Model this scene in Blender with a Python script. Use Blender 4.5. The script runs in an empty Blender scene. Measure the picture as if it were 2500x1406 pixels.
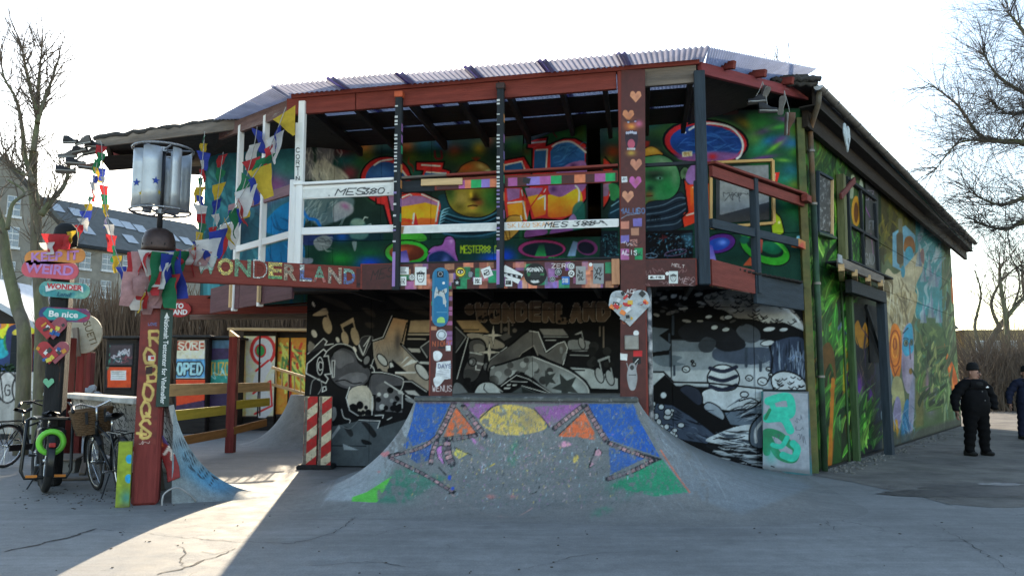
import bpy,bmesh,math,random
import numpy as np
from mathutils import Vector,Matrix,noise as mnoise
random.seed(7); np.random.seed(7)
scene=bpy.context.scene
COL=scene.collection
R=math.radians
# ---------------------------------------------------------------- camera,sky,sun,exposure
FPX=1925.0; PITCH=math.atan(216/FPX); CS,SN=math.cos(PITCH),math.sin(PITCH); EYE=1.6
cam=bpy.data.cameras.new('camera'); cam_o=bpy.data.objects.new('camera',cam); COL.objects.link(cam_o)
cam_o.location=(0,0,EYE); cam_o.rotation_euler=(math.pi/2+PITCH,0,0)
cam.sensor_width=36; cam.lens=36*FPX/2500; cam.clip_start=0.05; cam.clip_end=2000
scene.camera=cam_o
SUN_EL,SUN_AZ=R(15.5),R(10.0)      # the sun stands behind the building,a little to the left
world=bpy.data.worlds.new('World'); scene.world=world; world.use_nodes=True
nt=world.node_tree; nt.nodes.clear()
wo=nt.nodes.new('ShaderNodeOutputWorld'); bg=nt.nodes.new('ShaderNodeBackground'); sky=nt.nodes.new('ShaderNodeTexSky')
sky.sky_type = 'NISHITA'; sky.sun_disc=False; sky.sun_elevation=SUN_EL; sky.sun_rotation = -SUN_AZ
sky.air_density=1.0; sky.dust_density=0.7; sky.ozone_density=0.3
bg.inputs[1].default_value=0.10
nt.links.new(sky.outputs[0],bg.inputs[0]); nt.links.new(bg.outputs[0],wo.inputs[0])
sl=bpy.data.lights.new('sun', 'SUN'); sl.energy=2.6; sl.angle=R(0.5); sl.color=(1,0.84,0.62)
so=bpy.data.objects.new('sun',sl); COL.objects.link(so)
so.rotation_euler=(-(math.pi/2-SUN_EL),0,SUN_AZ); so.location=(-20,60,40)
scene.view_settings.view_transform = 'Standard'; scene.view_settings.look = 'None'
scene.view_settings.exposure=2.3; scene.view_settings.gamma=1.0
scene.render.engine = 'CYCLES'

# ---------------------------------------------------------------- measuring the photograph
def ray(px,py):
    a=(px-1250)/FPX; b=(703-py)/FPX
    return Vector((a,CS-b*SN,SN+b*CS))
def P(px,py,Y):
    r=ray(px,py); t=Y/r.y; return Vector((r.x*t,Y,EYE+r.z*t))
def PZ(px,py,z=0.0):
    r=ray(px,py); t=(z-EYE)/r.z; return Vector((r.x*t,r.y*t,z))
def PL(px,py,a,b):
    r=ray(px,py); nx,ny=b[1]-a[1],-(b[0]-a[0]); t=(nx*a[0]+ny*a[1])/(nx*r.x+ny*r.y)
    return Vector((r.x*t,r.y*t,EYE+r.z*t))
def proj(V):
    V=np.asarray(V,dtype=np.float64); y=V[:,1]; z=V[:,2]-EYE
    d=y*CS+z*SN; u = -y*SN+z*CS
    return 1250+FPX*V[:,0]/d,703-FPX*u/d
def on(a,b,t): return Vector((a[0]+(b[0]-a[0])*t,a[1]+(b[1]-a[1])*t,0))

# ---------------------------------------------------------------- materials
MATS = {}
def lin(c):
    c=np.asarray(c,dtype=np.float64)/255.0
    return np.where(c <= .04045,c/12.92,((c+.055)/1.055) ** 2.4)
def _n(nt,t, **kw):
    n=nt.nodes.new(t)
    for k,v in kw.items(): setattr(n,k,v)
    return n
def mat(name,col,rough=.7,var=.25,scale=6.0,stretch=(1,1,1),bump=.15,bscale=None,metal=0.0,col2=None,
        wear=None,wearcol=(.3,.28,.26),wscale=4.0,spec=.35,attr=None,coords='Object',transl=None,emit=0):
    """Principled material: colour broken up by two noises,optional worn patches,fine relief."""
    if name in MATS: return MATS[name]
    m=bpy.data.materials.new(name); m.use_nodes=True; nt=m.node_tree; L=nt.links; nt.nodes.clear()
    out=_n(nt, 'ShaderNodeOutputMaterial'); b=_n(nt, 'ShaderNodeBsdfPrincipled'); L.new(b.outputs[0],out.inputs[0])
    b.inputs['Roughness'].default_value=rough; b.inputs['Metallic'].default_value=metal
    b.inputs['Specular IOR Level'].default_value=spec
    tc=_n(nt, 'ShaderNodeTexCoord'); mp=_n(nt, 'ShaderNodeMapping'); mp.inputs['Scale'].default_value=stretch
    if coords == 'World':
        g=_n(nt, 'ShaderNodeNewGeometry'); L.new(g.outputs['Position'],mp.inputs[0])
    else: L.new(tc.outputs[coords],mp.inputs[0])
    nz=_n(nt, 'ShaderNodeTexNoise'); nz.inputs['Scale'].default_value=scale; nz.inputs['Detail'].default_value=6; nz.inputs['Roughness'].default_value=.65
    L.new(mp.outputs[0],nz.inputs[0])
    if attr:
        at=_n(nt, 'ShaderNodeAttribute'); at.attribute_name=attr; base=at.outputs[0]
    else:
        rg=_n(nt, 'ShaderNodeRGB'); rg.outputs[0].default_value=(*col[:3],1); base=rg.outputs[0]
    if col2 is not None:
        rp=_n(nt, 'ShaderNodeValToRGB'); rp.color_ramp.elements[0].position=.42; rp.color_ramp.elements[1].position=.6
        rp.color_ramp.elements[0].color=(0,0,0,1); rp.color_ramp.elements[1].color=(1,1,1,1)
        n2=_n(nt, 'ShaderNodeTexNoise'); n2.inputs['Scale'].default_value=scale*.37; n2.inputs['Detail'].default_value=5
        L.new(mp.outputs[0],n2.inputs[0]); L.new(n2.outputs[0],rp.inputs[0])
        mx=_n(nt, 'ShaderNodeMix',data_type='RGBA'); L.new(rp.outputs[0],mx.inputs[0]); L.new(base,mx.inputs[6]); mx.inputs[7].default_value=(*col2[:3],1)
        base=mx.outputs[2]
    # value variation
    mr=_n(nt, 'ShaderNodeMapRange'); mr.inputs[1].default_value=.25; mr.inputs[2].default_value=.75
    mr.inputs[3].default_value=1-var; mr.inputs[4].default_value=1+var
    L.new(nz.outputs[0],mr.inputs[0])
    vm=_n(nt, 'ShaderNodeVectorMath',operation='SCALE'); L.new(base,vm.inputs[0]); L.new(mr.outputs[0],vm.inputs['Scale'])
    base=vm.outputs[0]
    if wear:
        n3=_n(nt, 'ShaderNodeTexNoise'); n3.inputs['Scale'].default_value=wscale; n3.inputs['Detail'].default_value=9; n3.inputs['Roughness'].default_value=.75
        L.new(mp.outputs[0],n3.inputs[0])
        rp=_n(nt, 'ShaderNodeValToRGB'); rp.color_ramp.elements[0].position=1-wear-.02; rp.color_ramp.elements[1].position=1-wear+.03
        L.new(n3.outputs[0],rp.inputs[0])
        mx=_n(nt, 'ShaderNodeMix',data_type='RGBA'); L.new(rp.outputs[0],mx.inputs[0]); L.new(base,mx.inputs[6]); mx.inputs[7].default_value=(*wearcol,1)
        base=mx.outputs[2]
    L.new(base,b.inputs['Base Color'])
    if bump:
        bp=_n(nt, 'ShaderNodeBump'); bp.inputs['Strength'].default_value=bump; bp.inputs['Distance'].default_value=.02
        nb=_n(nt, 'ShaderNodeTexNoise'); nb.inputs['Scale'].default_value=bscale or scale*5; nb.inputs['Detail'].default_value=4
        L.new(mp.outputs[0],nb.inputs[0]); L.new(nb.outputs[0],bp.inputs['Height']); L.new(bp.outputs[0],b.inputs['Normal'])
    if transl:
        tr=_n(nt, 'ShaderNodeBsdfTranslucent'); ms=_n(nt, 'ShaderNodeMixShader'); ms.inputs[0].default_value=transl
        L.new(base,tr.inputs[0]); L.new(b.outputs[0],ms.inputs[1]); L.new(tr.outputs[0],ms.inputs[2]); L.new(ms.outputs[0],out.inputs[0])
    MATS[name]=m; return m
def wood(name,c,var=.3,wear=None,wearcol=(.3,.26,.22),rough=.75,col2=None,bump=.35):
    return mat(name,c,rough=rough,var=var,scale=5,stretch=(.35,3.5,3.5),bump=bump,bscale=26,wear=wear,wearcol=wearcol,wscale=3.5,col2=col2,spec=.2)
def s(r,g,b,k=1.0):            # albedo of a surface that photographs as (r,g,b) in the open shade of this picture
    v=lin((r,g,b))*k; return tuple(float(min(.85,max(.004,x))) for x in v)

# ---------------------------------------------------------------- mesh building
class MB:
    def __init__(self): self.v=[]; self.f=[]; self.c=[]
    def add(self,vs,fs,col=None):
        o=len(self.v); self.v += [tuple(p) for p in vs]; self.f += [tuple(i+o for i in f) for f in fs]
        if col is not None or self.c: self.c += [col or (0.5,.5,.5)]*len(vs)
        return self
    def box(self,c,sz,M=None,col=None,ch=0.0):
        hx,hy,hz=sz[0]/2,sz[1]/2,sz[2]/2
        if ch <= 0:
            vs=[Vector((x*hx,y*hy,z*hz)) for x in (-1,1) for y in (-1,1) for z in (-1,1)]
            fs=[(0,1,3,2),(4,6,7,5),(0,4,5,1),(2,3,7,6),(0,2,6,4),(1,5,7,3)]
        else:
            ch=min(ch,hx*.6,hy*.6,hz*.6); vs=[]; idx = {}
            for x in (-1,1):
                for y in (-1,1):
                    for z in (-1,1):
                        for ax in range(3):
                            p=[x*(hx-ch),y*(hy-ch),z*(hz-ch)]; p[ax]=(x*hx,y*hy,z*hz)[ax]
                            idx[(x,y,z,ax)]=len(vs); vs.append(Vector(p))
            fs=[]
            sg=(-1,1)
            for k in sg:
                fs.append([idx[(k,a,b_,0)] for a,b_ in ((-1,-1),(1,-1),(1,1),(-1,1))][::k])
                fs.append([idx[(a,k,b_,1)] for a,b_ in ((-1,-1),(1,-1),(1,1),(-1,1))][::-k])
                fs.append([idx[(a,b_,k,2)] for a,b_ in ((-1,-1),(1,-1),(1,1),(-1,1))][::k])
            for a in sg:
                for b_ in sg:
                    fs.append((idx[(-1,a,b_,1)],idx[(1,a,b_,1)],idx[(1,a,b_,2)],idx[(-1,a,b_,2)]))
                    fs.append((idx[(a,-1,b_,0)],idx[(a,1,b_,0)],idx[(a,1,b_,2)],idx[(a,-1,b_,2)]))
                    fs.append((idx[(a,b_,-1,0)],idx[(a,b_,1,0)],idx[(a,b_,1,1)],idx[(a,b_,-1,1)]))
            for x in sg:
                for y in sg:
                    for z in sg: fs.append((idx[(x,y,z,0)],idx[(x,y,z,1)],idx[(x,y,z,2)]))
        c=Vector(c)
        vs=[(M @ p if M else p)+c for p in vs]
        return self.add(vs,fs,col)
    def tube(self,pts,rad,n=8,col=None,cap=True,closed=False):
        pts=[Vector(p) for p in pts]; m=len(pts)
        if not hasattr(rad, '__len__'): rad=[rad]*m
        vs=[]; fs=[]; u=None
        for i,p in enumerate(pts):
            if closed: t=pts[(i+1) % m]-pts[i-1]
            else: t=pts[min(i+1,m-1)]-pts[max(i-1,0)]
            if t.length < 1e-9: t=Vector((0,0,1))
            t.normalize()
            if u is None:
                u=t.cross(Vector((0,0,1)) if abs(t.z) < .9 else Vector((1,0,0)))
            u=(u-t*u.dot(t)); u.normalize(); w=t.cross(u)
            for k in range(n):
                a=2*math.pi*k/n; vs.append(p+(u*math.cos(a)+w*math.sin(a))*rad[i])
        for i in range(m if closed else m-1):
            j=(i+1) % m
            for k in range(n): fs.append((i*n+k,i*n+(k+1) % n,j*n+(k+1) % n,j*n+k))
        if cap and not closed: fs.append(tuple(range(n))[::-1]); fs.append(tuple(range((m-1)*n,m*n)))
        return self.add(vs,fs,col)
    def lathe(self,prof,n=20,o=(0,0,0),M=None,col=None,a0=0,a1=2*math.pi):
        vs=[]; fs=[]; full=abs(a1-a0-2*math.pi) < 1e-6; k=n if full else n+1
        for r,z in prof:
            for i in range(k):
                a=a0+(a1-a0)*i/n; p=Vector((r*math.cos(a),r*math.sin(a),z)); vs.append((M @ p if M else p)+Vector(o))
        for j in range(len(prof)-1):
            for i in range(n):
                i2=(i+1) % k; fs.append((j*k+i,j*k+i2,(j+1)*k+i2,(j+1)*k+i))
        return self.add(vs,fs,col)
    def prism(self,poly,M,d,col=None,uneven=0):
        """poly: list of (u,v); M maps (u,v,w); extruded from w=0 to w=-d,front face at w=0."""
        n=len(poly); vs=[M @ Vector((u,v,0)) for u,v in poly]+[M @ Vector((u,v,-d)) for u,v in poly]
        a=sum(poly[i][0]*poly[(i+1) % n][1]-poly[(i+1) % n][0]*poly[i][1] for i in range(n))
        if a < 0:
            vs=[M @ Vector((u,v,0)) for u,v in poly[::-1]]+[M @ Vector((u,v,-d)) for u,v in poly[::-1]]
        fs=[tuple(range(n)),tuple(range(2*n-1,n-1,-1))]+[(i,i+n,(i+1) % n+n,(i+1) % n) for i in range(n)]
        return self.add(vs,fs,col)
    def grid(self,G,closed_u=False):
        """G: list of rows of points"""
        r,c=len(G),len(G[0]); vs=[p for row in G for p in row]
        fs=[(i*c+j,i*c+j+1,(i+1)*c+j+1,(i+1)*c+j) for i in range(r-1) for j in range(c-1)]
        return self.add(vs,fs)
WL = {}
def _link(name,me,mt,parent,M=None,loc=None,smooth=False):
    if mt is not None: me.materials.append(mt)
    if smooth: me.polygons.foreach_set('use_smooth',[True]*len(me.polygons))
    o=bpy.data.objects.new(name,me); COL.objects.link(o)
    if M is None: M=Matrix.Translation(loc)
    if parent is not None:
        o.parent=parent; o.matrix_local=WL[parent].inverted() @ M
    else: o.matrix_local=M
    WL[o]=M.copy(); return o
def mk(name,mb,mt,parent=None,smooth=False,base=None):
    V=np.array(mb.v,dtype=np.float64)
    lo,hi=V.min(0),V.max(0); o=Vector(((lo[0]+hi[0])/2,(lo[1]+hi[1])/2,lo[2])) if base is None else Vector(base)
    me=bpy.data.meshes.new(name); me.from_pydata([tuple(p) for p in (V-np.array(o))],[],mb.f)
    if mb.c:
        at=me.color_attributes.new('Col', 'FLOAT_COLOR', 'POINT')
        c=np.ones((len(mb.v),4),dtype=np.float32); c[:, :3]=np.array(mb.c); at.data.foreach_set('color',c.ravel())
    me.validate(); me.update()
    return _link(name,me,mt,parent,loc=o,smooth=smooth)
def tag(o,label,cat,group=None,kind=None):
    if label: o['label']=label
    if cat: o['category']=cat
    if group: o['group']=group
    if kind: o['kind']=kind
    return o
def thing(name,label,cat,loc=(0,0,0),group=None):
    o=bpy.data.objects.new(name,None); COL.objects.link(o); o.location=loc; o.empty_display_size=.1
    WL[o]=Matrix.Translation(Vector(loc)); return tag(o,label,cat,group)
def struct(name,mb,mt,smooth=False,kind='structure'):
    o=mk(name,mb,mt,smooth=smooth,base=(0,0,0)); o['kind']=kind; return o
def frame(a,b,up=(0,0,1)):
    a,b=Vector(a),Vector(b); x=(b-a).normalized(); u=Vector(up); z=(u-x*u.dot(x))
    if z.length < 1e-4: u=Vector((0,1,0)); z=(u-x*u.dot(x))
    z.normalize(); y=z.cross(x)
    M=Matrix(((x.x,y.x,z.x),(x.y,y.y,z.y),(x.z,y.z,z.z))).to_4x4(); M.translation=(a+b)/2
    return M
def board(name,a,b,w,h,mt,parent=None,up=(0,0,1),ch=.006,skew=0):
    """a sawn board from a to b: w across (horizontal when up is z),h along up; own local axes so the grain follows it"""
    M=frame(a,b,up); l=(Vector(b)-Vector(a)).length
    q=MB(); q.box((0,0,0),(l,w,h),ch=ch)
    me=bpy.data.meshes.new(name); me.from_pydata(q.v,[],q.f); me.update()
    return _link(name,me,mt,parent,M=M)
def plane_frame(o,xd,up=(0,0,1)):
    """frame with x along xd,y along up,z out of the surface (right-handed: x cross y)"""
    x=Vector(xd).normalized(); y=Vector(up); y=(y-x*y.dot(x)).normalized(); z=x.cross(y)
    M=Matrix(((x.x,y.x,z.x),(x.y,y.y,z.y),(x.z,y.z,z.z))).to_4x4(); M.translation=Vector(o); return M
def copy_tree(o,parent=None):
    c=o.copy(); COL.objects.link(c); c.parent=parent
    for ch in list(o.children): copy_tree(ch,c)
    return c
def text_mesh(body,size,M,mt,parent,name='lettering',offset=0,shear=0,extrude=0,align='CENTER',sx=1.0,spacing=1.0):
    cu=bpy.data.curves.new(name, 'FONT'); cu.body=body; cu.size=size; cu.align_x=align; cu.align_y = 'CENTER'
    cu.offset=offset; cu.shear=shear; cu.extrude=extrude; cu.resolution_u=3; cu.space_character=spacing
    t=bpy.data.objects.new('tmp',cu); COL.objects.link(t)
    dg=bpy.context.evaluated_depsgraph_get(); me=bpy.data.meshes.new_from_object(t.evaluated_get(dg)); me.name=name
    bpy.data.objects.remove(t); bpy.data.curves.remove(cu); me.materials.clear()
    if sx != 1: me.transform(Matrix.Diagonal((sx,1,1,1)))
    return _link(name,me,mt,parent,M=M)
# ---------------------------------------------------------------- a small painter for murals,tags and stickers
def spline(pts,closed=True,n=7):
    p=np.array(pts,dtype=np.float64); m=len(p); out=[]
    if m < 3: return p
    for i in range(m if closed else m-1):
        if closed: a,b,c,d=p[i-1],p[i],p[(i+1) % m],p[(i+2) % m]
        else: a,b,c,d=p[max(i-1,0)],p[i],p[i+1],p[min(i+2,m-1)]
        t=np.linspace(0,1,n,endpoint=False)[:,None]
        out.append(.5*((2*b)+(-a+c)*t+(2*a-5*b+4*c-d)*t ** 2+(-a+3*b-3*c+d)*t ** 3))
    out=np.concatenate(out)
    return out if closed else np.vstack([out,p[-1:]])
def box_blur(m,r):
    r=int(round(r))
    if r < 1: return m
    for ax in (0,1):
        for _ in range(2):
            q=np.pad(m,[(r+1,r) if k == ax else (0,0) for k in (0,1)],mode='edge'); c=np.cumsum(q,axis=ax)
            m=(np.take(c,range(2*r+1,c.shape[ax]),ax)-np.take(c,range(0,c.shape[ax]-2*r-1),ax))/(2*r+1)
    return m
def vnoise(h,w,cell,seed=0,octaves=4,stretch=1.0):
    rs=np.random.RandomState(seed); out=np.zeros((h,w)); amp=1; tot=0
    for o in range(octaves):
        cy=max(1.0,cell/2 ** o); cx=max(1.0,cell*stretch/2 ** o)
        gy,gx=int(h/cy)+3,int(w/cx)+3; g=rs.rand(gy,gx)
        y=np.arange(h)/cy; x=np.arange(w)/cx; y0=y.astype(int); x0=x.astype(int); fy=(y-y0)[:,None]; fx=(x-x0)[None]
        fy=fy*fy*(3-2*fy); fx=fx*fx*(3-2*fx)
        a=g[y0][:,x0]; b=g[y0][:,x0+1]; c=g[y0+1][:,x0]; d=g[y0+1][:,x0+1]
        out += amp*((a*(1-fx)+b*fx)*(1-fy)+(c*(1-fx)+d*fx)*fy); tot += amp; amp *= .55
    return out/tot
_G = {'A': [[0,0,2,6,4,0],[1,2,3,2]], 'B': [[0,0,0,6,3,6,4,5,3,3,0,3],[3,3,4,1.5,3,0,0,0]], 'C': [[4,5,3,6,1,6,0,4,0,2,1,0,3,0,4,1]], 'D': [[0,0,0,6,2,6,4,4,4,2,2,0,0,0]],
 'E': [[4,0,0,0,0,6,4,6],[0,3,3,3]], 'F': [[0,0,0,6,4,6],[0,3,3,3]], 'G': [[4,5,3,6,1,6,0,4,0,2,1,0,3,0,4,1,4,3,2,3]], 'H': [[0,0,0,6],[4,0,4,6],[0,3,4,3]], 'I': [[2,0,2,6]],
 'J': [[4,6,4,1,3,0,1,0,0,1]], 'K': [[0,0,0,6],[4,6,0,3,4,0]], 'L': [[0,6,0,0,4,0]], 'M': [[0,0,0,6,2,3,4,6,4,0]], 'N': [[0,0,0,6,4,0,4,6]], 'O': [[1,0,0,2,0,4,1,6,3,6,4,4,4,2,3,0,1,0]],
 'P': [[0,0,0,6,3,6,4,5,4,4,3,3,0,3]], 'Q': [[1,0,0,2,0,4,1,6,3,6,4,4,4,2,3,0,1,0],[2,2,4,0]], 'R': [[0,0,0,6,3,6,4,5,4,4,3,3,0,3],[2,3,4,0]], 'S': [[4,5,3,6,1,6,0,5,0,4,4,2,4,1,3,0,1,0,0,1]],
 'T': [[0,6,4,6],[2,6,2,0]], 'U': [[0,6,0,1,1,0,3,0,4,1,4,6]], 'V': [[0,6,2,0,4,6]], 'W': [[0,6,1,0,2,4,3,0,4,6]], 'X': [[0,0,4,6],[0,6,4,0]], 'Y': [[0,6,2,3,4,6],[2,3,2,0]], 'Z': [[0,6,4,6,0,0,4,0]],
 '0': [[1,0,0,2,0,4,1,6,3,6,4,4,4,2,3,0,1,0]], '1': [[1,5,2,6,2,0]], '2': [[0,5,1,6,3,6,4,5,4,4,0,0,4,0]], '3': [[0,6,4,6,2,3.5,4,2,3,0,1,0,0,1]], '5': [[4,6,0,6,0,3.5,3,3.5,4,2,3,0,0,0]], '7': [[0,6,4,6,1,0]],
 '8': [[2,3,0,4.5,2,6,4,4.5,2,3,0,1.5,2,0,4,1.5,2,3]], '.': [[1.8,0,2.2,0]], '-': [[1,3,3,3]], '+': [[0,3,4,3],[2,1,2,5]], '?': [[0,5,1,6,3,6,4,5,2,3,2,2],[2,.3,2,0]]}
class Canvas:
    def __init__(self,x0,y0,x1,y1,bgc=(128,128,128),sc=1.0):
        self.x0,self.y0,self.s=x0,y0,sc; self.w=int((x1-x0)*sc)+1; self.h=int((y1-y0)*sc)+1
        self.a=np.empty((self.h,self.w,3),dtype=np.float32); self.a[:]=bgc
        self.clip=None; self.T=(0,0,1.0)
    def use(self,ox,oy,k): self.T=(ox,oy,float(k)); return self      # draw in the units of an enlargement of the photograph
    def _t(self,pts):
        p=np.array(pts,dtype=np.float64).reshape(-1,2)/self.T[2]; p[:,0] += self.T[0]-self.x0; p[:,1] += self.T[1]-self.y0; return p*self.s
    def mask(self,pts,soft=0):
        """scanline coverage of a polygon -> (iy0,ix0,mask)"""
        p=self._t(pts); soft=soft/self.T[2]; pad=int(soft*self.s*3)+2
        ax0,ay0=np.floor(p.min(0)).astype(int)-pad; ax1,ay1=np.ceil(p.max(0)).astype(int)+pad
        ax0,ay0=max(ax0,0),max(ay0,0); ax1,ay1=min(ax1,self.w),min(ay1,self.h)
        if ax1 <= ax0 or ay1 <= ay0: return None
        W,H=ax1-ax0,ay1-ay0; m=np.zeros((H,W)); q=np.roll(p,-1,0); xs=np.arange(W)+ax0
        dy=q[:,1]-p[:,1]; ok=np.abs(dy) > 1e-9; p,q,dy=p[ok],q[ok],dy[ok]; SS=2
        for r in range(H):
            for k in range(SS):
                yy=ay0+r+(k+.5)/SS
                hit=(np.minimum(p[:,1],q[:,1]) <= yy) & (np.maximum(p[:,1],q[:,1]) > yy)
                if not hit.any(): continue
                c=np.sort(p[hit,0]+(yy-p[hit,1])*(q[hit,0]-p[hit,0])/dy[hit])
                for i in range(0,len(c)-1,2):
                    m[r] += np.clip(np.minimum(xs+1,c[i+1])-np.maximum(xs,c[i]),0,1)/SS
        if soft: m=box_blur(m,soft*self.s*.6)
        return ay0,ax0,np.clip(m,0,1)
    def put(self,mk_,col,a=1.0):
        if mk_ is None: return
        y,x,m=mk_; m=m*a
        if self.clip is not None: m=m*self.clip[y:y+m.shape[0],x:x+m.shape[1]]
        m=m[...,None]; r=self.a[y:y+m.shape[0],x:x+m.shape[1]]
        c=np.asarray(col,dtype=np.float32)
        r[:]=r*(1-m)+c*m
    def poly(self,pts,col,a=1.0,soft=0): self.put(self.mask(pts,soft),col,a)
    def fill(self,pts,col,a=1.0,soft=0,ol=None,olw=3):
        q=spline(np.array(pts).reshape(-1,2)); self.put(self.mask(q,soft),col,a)
        if ol is not None: self.line(q,olw,ol,closed=True,raw=True)
    def within(self,pts,smooth=True):
        """restrict painting to a shape until self.clip=None"""
        q=spline(np.array(pts).reshape(-1,2)) if smooth else pts
        r=self.mask(q); c=np.zeros((self.h,self.w));
        if r is not None: c[r[0]:r[0]+r[2].shape[0],r[1]:r[1]+r[2].shape[1]]=r[2]
        self.clip=c
    def line(self,pts,w,col,closed=False,a=1.0,raw=False,smooth=False,taper=False):
        p=np.array(pts,dtype=np.float64).reshape(-1,2)
        if smooth and not raw: p=spline(p,closed)
        if closed: p=np.vstack([p,p[:1]])
        p=self._t(p); hw0=w*self.s/2/self.T[2]; n=len(p)
        ax0,ay0=np.floor(p.min(0)-hw0-2).astype(int); ax1,ay1=np.ceil(p.max(0)+hw0+2).astype(int)
        ax0,ay0=max(ax0,0),max(ay0,0); ax1,ay1=min(ax1,self.w),min(ay1,self.h)
        if ax1 <= ax0 or ay1 <= ay0: return
        m=np.zeros((ay1-ay0,ax1-ax0))
        for i in range(n-1):
            hw=hw0*(1-.75*abs(2*(i+.5)/(n-1)-1)) if taper else hw0
            A,B=p[i],p[i+1]
            bx0=max(int(min(A[0],B[0])-hw-2),ax0); bx1=min(int(max(A[0],B[0])+hw+3),ax1)
            by0=max(int(min(A[1],B[1])-hw-2),ay0); by1=min(int(max(A[1],B[1])+hw+3),ay1)
            if bx1 <= bx0 or by1 <= by0: continue
            X=np.arange(bx0,bx1)[None]+.5; Y=np.arange(by0,by1)[:,None]+.5; d=B-A; L2=max(d @ d,1e-9)
            t=np.clip(((X-A[0])*d[0]+(Y-A[1])*d[1])/L2,0,1)
            ds=np.hypot(X-A[0]-t*d[0],Y-A[1]-t*d[1])
            sub=m[by0-ay0:by1-ay0,bx0-ax0:bx1-ax0]; np.maximum(sub,np.clip(hw+.5-ds,0,1),out=sub)
        self.put((ay0,ax0,m),col,a)
    def blob(self,cx,cy,rx,ry,col,a=1.0,rot=0,p=1.0):
        """soft airbrush spot"""
        c=self._t([(cx,cy)])[0]; rx *= self.s/self.T[2]; ry *= self.s/self.T[2]; m_=max(rx,ry)*2.2
        x0,x1=max(0,int(c[0]-m_)),min(self.w,int(c[0]+m_)+1); y0,y1=max(0,int(c[1]-m_)),min(self.h,int(c[1]+m_)+1)
        if x1 <= x0 or y1 <= y0: return
        X=np.arange(x0,x1)[None]-c[0]; Y=np.arange(y0,y1)[:,None]-c[1]; cr,sr=math.cos(R(rot)),math.sin(R(rot))
        u=(X*cr+Y*sr)/rx; v=(-X*sr+Y*cr)/ry
        self.put((y0,x0,np.exp(-(u*u+v*v) ** p)),col,a)
    def ell(self,cx,cy,rx,ry,col,a=1.0,rot=0,ol=None,olw=3,soft=0):
        t=np.linspace(0,2*math.pi,28,endpoint=False); cr,sr=math.cos(R(rot)),math.sin(R(rot))
        x,y=rx*np.cos(t),ry*np.sin(t); q=np.stack([cx+x*cr-y*sr,cy+x*sr+y*cr],1)
        if col is not None: self.put(self.mask(q,soft),col,a)
        if ol is not None: self.line(q,olw,ol,closed=True,raw=True)
    def vgrad(self,pts,c0,c1,y0,y1,a=1.0,smooth=True):
        q=spline(np.array(pts).reshape(-1,2)) if smooth else pts
        r=self.mask(q)
        if r is None: return
        yy=((np.arange(r[2].shape[0])+r[0])/self.s+self.y0-self.T[1])*self.T[2]; t=np.clip((yy-y0)/(y1-y0),0,1)[:,None,None]
        col=np.asarray(c0,dtype=np.float32)*(1-t)+np.asarray(c1,dtype=np.float32)*t
        self.put(r,np.broadcast_to(col,r[2].shape+(3,)),a)
    def text(self,body,x,y,h,w,col,lw=2,shear=0.0,rot=0,jit=.0,gap=1.6,a=1.0,seed=0):
        """hand-drawn single-stroke lettering: h letter height,w letter width"""
        rs=random.Random(seed); cr,sr=math.cos(R(rot)),math.sin(R(rot)); cx=0
        for ch in body.upper():
            for st in _G.get(ch,[]):
                q=[]
                for i in range(0,len(st),2):
                    u=cx+(st[i]/4+rs.uniform(-jit,jit))*w; v=(st[i+1]/6+rs.uniform(-jit,jit))*h; u += shear*v
                    q.append((x+u*cr+v*sr,y+u*sr-v*cr))
                self.line(q,lw,col,a=a)
            cx += w*(1+gap*.25) if ch != ' ' else w*.7
    def scribble(self,x,y,w,h,col,lw=1.5,n=10,seed=0,a=1.0):
        rs=random.Random(seed); px=x; q=[]
        for i in range(n): q.append((x+w*i/n+rs.uniform(-.1,.2)*w,y+rs.uniform(0,1)*h))
        self.line(q,lw,col,smooth=True,a=a)
    def mottle(self,amt=.1,cell=8,seed=1,stretch=1.0):
        n=vnoise(self.h,self.w,cell*self.s,seed,4,stretch)-.5
        self.a *= (1+amt*2*n[...,None]).astype(np.float32)
    def sample(self,px,py):
        x=np.clip((px-self.x0)*self.s-.5,0,self.w-1.001); y=np.clip((py-self.y0)*self.s-.5,0,self.h-1.001)
        i,j=x.astype(int),y.astype(int); fx=(x-i)[:,None]; fy=(y-j)[:,None]
        a=self.a; j1=np.minimum(j+1,self.h-1); i1=np.minimum(i+1,self.w-1)
        return (a[j,i]*(1-fx)+a[j,i1]*fx)*(1-fy)+(a[j1,i]*(1-fx)+a[j1,i1]*fx)*fy
def painted(name,V,F,cols,mt,parent=None,M=None,smooth=False,loc=None):
    """mesh whose vertices carry paint colours (linear albedo)"""
    V=np.asarray(V,dtype=np.float32); F=np.asarray(F,dtype=np.int32); me=bpy.data.meshes.new(name)
    o=np.array(loc if loc is not None else ((V.min(0)+V.max(0))/2),dtype=np.float32)
    V=V-o; me.vertices.add(len(V)); me.vertices.foreach_set('co',V.ravel())
    me.loops.add(F.size); me.loops.foreach_set('vertex_index',F.ravel()); me.polygons.add(len(F))
    me.polygons.foreach_set('loop_start',np.arange(0,F.size,F.shape[1],dtype=np.int32))
    at=me.color_attributes.new('Col', 'FLOAT_COLOR', 'POINT'); c=np.ones((len(V),4),dtype=np.float32); c[:, :3]=cols; at.data.foreach_set('color',c.ravel())
    me.update(calc_edges=True)
    return _link(name,me,mt,parent,loc=Vector([float(t) for t in o]),smooth=smooth)
def alb(srgb,k): return np.clip(lin(255*(np.clip(srgb,0,255)/255) ** 1.1)*k*1.12,.003,.82)
def grid_faces(nr,nc):
    i=np.arange(nr-1)[:,None]*nc+np.arange(nc-1)[None]; i=i.ravel()
    return np.stack([i,i+1,i+nc+1,i+nc],1)
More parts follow.
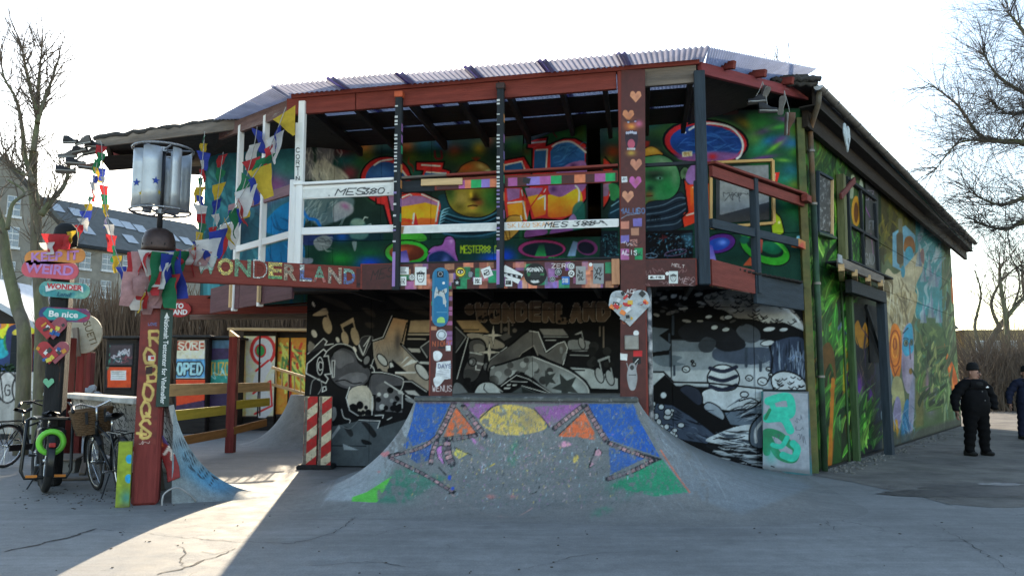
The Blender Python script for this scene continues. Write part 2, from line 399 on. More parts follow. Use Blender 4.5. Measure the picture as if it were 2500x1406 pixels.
def wall_panel(name,a,b,t0,t1,z0,z1,cv,k,mt,parent,sp=.013,proud=0.0,gap=.003,ztop=None,shape=None):
    """one board of a painted wall: plan line a->b,from fraction t0 to t1,heights z0..z1,a little thickness"""
    a,b=Vector(a[:2]),Vector(b[:2]); L=(b-a).length; d=(b-a)/L; n=Vector((d.y,-d.x))
    u0,u1=t0*L+gap,t1*L-gap; z0 += gap; z1 -= gap
    nc=max(2,int((u1-u0)/sp)+1); nr=max(2,int((z1-z0)/sp)+1)
    U=np.linspace(u0,u1,nc); Z=np.linspace(z0,z1,nr); UU,ZZ=np.meshgrid(U,Z)
    if ztop is not None:   # slanted upper edge (height at t0,at t1)
        f=(UU-u0)/(u1-u0); ZZ=z0+(ZZ-z0)*((ztop[0]+(ztop[1]-ztop[0])*f)-z0)/(z1-z0)
    # fold the outermost ring back so the panel has an edge
    UU=np.hstack([UU[:, :1],UU,UU[:,-1:]]); ZZ=np.hstack([ZZ[:, :1],ZZ,ZZ[:,-1:]])
    UU=np.vstack([UU[:1],UU,UU[-1:]]); ZZ=np.vstack([ZZ[:1],ZZ,ZZ[-1:]])
    W=np.full(UU.shape,proud); W[0]=W[-1] = -.012; W[:,0]=W[:,-1] = -.012
    V=np.stack([a.x+d.x*UU+n.x*W,a.y+d.y*UU+n.y*W,ZZ],-1).reshape(-1,3)
    px,py=proj(V); return painted(name,V,grid_faces(*UU.shape),alb(cv.sample(px,py),k),mt,parent)
# ---------------------------------------------------------------- the murals (drawn in photograph pixels,or in units of an enlargement)
BK_,WH=(14,14,17),(196,198,196)
def star(cx,cy,r,n=5,rot=-90,inner=.42):
    return [(cx+(r if i % 2 == 0 else r*inner)*math.cos(R(rot+180*i/n)),cy+(r if i % 2 == 0 else r*inner)*math.sin(R(rot+180*i/n))) for i in range(2*n)]
def strokes(c,n,box,ang,ln,w,cols,seed,a=.8,curve=.3,spread=25):
    rs=random.Random(seed)
    for _ in range(n):
        x,y=rs.uniform(box[0],box[2]),rs.uniform(box[1],box[3]); t=R(ang+rs.uniform(-spread,spread)); l=ln*rs.uniform(.5,1.3); k=rs.uniform(-curve,curve)
        dx,dy=math.cos(t)*l,math.sin(t)*l
        c.line([(x,y),(x+dx*.5-dy*k,y+dy*.5+dx*k),(x+dx,y+dy)],w*rs.uniform(.5,1.4),rs.choice(cols),a=a,smooth=True,taper=True)
def spots(c,n,box,r,cols,seed,a=1.0):
    rs=random.Random(seed)
    for _ in range(n): q=rs.uniform(.4,1)*r; c.ell(rs.uniform(box[0],box[2]),rs.uniform(box[1],box[3]),q,q,rs.choice(cols),a)
def cv_upper():
    c=Canvas(430,240,2000,660,(30,50,44))
    c.poly([(430,240),(2000,240),(2000,330),(430,340)],(24,34,36),.8,soft=30)  # dark top band: the mural's own dark ground with roof shade painted in
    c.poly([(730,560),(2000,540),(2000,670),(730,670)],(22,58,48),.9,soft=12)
    # left bay: teal with pink
    c.poly([(430,300),(735,300),(735,660),(430,660)],(44,96,106),1,soft=6)
    strokes(c,60,(440,340,620,640),80,120,16,[(60,125,135),(40,85,100),(75,140,150),(30,60,75)],11,.6)
    c.blob(670,450,46,30,(140,75,125),.85); c.blob(640,470,30,40,(110,70,120),.6); c.blob(700,415,30,22,(60,120,110),.6); c.blob(590,560,40,60,(26,48,60),.8)
    c.fill([(640,560),(665,520),(700,495),(740,490),(740,560),(690,575)],(20,105,150)); c.fill([(625,640),(660,600),(735,590),(735,650),(660,655)],(20,95,135)); strokes(c,14,(640,500,730,640),60,50,5,[(40,140,185),(14,70,105)],2)
    # ------------ clouds of colour
    c.use(720,250,3.516)
    for x,y,rx,ry,col,a in ((400,430,90,60,(135,40,50),.8),(430,500,120,60,(20,95,100),.8),(600,390,70,60,(170,80,25),.85),(620,460,60,60,(120,110,25),.7),(470,600,70,70,(140,45,65),.7),(560,520,80,50,(40,100,60),.6),
                                 (960,390,70,60,(165,70,20),.8),(1010,470,80,60,(90,100,25),.7),(1110,360,70,90,(35,75,85),.7),(1260,345,60,60,(40,60,110),.7),(1370,430,70,60,(150,45,25),.8),(1580,400,60,55,(185,135,25),.8),(1450,480,160,60,(50,95,35),.7),(1170,470,120,70,(40,85,40),.7),(1690,330,60,60,(130,40,20),.6),(1040,600,60,60,(30,100,90),.6)):
        c.blob(x,y,rx,ry,col,a)
    c.ell(1190,280,40,40,None,ol=(120,30,40),olw=16); c.line([(1200,420),(1210,480),(1260,480),(1255,420)],18,(120,25,35),smooth=True,a=.8)
    c.line([(980,470),(975,520),(1010,550),(1020,600)],20,(130,40,30),smooth=True,a=.8,taper=True)
    # pale tufted plume,blue cloth below it
    for pts,col in (([(60,640),(40,470),(80,370),(150,400),(160,560),(140,660)],(96,92,96)),([(190,520),(200,350),(260,310),(330,350),(335,470),(300,560)],(122,118,120)),([(150,670),(170,530),(240,490),(330,540),(400,580),(460,660),(300,680)],(168,164,152)),([(60,830),(200,800),(480,810),(500,900),(450,980),(330,1030),(200,1060),(100,960)],(98,118,122))): c.fill(pts,col,.92,soft=14)
    strokes(c,70,(80,360,420,640),75,90,12,[(188,184,172),(120,120,122),(205,202,190),(80,82,88)],5,.5); strokes(c,70,(70,820,440,1000),120,90,12,[(150,168,168),(85,105,112),(60,90,100),(165,175,172)],6,.5)
    c.fill([(330,900),(400,850),(490,880),(495,950),(400,1000),(335,1020)],(160,160,165),.8,soft=5); c.blob(430,890,40,25,(150,90,130),.8,30)
    c.line([(50,890),(110,990),(180,1010),(215,1060)],26,(30,110,175),smooth=True); c.fill([(40,1090),(320,1080),(320,1200),(60,1220)],(35,50,90)); c.fill([(160,1190),(250,1140),(320,1180),(290,1250),(200,1270)],(120,126,126)); strokes(c,14,(170,1160,300,1250),20,60,9,[(165,168,165),(70,76,80)],3)
    c.fill([(30,1270),(70,1330),(150,1340),(140,1380),(40,1370)],(125,130,140)); c.fill([(-10,1250),(50,1270),(60,1330),(0,1360)],(20,95,135))
    c.poly([(330,1110),(760,1100),(760,1190),(330,1190)],(22,50,60),.9,soft=6); c.blob(400,1150,60,40,(25,80,150),.9)
    c.fill([(470,1060),(500,1000),(570,1000),(610,1050),(640,1100),(600,1170),(480,1160)],(82,118,112),.9,soft=4); c.ell(540,1030,60,30,(150,165,140),.6,soft=6); c.line([(585,1010),(600,985),(625,990)],10,(160,170,160)); c.line([(610,1060),(650,1045),(660,1070)],10,(140,155,150))
    # round letter
    c.ell(780,672,236,220,(70,120,80),.5,soft=16)
    c.ell(780,670,228,212,BK_); c.ell(780,670,214,200,(176,44,48)); c.ell(775,668,172,158,(38,72,130))
    c.within([(605,668),(650,550),(775,510),(900,560),(946,668),(900,790),(775,825),(650,780)])
    c.blob(720,600,100,60,(70,120,180),.7); c.blob(760,700,150,40,(120,85,140),.8); c.blob(780,770,170,60,(150,110,150),.9); c.blob(790,800,90,20,(225,140,40),.6); c.clip=None
    c.line([(682,540),(740,505),(835,490)],15,WH,smooth=True); c.line([(920,585),(960,640)],15,WH)
    c.poly([(690,820),(800,800),(850,1065),(800,1065),(755,890),(690,880)],BK_); c.poly([(700,820),(790,800),(838,1060),(818,1060),(768,880),(705,868)],(190,50,50)); c.poly([(800,800),(860,810),(860,930),(830,930)],(150,115,150))
    # angular letter,lower half
    c.poly([(870,790),(985,770),(1100,770),(1290,860),(1235,1075),(860,1075)],BK_); c.poly([(876,800),(988,780),(1100,782),(1272,862),(1222,1065),(870,1065)],(196,62,54));
    c.vgrad([(880,850),(1000,800),(1090,805),(1240,870),(1205,1050),(885,1050)],(152,112,152),(150,108,150),800,900,smooth=False); c.poly([(880,900),(1010,880),(1120,860),(1230,890),(1200,1050),(885,1050)],(218,156,40)); c.poly([(885,1005),(950,995),(1000,1020),(1080,990),(1205,1000),(1200,1060),(885,1060)],(214,92,44),.9,soft=5)
    c.line([(890,830),(985,790),(1000,798)],12,WH); c.line([(1090,790),(1235,855),(1210,1020)],13,WH); c.line([(1022,955),(1012,1040)],14,WH); c.poly([(1035,945),(1060,1060),(1020,1060)],(170,40,45)); strokes(c,16,(890,1000,1000,1030),10,40,9,[(200,60,40)],8)
    # its upper half
    q=[(1040,512),(1285,512),(1270,568),(1335,590),(1325,660),(1075,660),(1100,590),(1040,585)]
    c.poly(q,(180,46,48)); c.line(q,13,BK_,closed=True); c.poly([(1115,605),(1300,600),(1295,650),(1105,650)],(44,84,146)); c.line([(1090,538),(1245,548)],14,WH); c.line([(1130,600),(1295,612)],13,WH)
    # round-headed figure
    c.fill([(1270,790),(1250,900),(1230,1060),(1300,1150),(1500,1180),(1700,1150),(1740,1060),(1740,880)],(26,62,72));
    for i in range(9): c.line([(1240+i*4,930+i*24),(1420,990+i*20),(1600,1000+i*18),(1760,930+i*22)],9,((88,140,160),(18,34,44),(60,110,135))[i % 3],smooth=True,a=.75)
    for i in range(4): c.line([(1262+i*6,960+i*42),(1430,1010+i*36),(1610,1015+i*34),(1750,960+i*40)],17,(12,26,36),smooth=True,a=.85)
    for i in range(5): c.line([(1330-i*12,905+i*28),(1275-i*8,925+i*28),(1250-i*4,965+i*26)],11,(130,175,190),smooth=True,taper=True)
    c.fill([(1285,720),(1330,650),(1520,600),(1740,640),(1775,800),(1720,930),(1600,985),(1440,970),(1330,890)],(138,122,44),ol=BK_,olw=9); c.within([(1290,720),(1335,655),(1520,605),(1735,645),(1768,800),(1715,925),(1600,980),(1440,965),(1335,888)])
    c.blob(1690,820,110,160,(40,95,45),.9); c.blob(1420,830,80,90,(160,140,80),.8); c.blob(1330,790,50,90,(60,100,50),.7); c.blob(1505,910,40,50,(190,160,60),.6); c.blob(1540,820,40,40,(60,40,15),.9); c.blob(1510,790,18,40,(215,185,60),.9); c.blob(1580,860,40,30,(130,60,40),.7); c.line([(1486,893),(1525,885),(1564,890)],12,(60,26,18),smooth=True); c.blob(1745,800,40,130,(14,40,22),.8); c.blob(1320,740,40,70,(40,60,30),.8); c.blob(1540,690,170,30,(90,70,26),.7); c.blob(1400,900,60,40,(90,84,30),.7); c.blob(1545,832,44,13,(30,18,8),.9); c.blob(1525,905,26,9,(190,120,60),.8); c.blob(1520,965,100,20,(60,45,20),.6); c.clip=None
    c.fill([(1355,640),(1400,590),(1440,540),(1540,500),(1640,530),(1690,590),(1740,650),(1500,640)],(120,86,44),ol=BK_,olw=9); c.blob(1470,560,60,30,(170,80,40),.8,-20); c.blob(1600,550,50,26,(190,180,120),.7,20); c.blob(1660,590,30,20,(170,190,150),.8); c.line([(1400,605),(1540,615),(1690,600)],7,(50,30,15),smooth=True)
    for i in range(5): c.line([(1555,500),(1520+i*18,465+abs(i-2)*6)],7,(120,40,24))
    # mushrooms
    c.fill([(860,1190),(900,1120),(1080,1120),(1130,1180),(1000,1200)],(66,150,50))
    c.ell(960,1290,196,112,BK_); c.ell(960,1290,186,102,(56,160,54)); c.ell(960,1290,150,72,(96,44,30)); c.blob(900,1270,90,40,(190,96,56),.9); c.vgrad([(900,1280),(960,1270),(990,1400),(860,1400)],(80,70,140),(160,140,200),1280,1390,smooth=False)
    c.fill([(1140,1290),(1180,1240),(1260,1220),(1290,1160),(1340,1150),(1375,1190),(1380,1280),(1410,1400),(1300,1290),(1200,1290)],(150,92,160),ol=BK_,olw=8); c.fill([(1150,1310),(1260,1270),(1350,1320),(1390,1400),(1170,1400)],(24,48,88),ol=(120,80,150),olw=12); c.blob(1340,1190,18,22,(205,160,210),.8); c.blob(1290,1360,30,50,(110,120,190),.8,20)
    c.text('MESTER88.DK',1424,1292,60,26,(158,180,40),9,jit=.03,seed=3,gap=1.0)
    c.blob(630,1370,110,60,(24,70,190),.9); c.blob(400,1340,130,60,(34,130,50),.9); c.blob(640,1290,120,40,(26,90,50),.8); c.blob(1690,1340,110,50,(26,78,190),.9); c.fill([(490,1200),(530,1200),(515,1280)],(110,126,124))
    # ------------ door leaf,wide letter
    c.use(1200,250,3.515)
    c.poly([(268,240),(815,90),(800,1110),(240,1180)],(36,84,52),.95,soft=6); c.poly([(0,0),(262,0),(262,600),(0,600)],(26,46,34),.6,soft=30)
    for x,y,rx,ry,col,a in ((360,270,60,60,(110,46,30),.6),(430,250,60,40,(104,116,30),.7),(560,200,80,40,(90,30,40),.6),(760,230,50,80,(100,110,30),.7),(620,270,80,30,(60,120,60),.7),(110,240,70,60,(130,60,20),.7),(200,380,80,50,(60,100,30),.6),(300,420,40,40,(90,50,24),.6),(1040,420,70,60,(150,56,20),.85),(1060,300,80,60,(40,80,36),.6),(1000,500,60,40,(110,110,30),.7)): c.blob(x,y,rx,ry,col,a)
    c.line([(740,130),(720,180),(690,200)],12,(110,36,46),smooth=True); c.line([(560,300),(530,260),(520,200)],12,(96,40,40),smooth=True)
    q=[(95,500),(280,465),(340,570),(340,660),(90,660)]; c.poly(q,(178,46,50)); c.line(q,13,BK_,closed=True); c.poly([(105,540),(255,505),(280,600),(105,620)],(42,92,150)); c.line([(108,540),(260,508),(290,590)],13,WH)
    q=[(310,318),(482,300),(470,372),(620,310),(720,310),(815,360),(815,830),(720,960),(600,1015),(430,1000),(340,1010),(300,820),(345,620),(350,400),(305,395)]
    c.poly(q,(186,50,52)); c.line(q,14,BK_,closed=True)
    c.vgrad([(370,410),(478,400),(470,600),(360,600)],(56,112,170),(36,72,126),400,600,smooth=False); c.vgrad([(505,420),(560,350),(680,335),(800,420),(800,600),(505,600)],(60,120,180),(34,70,130),350,580,smooth=False); strokes(c,26,(510,380,780,560),-15,110,12,[(80,145,200),(30,64,120)],9,.5)
    c.fill([(560,600),(640,540),(720,510),(810,520),(810,720),(700,800),(520,800),(490,700)],(142,96,150)); c.blob(700,545,26,22,(70,40,90),.9); c.blob(530,745,26,24,(80,50,100),.9)
    c.poly([(285,735),(440,735),(420,780),(370,830),(310,820)],(150,108,160));
    c.vgrad([(480,800),(600,810),(740,740),(780,850),(700,950),(590,985),(480,970)],(226,168,46),(220,110,40),800,960); c.vgrad([(310,810),(400,790),(470,800),(465,960),(370,990)],(222,160,44),(214,100,40),820,980,smooth=False)
    c.line([(345,395),(475,330)],0.1,WH); c.line([(335,350),(460,338)],14,WH); c.line([(385,412),(478,405),(468,580)],14,WH); c.line([(522,380),(580,348),(690,342),(810,430)],15,WH,smooth=True); c.line([(720,715),(752,760),(748,860)],14,WH,smooth=True); c.line([(400,830),(460,800),(458,920)],13,WH); c.line([(450,770),(465,745)],10,WH); c.line([(340,890),(450,740)],10,(186,50,52)); c.line([(475,730),(475,970)],16,(186,50,52))
    q=[(95,735),(260,735),(335,890),(300,1030),(130,1010),(115,890)]; c.poly(q,(190,56,52)); c.poly([(130,740),(245,740),(240,820),(140,850)],(146,104,156)); c.poly([(135,880),(290,850),(300,1010),(150,1000)],(224,134,40)); c.line([(140,865),(270,850),(300,1000)],13,WH); c.line([(258,755),(268,800)],12,WH)
    c.fill([(130,1000),(200,970),(260,990),(250,1080),(150,1180),(100,1160)],(170,130,60),ol=BK_,olw=5); c.line([(110,1090),(140,1180)],8,(90,60,20)); c.line([(150,1100),(160,1170)],8,(90,60,20)); c.line([(250,975),(262,1010)],10,WH)
    c.fill([(300,1100),(450,1080),(470,1130),(300,1170)],(130,76,130)); c.fill([(520,1090),(640,1080),(740,1090),(520,1140)],(130,80,140)); c.fill([(700,900),(790,860),(790,1090),(700,1100)],(40,100,90),.9,soft=6); c.fill([(660,1010),(700,960),(730,1000),(710,1060)],(150,120,160))
    c.ell(432,1258,210,84,BK_); c.ell(432,1258,204,78,(142,52,100)); c.ell(440,1262,176,60,(22,34,46)); c.vgrad([(410,1220),(450,1220),(470,1320),(370,1320)],(24,60,50),(46,150,80),1220,1320,smooth=False)
    c.ell(820,1245,92,66,(110,52,100),rot=12); c.ell(812,1248,72,50,(24,26,44),rot=12); c.vgrad([(700,1190),(740,1200),(720,1320),(650,1320)],(90,110,140),(120,150,180),1190,1320,smooth=False); c.blob(120,1310,80,60,(24,66,190),.9)
    c.poly([(490,1325),(720,1330),(720,1360),(488,1360)],(24,120,60)); c.text('NORTH',520,1356,24,26,(12,30,20),5)
    c.poly([(935,1100),(1085,1100),(1085,1345),(925,1345)],(20,30,38)); strokes(c,90,(950,1120,1080,1330),60,26,5,[(56,120,140),(30,70,90),(90,160,170)],12,.8,spread=80); c.line([(800,1335),(900,1335)],9,(110,116,116))
    c.poly([(960,480),(1040,540),(1020,820),(960,920)],(200,60,50)); c.line([(975,470),(1040,545)],12,BK_); c.line([(1030,720),(1010,830),(960,915)],14,BK_,smooth=True); c.line([(1035,730),(1015,800)],10,WH); c.poly([(960,700),(1020,690),(1000,800),(960,810)],(140,110,140)); c.fill([(1010,700),(1090,720),(1090,830),(1030,840),(1015,780)],(56,130,80)); c.fill([(1010,930),(1090,820),(1090,1010),(1010,1000)],(30,54,66)); c.line([(1030,890),(1090,850)],9,(120,160,175)); c.line([(1020,950),(1090,915)],9,(90,130,150))
    # ------------ right part
    c.use(1560,230,3.348)
    c.poly([(880,150),(1360,120),(1360,1120),(880,560)],(36,90,50),.8,soft=30)
    for x,y,rx,ry,col,a,r in ((170,300,140,90,(60,90,30),.7,0),(300,230,120,60,(40,86,36),.7,0),(100,230,90,60,(20,70,80),.7,0),(860,240,80,40,(120,100,30),.8,30),(1000,250,90,60,(46,110,50),.8,0),(1020,300,110,26,(96,46,116),.7,-20),(1130,270,90,20,(70,150,60),.8,-10),(1220,210,110,22,(110,50,120),.8,10),(1060,380,90,40,(30,96,150),.8,-20),(1160,380,70,36,(130,46,130),.8,-30),(1110,430,90,18,(110,170,50),.9,-35),(980,450,80,50,(40,140,110),.7,-20),(1260,400,80,60,(50,110,180),.7,0),(1290,300,60,60,(120,150,40),.7,0),(1290,470,60,40,(90,150,40),.7,0),(1010,520,110,18,(110,50,130),.8,-10),(1180,540,60,14,(120,170,60),.8,5),(1240,620,100,60,(36,100,130),.7,0),(1200,690,90,40,(40,120,110),.7,0),(1280,740,60,40,(110,120,40),.7,0),(1240,950,110,130,(20,90,56),.7,0),(940,360,60,60,(90,130,60),.7,0)): c.blob(x,y,rx,ry,col,a,r)
    c.poly([(670,125),(820,120),(810,165),(690,175)],(56,30,30),.8,soft=5); c.line([(690,130),(800,128)],8,(60,90,60),a=.6)
    c.ell(545,385,360,196,(80,130,60),.5,soft=16); c.ell(545,392,356,190,BK_,rot=4); c.ell(545,395,336,174,(178,40,46),rot=4); c.ell(548,402,296,148,(34,68,130),rot=4)
    c.within([(255,400),(330,300),(548,256),(760,290),(842,410),(800,520),(548,550),(320,530)]); strokes(c,40,(300,300,800,480),0,180,16,[(54,100,170),(28,56,112),(70,130,190)],21,.5,curve=.2); c.fill([(240,560),(380,500),(600,470),(760,480),(860,500),(860,600),(240,600)],(134,86,140),.9,soft=10); c.blob(600,510,36,26,(180,40,46),.9); c.blob(330,500,60,20,(110,70,130),.8); c.clip=None
    c.line([(412,292),(480,255),(590,240),(740,270),(820,340),(850,420),(830,500),(800,528)],18,WH,smooth=True); c.ell(376,315,10,10,WH);
    c.poly([(352,472),(436,466),(436,508),(354,514)],(206,200,180)); c.text('BEST',366,488,12,12,(150,120,60),4); c.text('YOUTH',364,506,12,9,(150,120,60),3)
    # second round head
    c.fill([(20,470),(100,425),(180,470),(190,500),(60,520),(10,530)],(176,130,50),ol=BK_,olw=8); c.blob(110,460,50,26,(210,170,80),.7); c.poly([(40,380),(90,385),(80,430),(30,440)],(140,40,30),.9,soft=4)
    c.fill([(-40,530),(60,510),(190,500),(290,560),(340,680),(320,790),(240,870),(110,900),(-20,910)],(54,120,76),ol=BK_,olw=9); c.within([(-40,535),(60,515),(190,505),(285,565),(333,680),(313,788),(238,864),(110,894),(-20,905)])
    c.blob(200,560,110,50,(150,180,150),.8,20); c.blob(130,670,90,40,(24,44,34),.95); c.blob(120,640,90,16,(70,70,70),.6); c.blob(165,685,26,12,(150,200,190),.9); c.ell(172,688,9,9,(10,20,24)); c.blob(90,770,30,30,(20,50,40),.9); c.blob(80,820,40,30,(120,70,40),.8); c.blob(240,760,70,70,(30,110,60),.8); c.blob(290,680,30,70,(130,160,130),.5); c.blob(90,880,50,26,(110,80,40),.8); c.line([(60,835),(110,832)],9,(60,30,20)); c.clip=None
    c.fill([(335,640),(370,595),(410,620),(405,670),(370,700),(345,690)],(90,120,90),ol=BK_,olw=7); c.blob(375,640,18,26,(50,70,50),.8)
    c.fill([(60,900),(240,860),(340,800),(385,870),(385,960),(330,1100),(60,1110)],(30,42,54),ol=BK_,olw=6)
    for i in range(7): c.line([(65,930+i*26),(200,905+i*28),(310,850+i*34),(380,850+i*22)],9,((96,116,130),(14,20,28))[i % 2],smooth=True,a=.8)
    c.text('PMS',95,1030,40,20,(10,12,14),5,shear=.2)
    c.fill([(410,600),(470,580),(480,740),(420,740),(380,690)],(140,104,160)); q=[(365,700),(410,745),(470,735),(475,960),(375,1000),(360,1090),(460,1050)]; c.poly([(365,690),(400,740),(600,730),(600,1020),(460,1050),(365,1088),(350,1010),(370,970),(400,960)],(206,60,36)); c.line([(365,690),(400,960),(350,1010),(365,1088)],12,BK_); c.vgrad([(420,760),(600,740),(600,940),(420,950)],(214,110,40),(210,70,30),750,940,smooth=False); c.line([(440,762),(470,758)],12,(220,190,160)); c.line([(390,990),(460,970)],14,(226,190,170))
    c.poly([(460,560),(490,560),(490,1350),(460,1350)],(46,34,40)); c.poly([(1090,640),(1150,640),(1130,720),(1090,700)],(196,50,40)); c.line([(1110,655),(1108,700)],10,WH)
    c.fill([(1090,970),(1150,1000),(1175,1070),(1180,1140),(1090,1140)],(150,170,40),ol=BK_,olw=10); c.ell(1146,1050,10,12,(220,230,150))
    c.ell(660,1220,136,84,BK_,rot=-12); c.ell(660,1220,128,76,(82,36,116),rot=-12); c.ell(650,1225,96,50,(32,66,150),rot=-12); c.blob(680,1210,40,24,(110,140,210),.8); c.vgrad([(560,1220),(600,1240),(640,1390),(540,1380)],(80,70,150),(150,140,210),1230,1380,smooth=False)
    c.ell(1030,1262,224,124,BK_,rot=24); c.ell(1030,1262,214,114,(52,146,44),rot=24); c.ell(1030,1250,160,72,(16,44,34),rot=20); c.ell(1080,1256,90,50,(26,96,66),rot=15,soft=8); c.ell(860,1190,40,34,(24,84,70),rot=0,soft=6); c.line([(840,1150),(920,1140),(1100,1200),(1200,1290)],14,(110,200,70),smooth=True,a=.7); c.poly([(850,1400),(910,1330),(960,1400)],(170,80,50)); c.poly([(990,1160),(1015,1160),(1005,1300),(985,1290)],(150,70,60))
    c.poly([(1240,1190),(1350,1160),(1360,1260),(1250,1250)],(214,90,30)); c.poly([(1290,1160),(1340,1150),(1330,1200),(1280,1220)],(130,190,210)); c.poly([(1300,1230),(1350,1210),(1340,1250)],(230,190,40))
    c.poly([(40,1122),(440,1108),(440,1345),(40,1345)],(16,16,20)); strokes(c,150,(80,1140,430,1320),40,26,6,[(70,130,160),(30,70,100),(10,10,14),(120,170,190)],31,.85,spread=90); c.poly([(330,1150),(436,1130),(436,1250),(400,1240)],(80,140,170),.5,soft=10); c.ell(300,1295,90,22,None,ol=(110,90,120),olw=6,rot=-10); c.ell(100,1320,50,18,None,ol=(110,130,150),olw=6); c.line([(170,1180),(230,1170),(190,1150),(200,1200)],6,(90,30,36))
    c.use(0,0,1); c.mottle(.16,26,3); c.mottle(.07,4,9); return c
def bubble(c,body,x0,x1,y0,h,fill,edge,dark,lw):
    n=len(body); w=(x1-x0)/n
    for i,ch in enumerate(body):
        x=x0+i*w; dy=12*math.sin(i*1.3)
        c.text(ch,x+lw*.2,y0+dy,h,w*.62,dark,lw*1.55); c.text(ch,x+lw*.2,y0+dy,h,w*.62,edge,lw*1.22); c.text(ch,x+lw*.2,y0+dy,h,w*.62,fill,lw)
def note(c,x,y,r,col,double=False,w=9):
    c.ell(x,y,r*.5,r,col,rot=-18,ol=BK_,olw=w); c.line([(x+r*.3,y-r*.3),(x-r*.05,y-r*1.9)],w*1.3,col)
    if double: c.ell(x+r*1.3,y+r*.3,r*.5,r,col,rot=-18,ol=BK_,olw=w); c.line([(x+r*1.6,y),(x+r*1.15,y-r*2.3)],w*1.3,col); c.line([(x-r*.1,y-r*1.8),(x+r*1.15,y-r*2.25)],w*2.6,col)
    else: c.poly([(x-r*.05,y-r*2.0),(x-r*1.3,y-r*1.4),(x-r*.9,y-r*1.35),(x,y-r*1.6)],col)
def cv_lower():
    c=Canvas(740,690,2010,1190,(26,26,28)); G1,G2,G3,G4,TN=(56,56,58),(92,92,94),(130,132,132),(176,178,176),(166,150,124)
    c.use(740,700,3.516)
    for pts in ([(60,60),(300,110),(420,190),(380,200),(200,130)],[(500,180),(600,200),(620,260),(560,240)],[(700,60),(1000,160),(1090,250),(900,200)],[(530,310),(600,310),(610,350),(560,350)],[(900,130),(1090,120),(1090,180)]): c.fill(pts,(62,56,50),.8,soft=6)
    c.ell(680,170,30,26,BK_); c.ell(820,200,40,18,BK_)
    c.fill([(80,245),(130,210),(190,183),(215,230),(150,250)],TN); c.line([(195,200),(232,320)],12,TN); c.ell(207,330,38,74,TN,rot=-14); c.poly([(318,325),(430,262),(440,300),(335,352)],TN); c.line([(425,275),(475,480)],12,TN); c.line([(330,335),(380,470)],12,TN); c.ell(360,442,30,62,TN,rot=-14); c.ell(446,425,34,78,TN,rot=-14)
    for x,y,rx,ry in ((95,402,22,36),(297,455,15,26),(443,536,13,28),(88,150,9,26)): c.ell(x,y,rx,ry,(190,186,176),rot=-25)
    c.fill([(480,520),(500,440),(560,420),(600,440),(560,520),(520,590)],G1,ol=(120,120,120),olw=6)
    # tan board of the big letter
    q=[(590,470),(690,440),(770,258),(908,282),(872,500),(1085,770),(1085,905),(960,850),(860,770),(640,720),(600,610)]
    c.poly(q,(150,142,130)); c.vgrad([(610,480),(700,450),(775,268),(900,288),(865,500),(860,640),(700,660),(610,600)],(186,150,112),(128,124,118),280,620,smooth=False); c.line(q,14,BK_,closed=True); c.line([(598,462),(685,432),(762,250)],8,WH); c.line([(480,500),(515,585),(575,430),(520,510)],9,WH); c.line([(605,620),(560,760)],7,WH); strokes(c,22,(640,420,860,620),88,90,5,[(110,96,80),(196,170,140),(90,86,80)],4,.45,curve=.05); c.blob(810,470,26,90,(70,66,66),.8)
    c.line([(890,310),(850,470)],10,BK_); c.line([(840,490),(1090,750)],20,BK_); c.line([(850,500),(1085,742)],7,(150,150,150))
    c.poly([(922,290),(1100,285),(1100,392),(905,392)],(166,146,118)); c.line([(905,408),(1100,408)],13,(176,164,146)); c.line([(900,447),(1050,450)],12,(170,160,146)); c.poly([(890,525),(1000,530),(1010,565),(930,560)],(170,168,162)); c.poly([(1010,520),(1095,455),(1095,600),(1060,600)],G1); c.line([(1095,455),(1008,518),(1065,605)],8,G4); c.line([(1010,650),(1095,655)],22,G4)
    for x,y,rx,ry,r in ((680,628,30,62,-38),(765,690,22,50,-20),(1022,728,38,84,-38)): c.ell(x,y,rx,ry,G4,rot=r,ol=BK_,olw=9)
    c.poly([(830,670),(890,598),(912,600)],WH); c.poly([(850,690),(930,620),(990,640)],WH); c.poly([(760,620),(890,730),(790,730)],BK_); c.line([(780,735),(960,735)],16,(200,200,196)); spots(c,10,(640,700,780,770),28,[BK_],5)
    # cloud of grey puffs in place of the left figure
    c.fill([(215,720),(240,600),(330,520),(440,560),(480,650),(570,700),(580,780),(500,860),(380,880),(270,830)],(80,80,84),ol=BK_,olw=14); c.fill([(260,580),(330,545),(410,580),(440,640),(380,660),(300,700)],(104,104,108)); c.fill([(300,800),(400,740),(520,740),(550,790),(470,840),(360,850)],(112,112,116)); c.line([(195,560),(300,490),(420,520),(480,620),(600,690),(600,790),(520,870),(400,900)],9,WH,smooth=True); c.line([(280,810),(360,800),(430,830),(500,820)],9,BK_,smooth=True); c.ell(545,640,40,60,BK_,rot=20); c.ell(545,630,24,38,(120,120,120),rot=20)
    c.fill([(560,830),(590,750),(680,740),(840,780),(850,850),(700,860),(640,930),(560,910)],(84,84,88),ol=BK_,olw=14); c.line([(590,735),(700,738),(850,785),(855,850),(830,900)],8,WH,smooth=True)
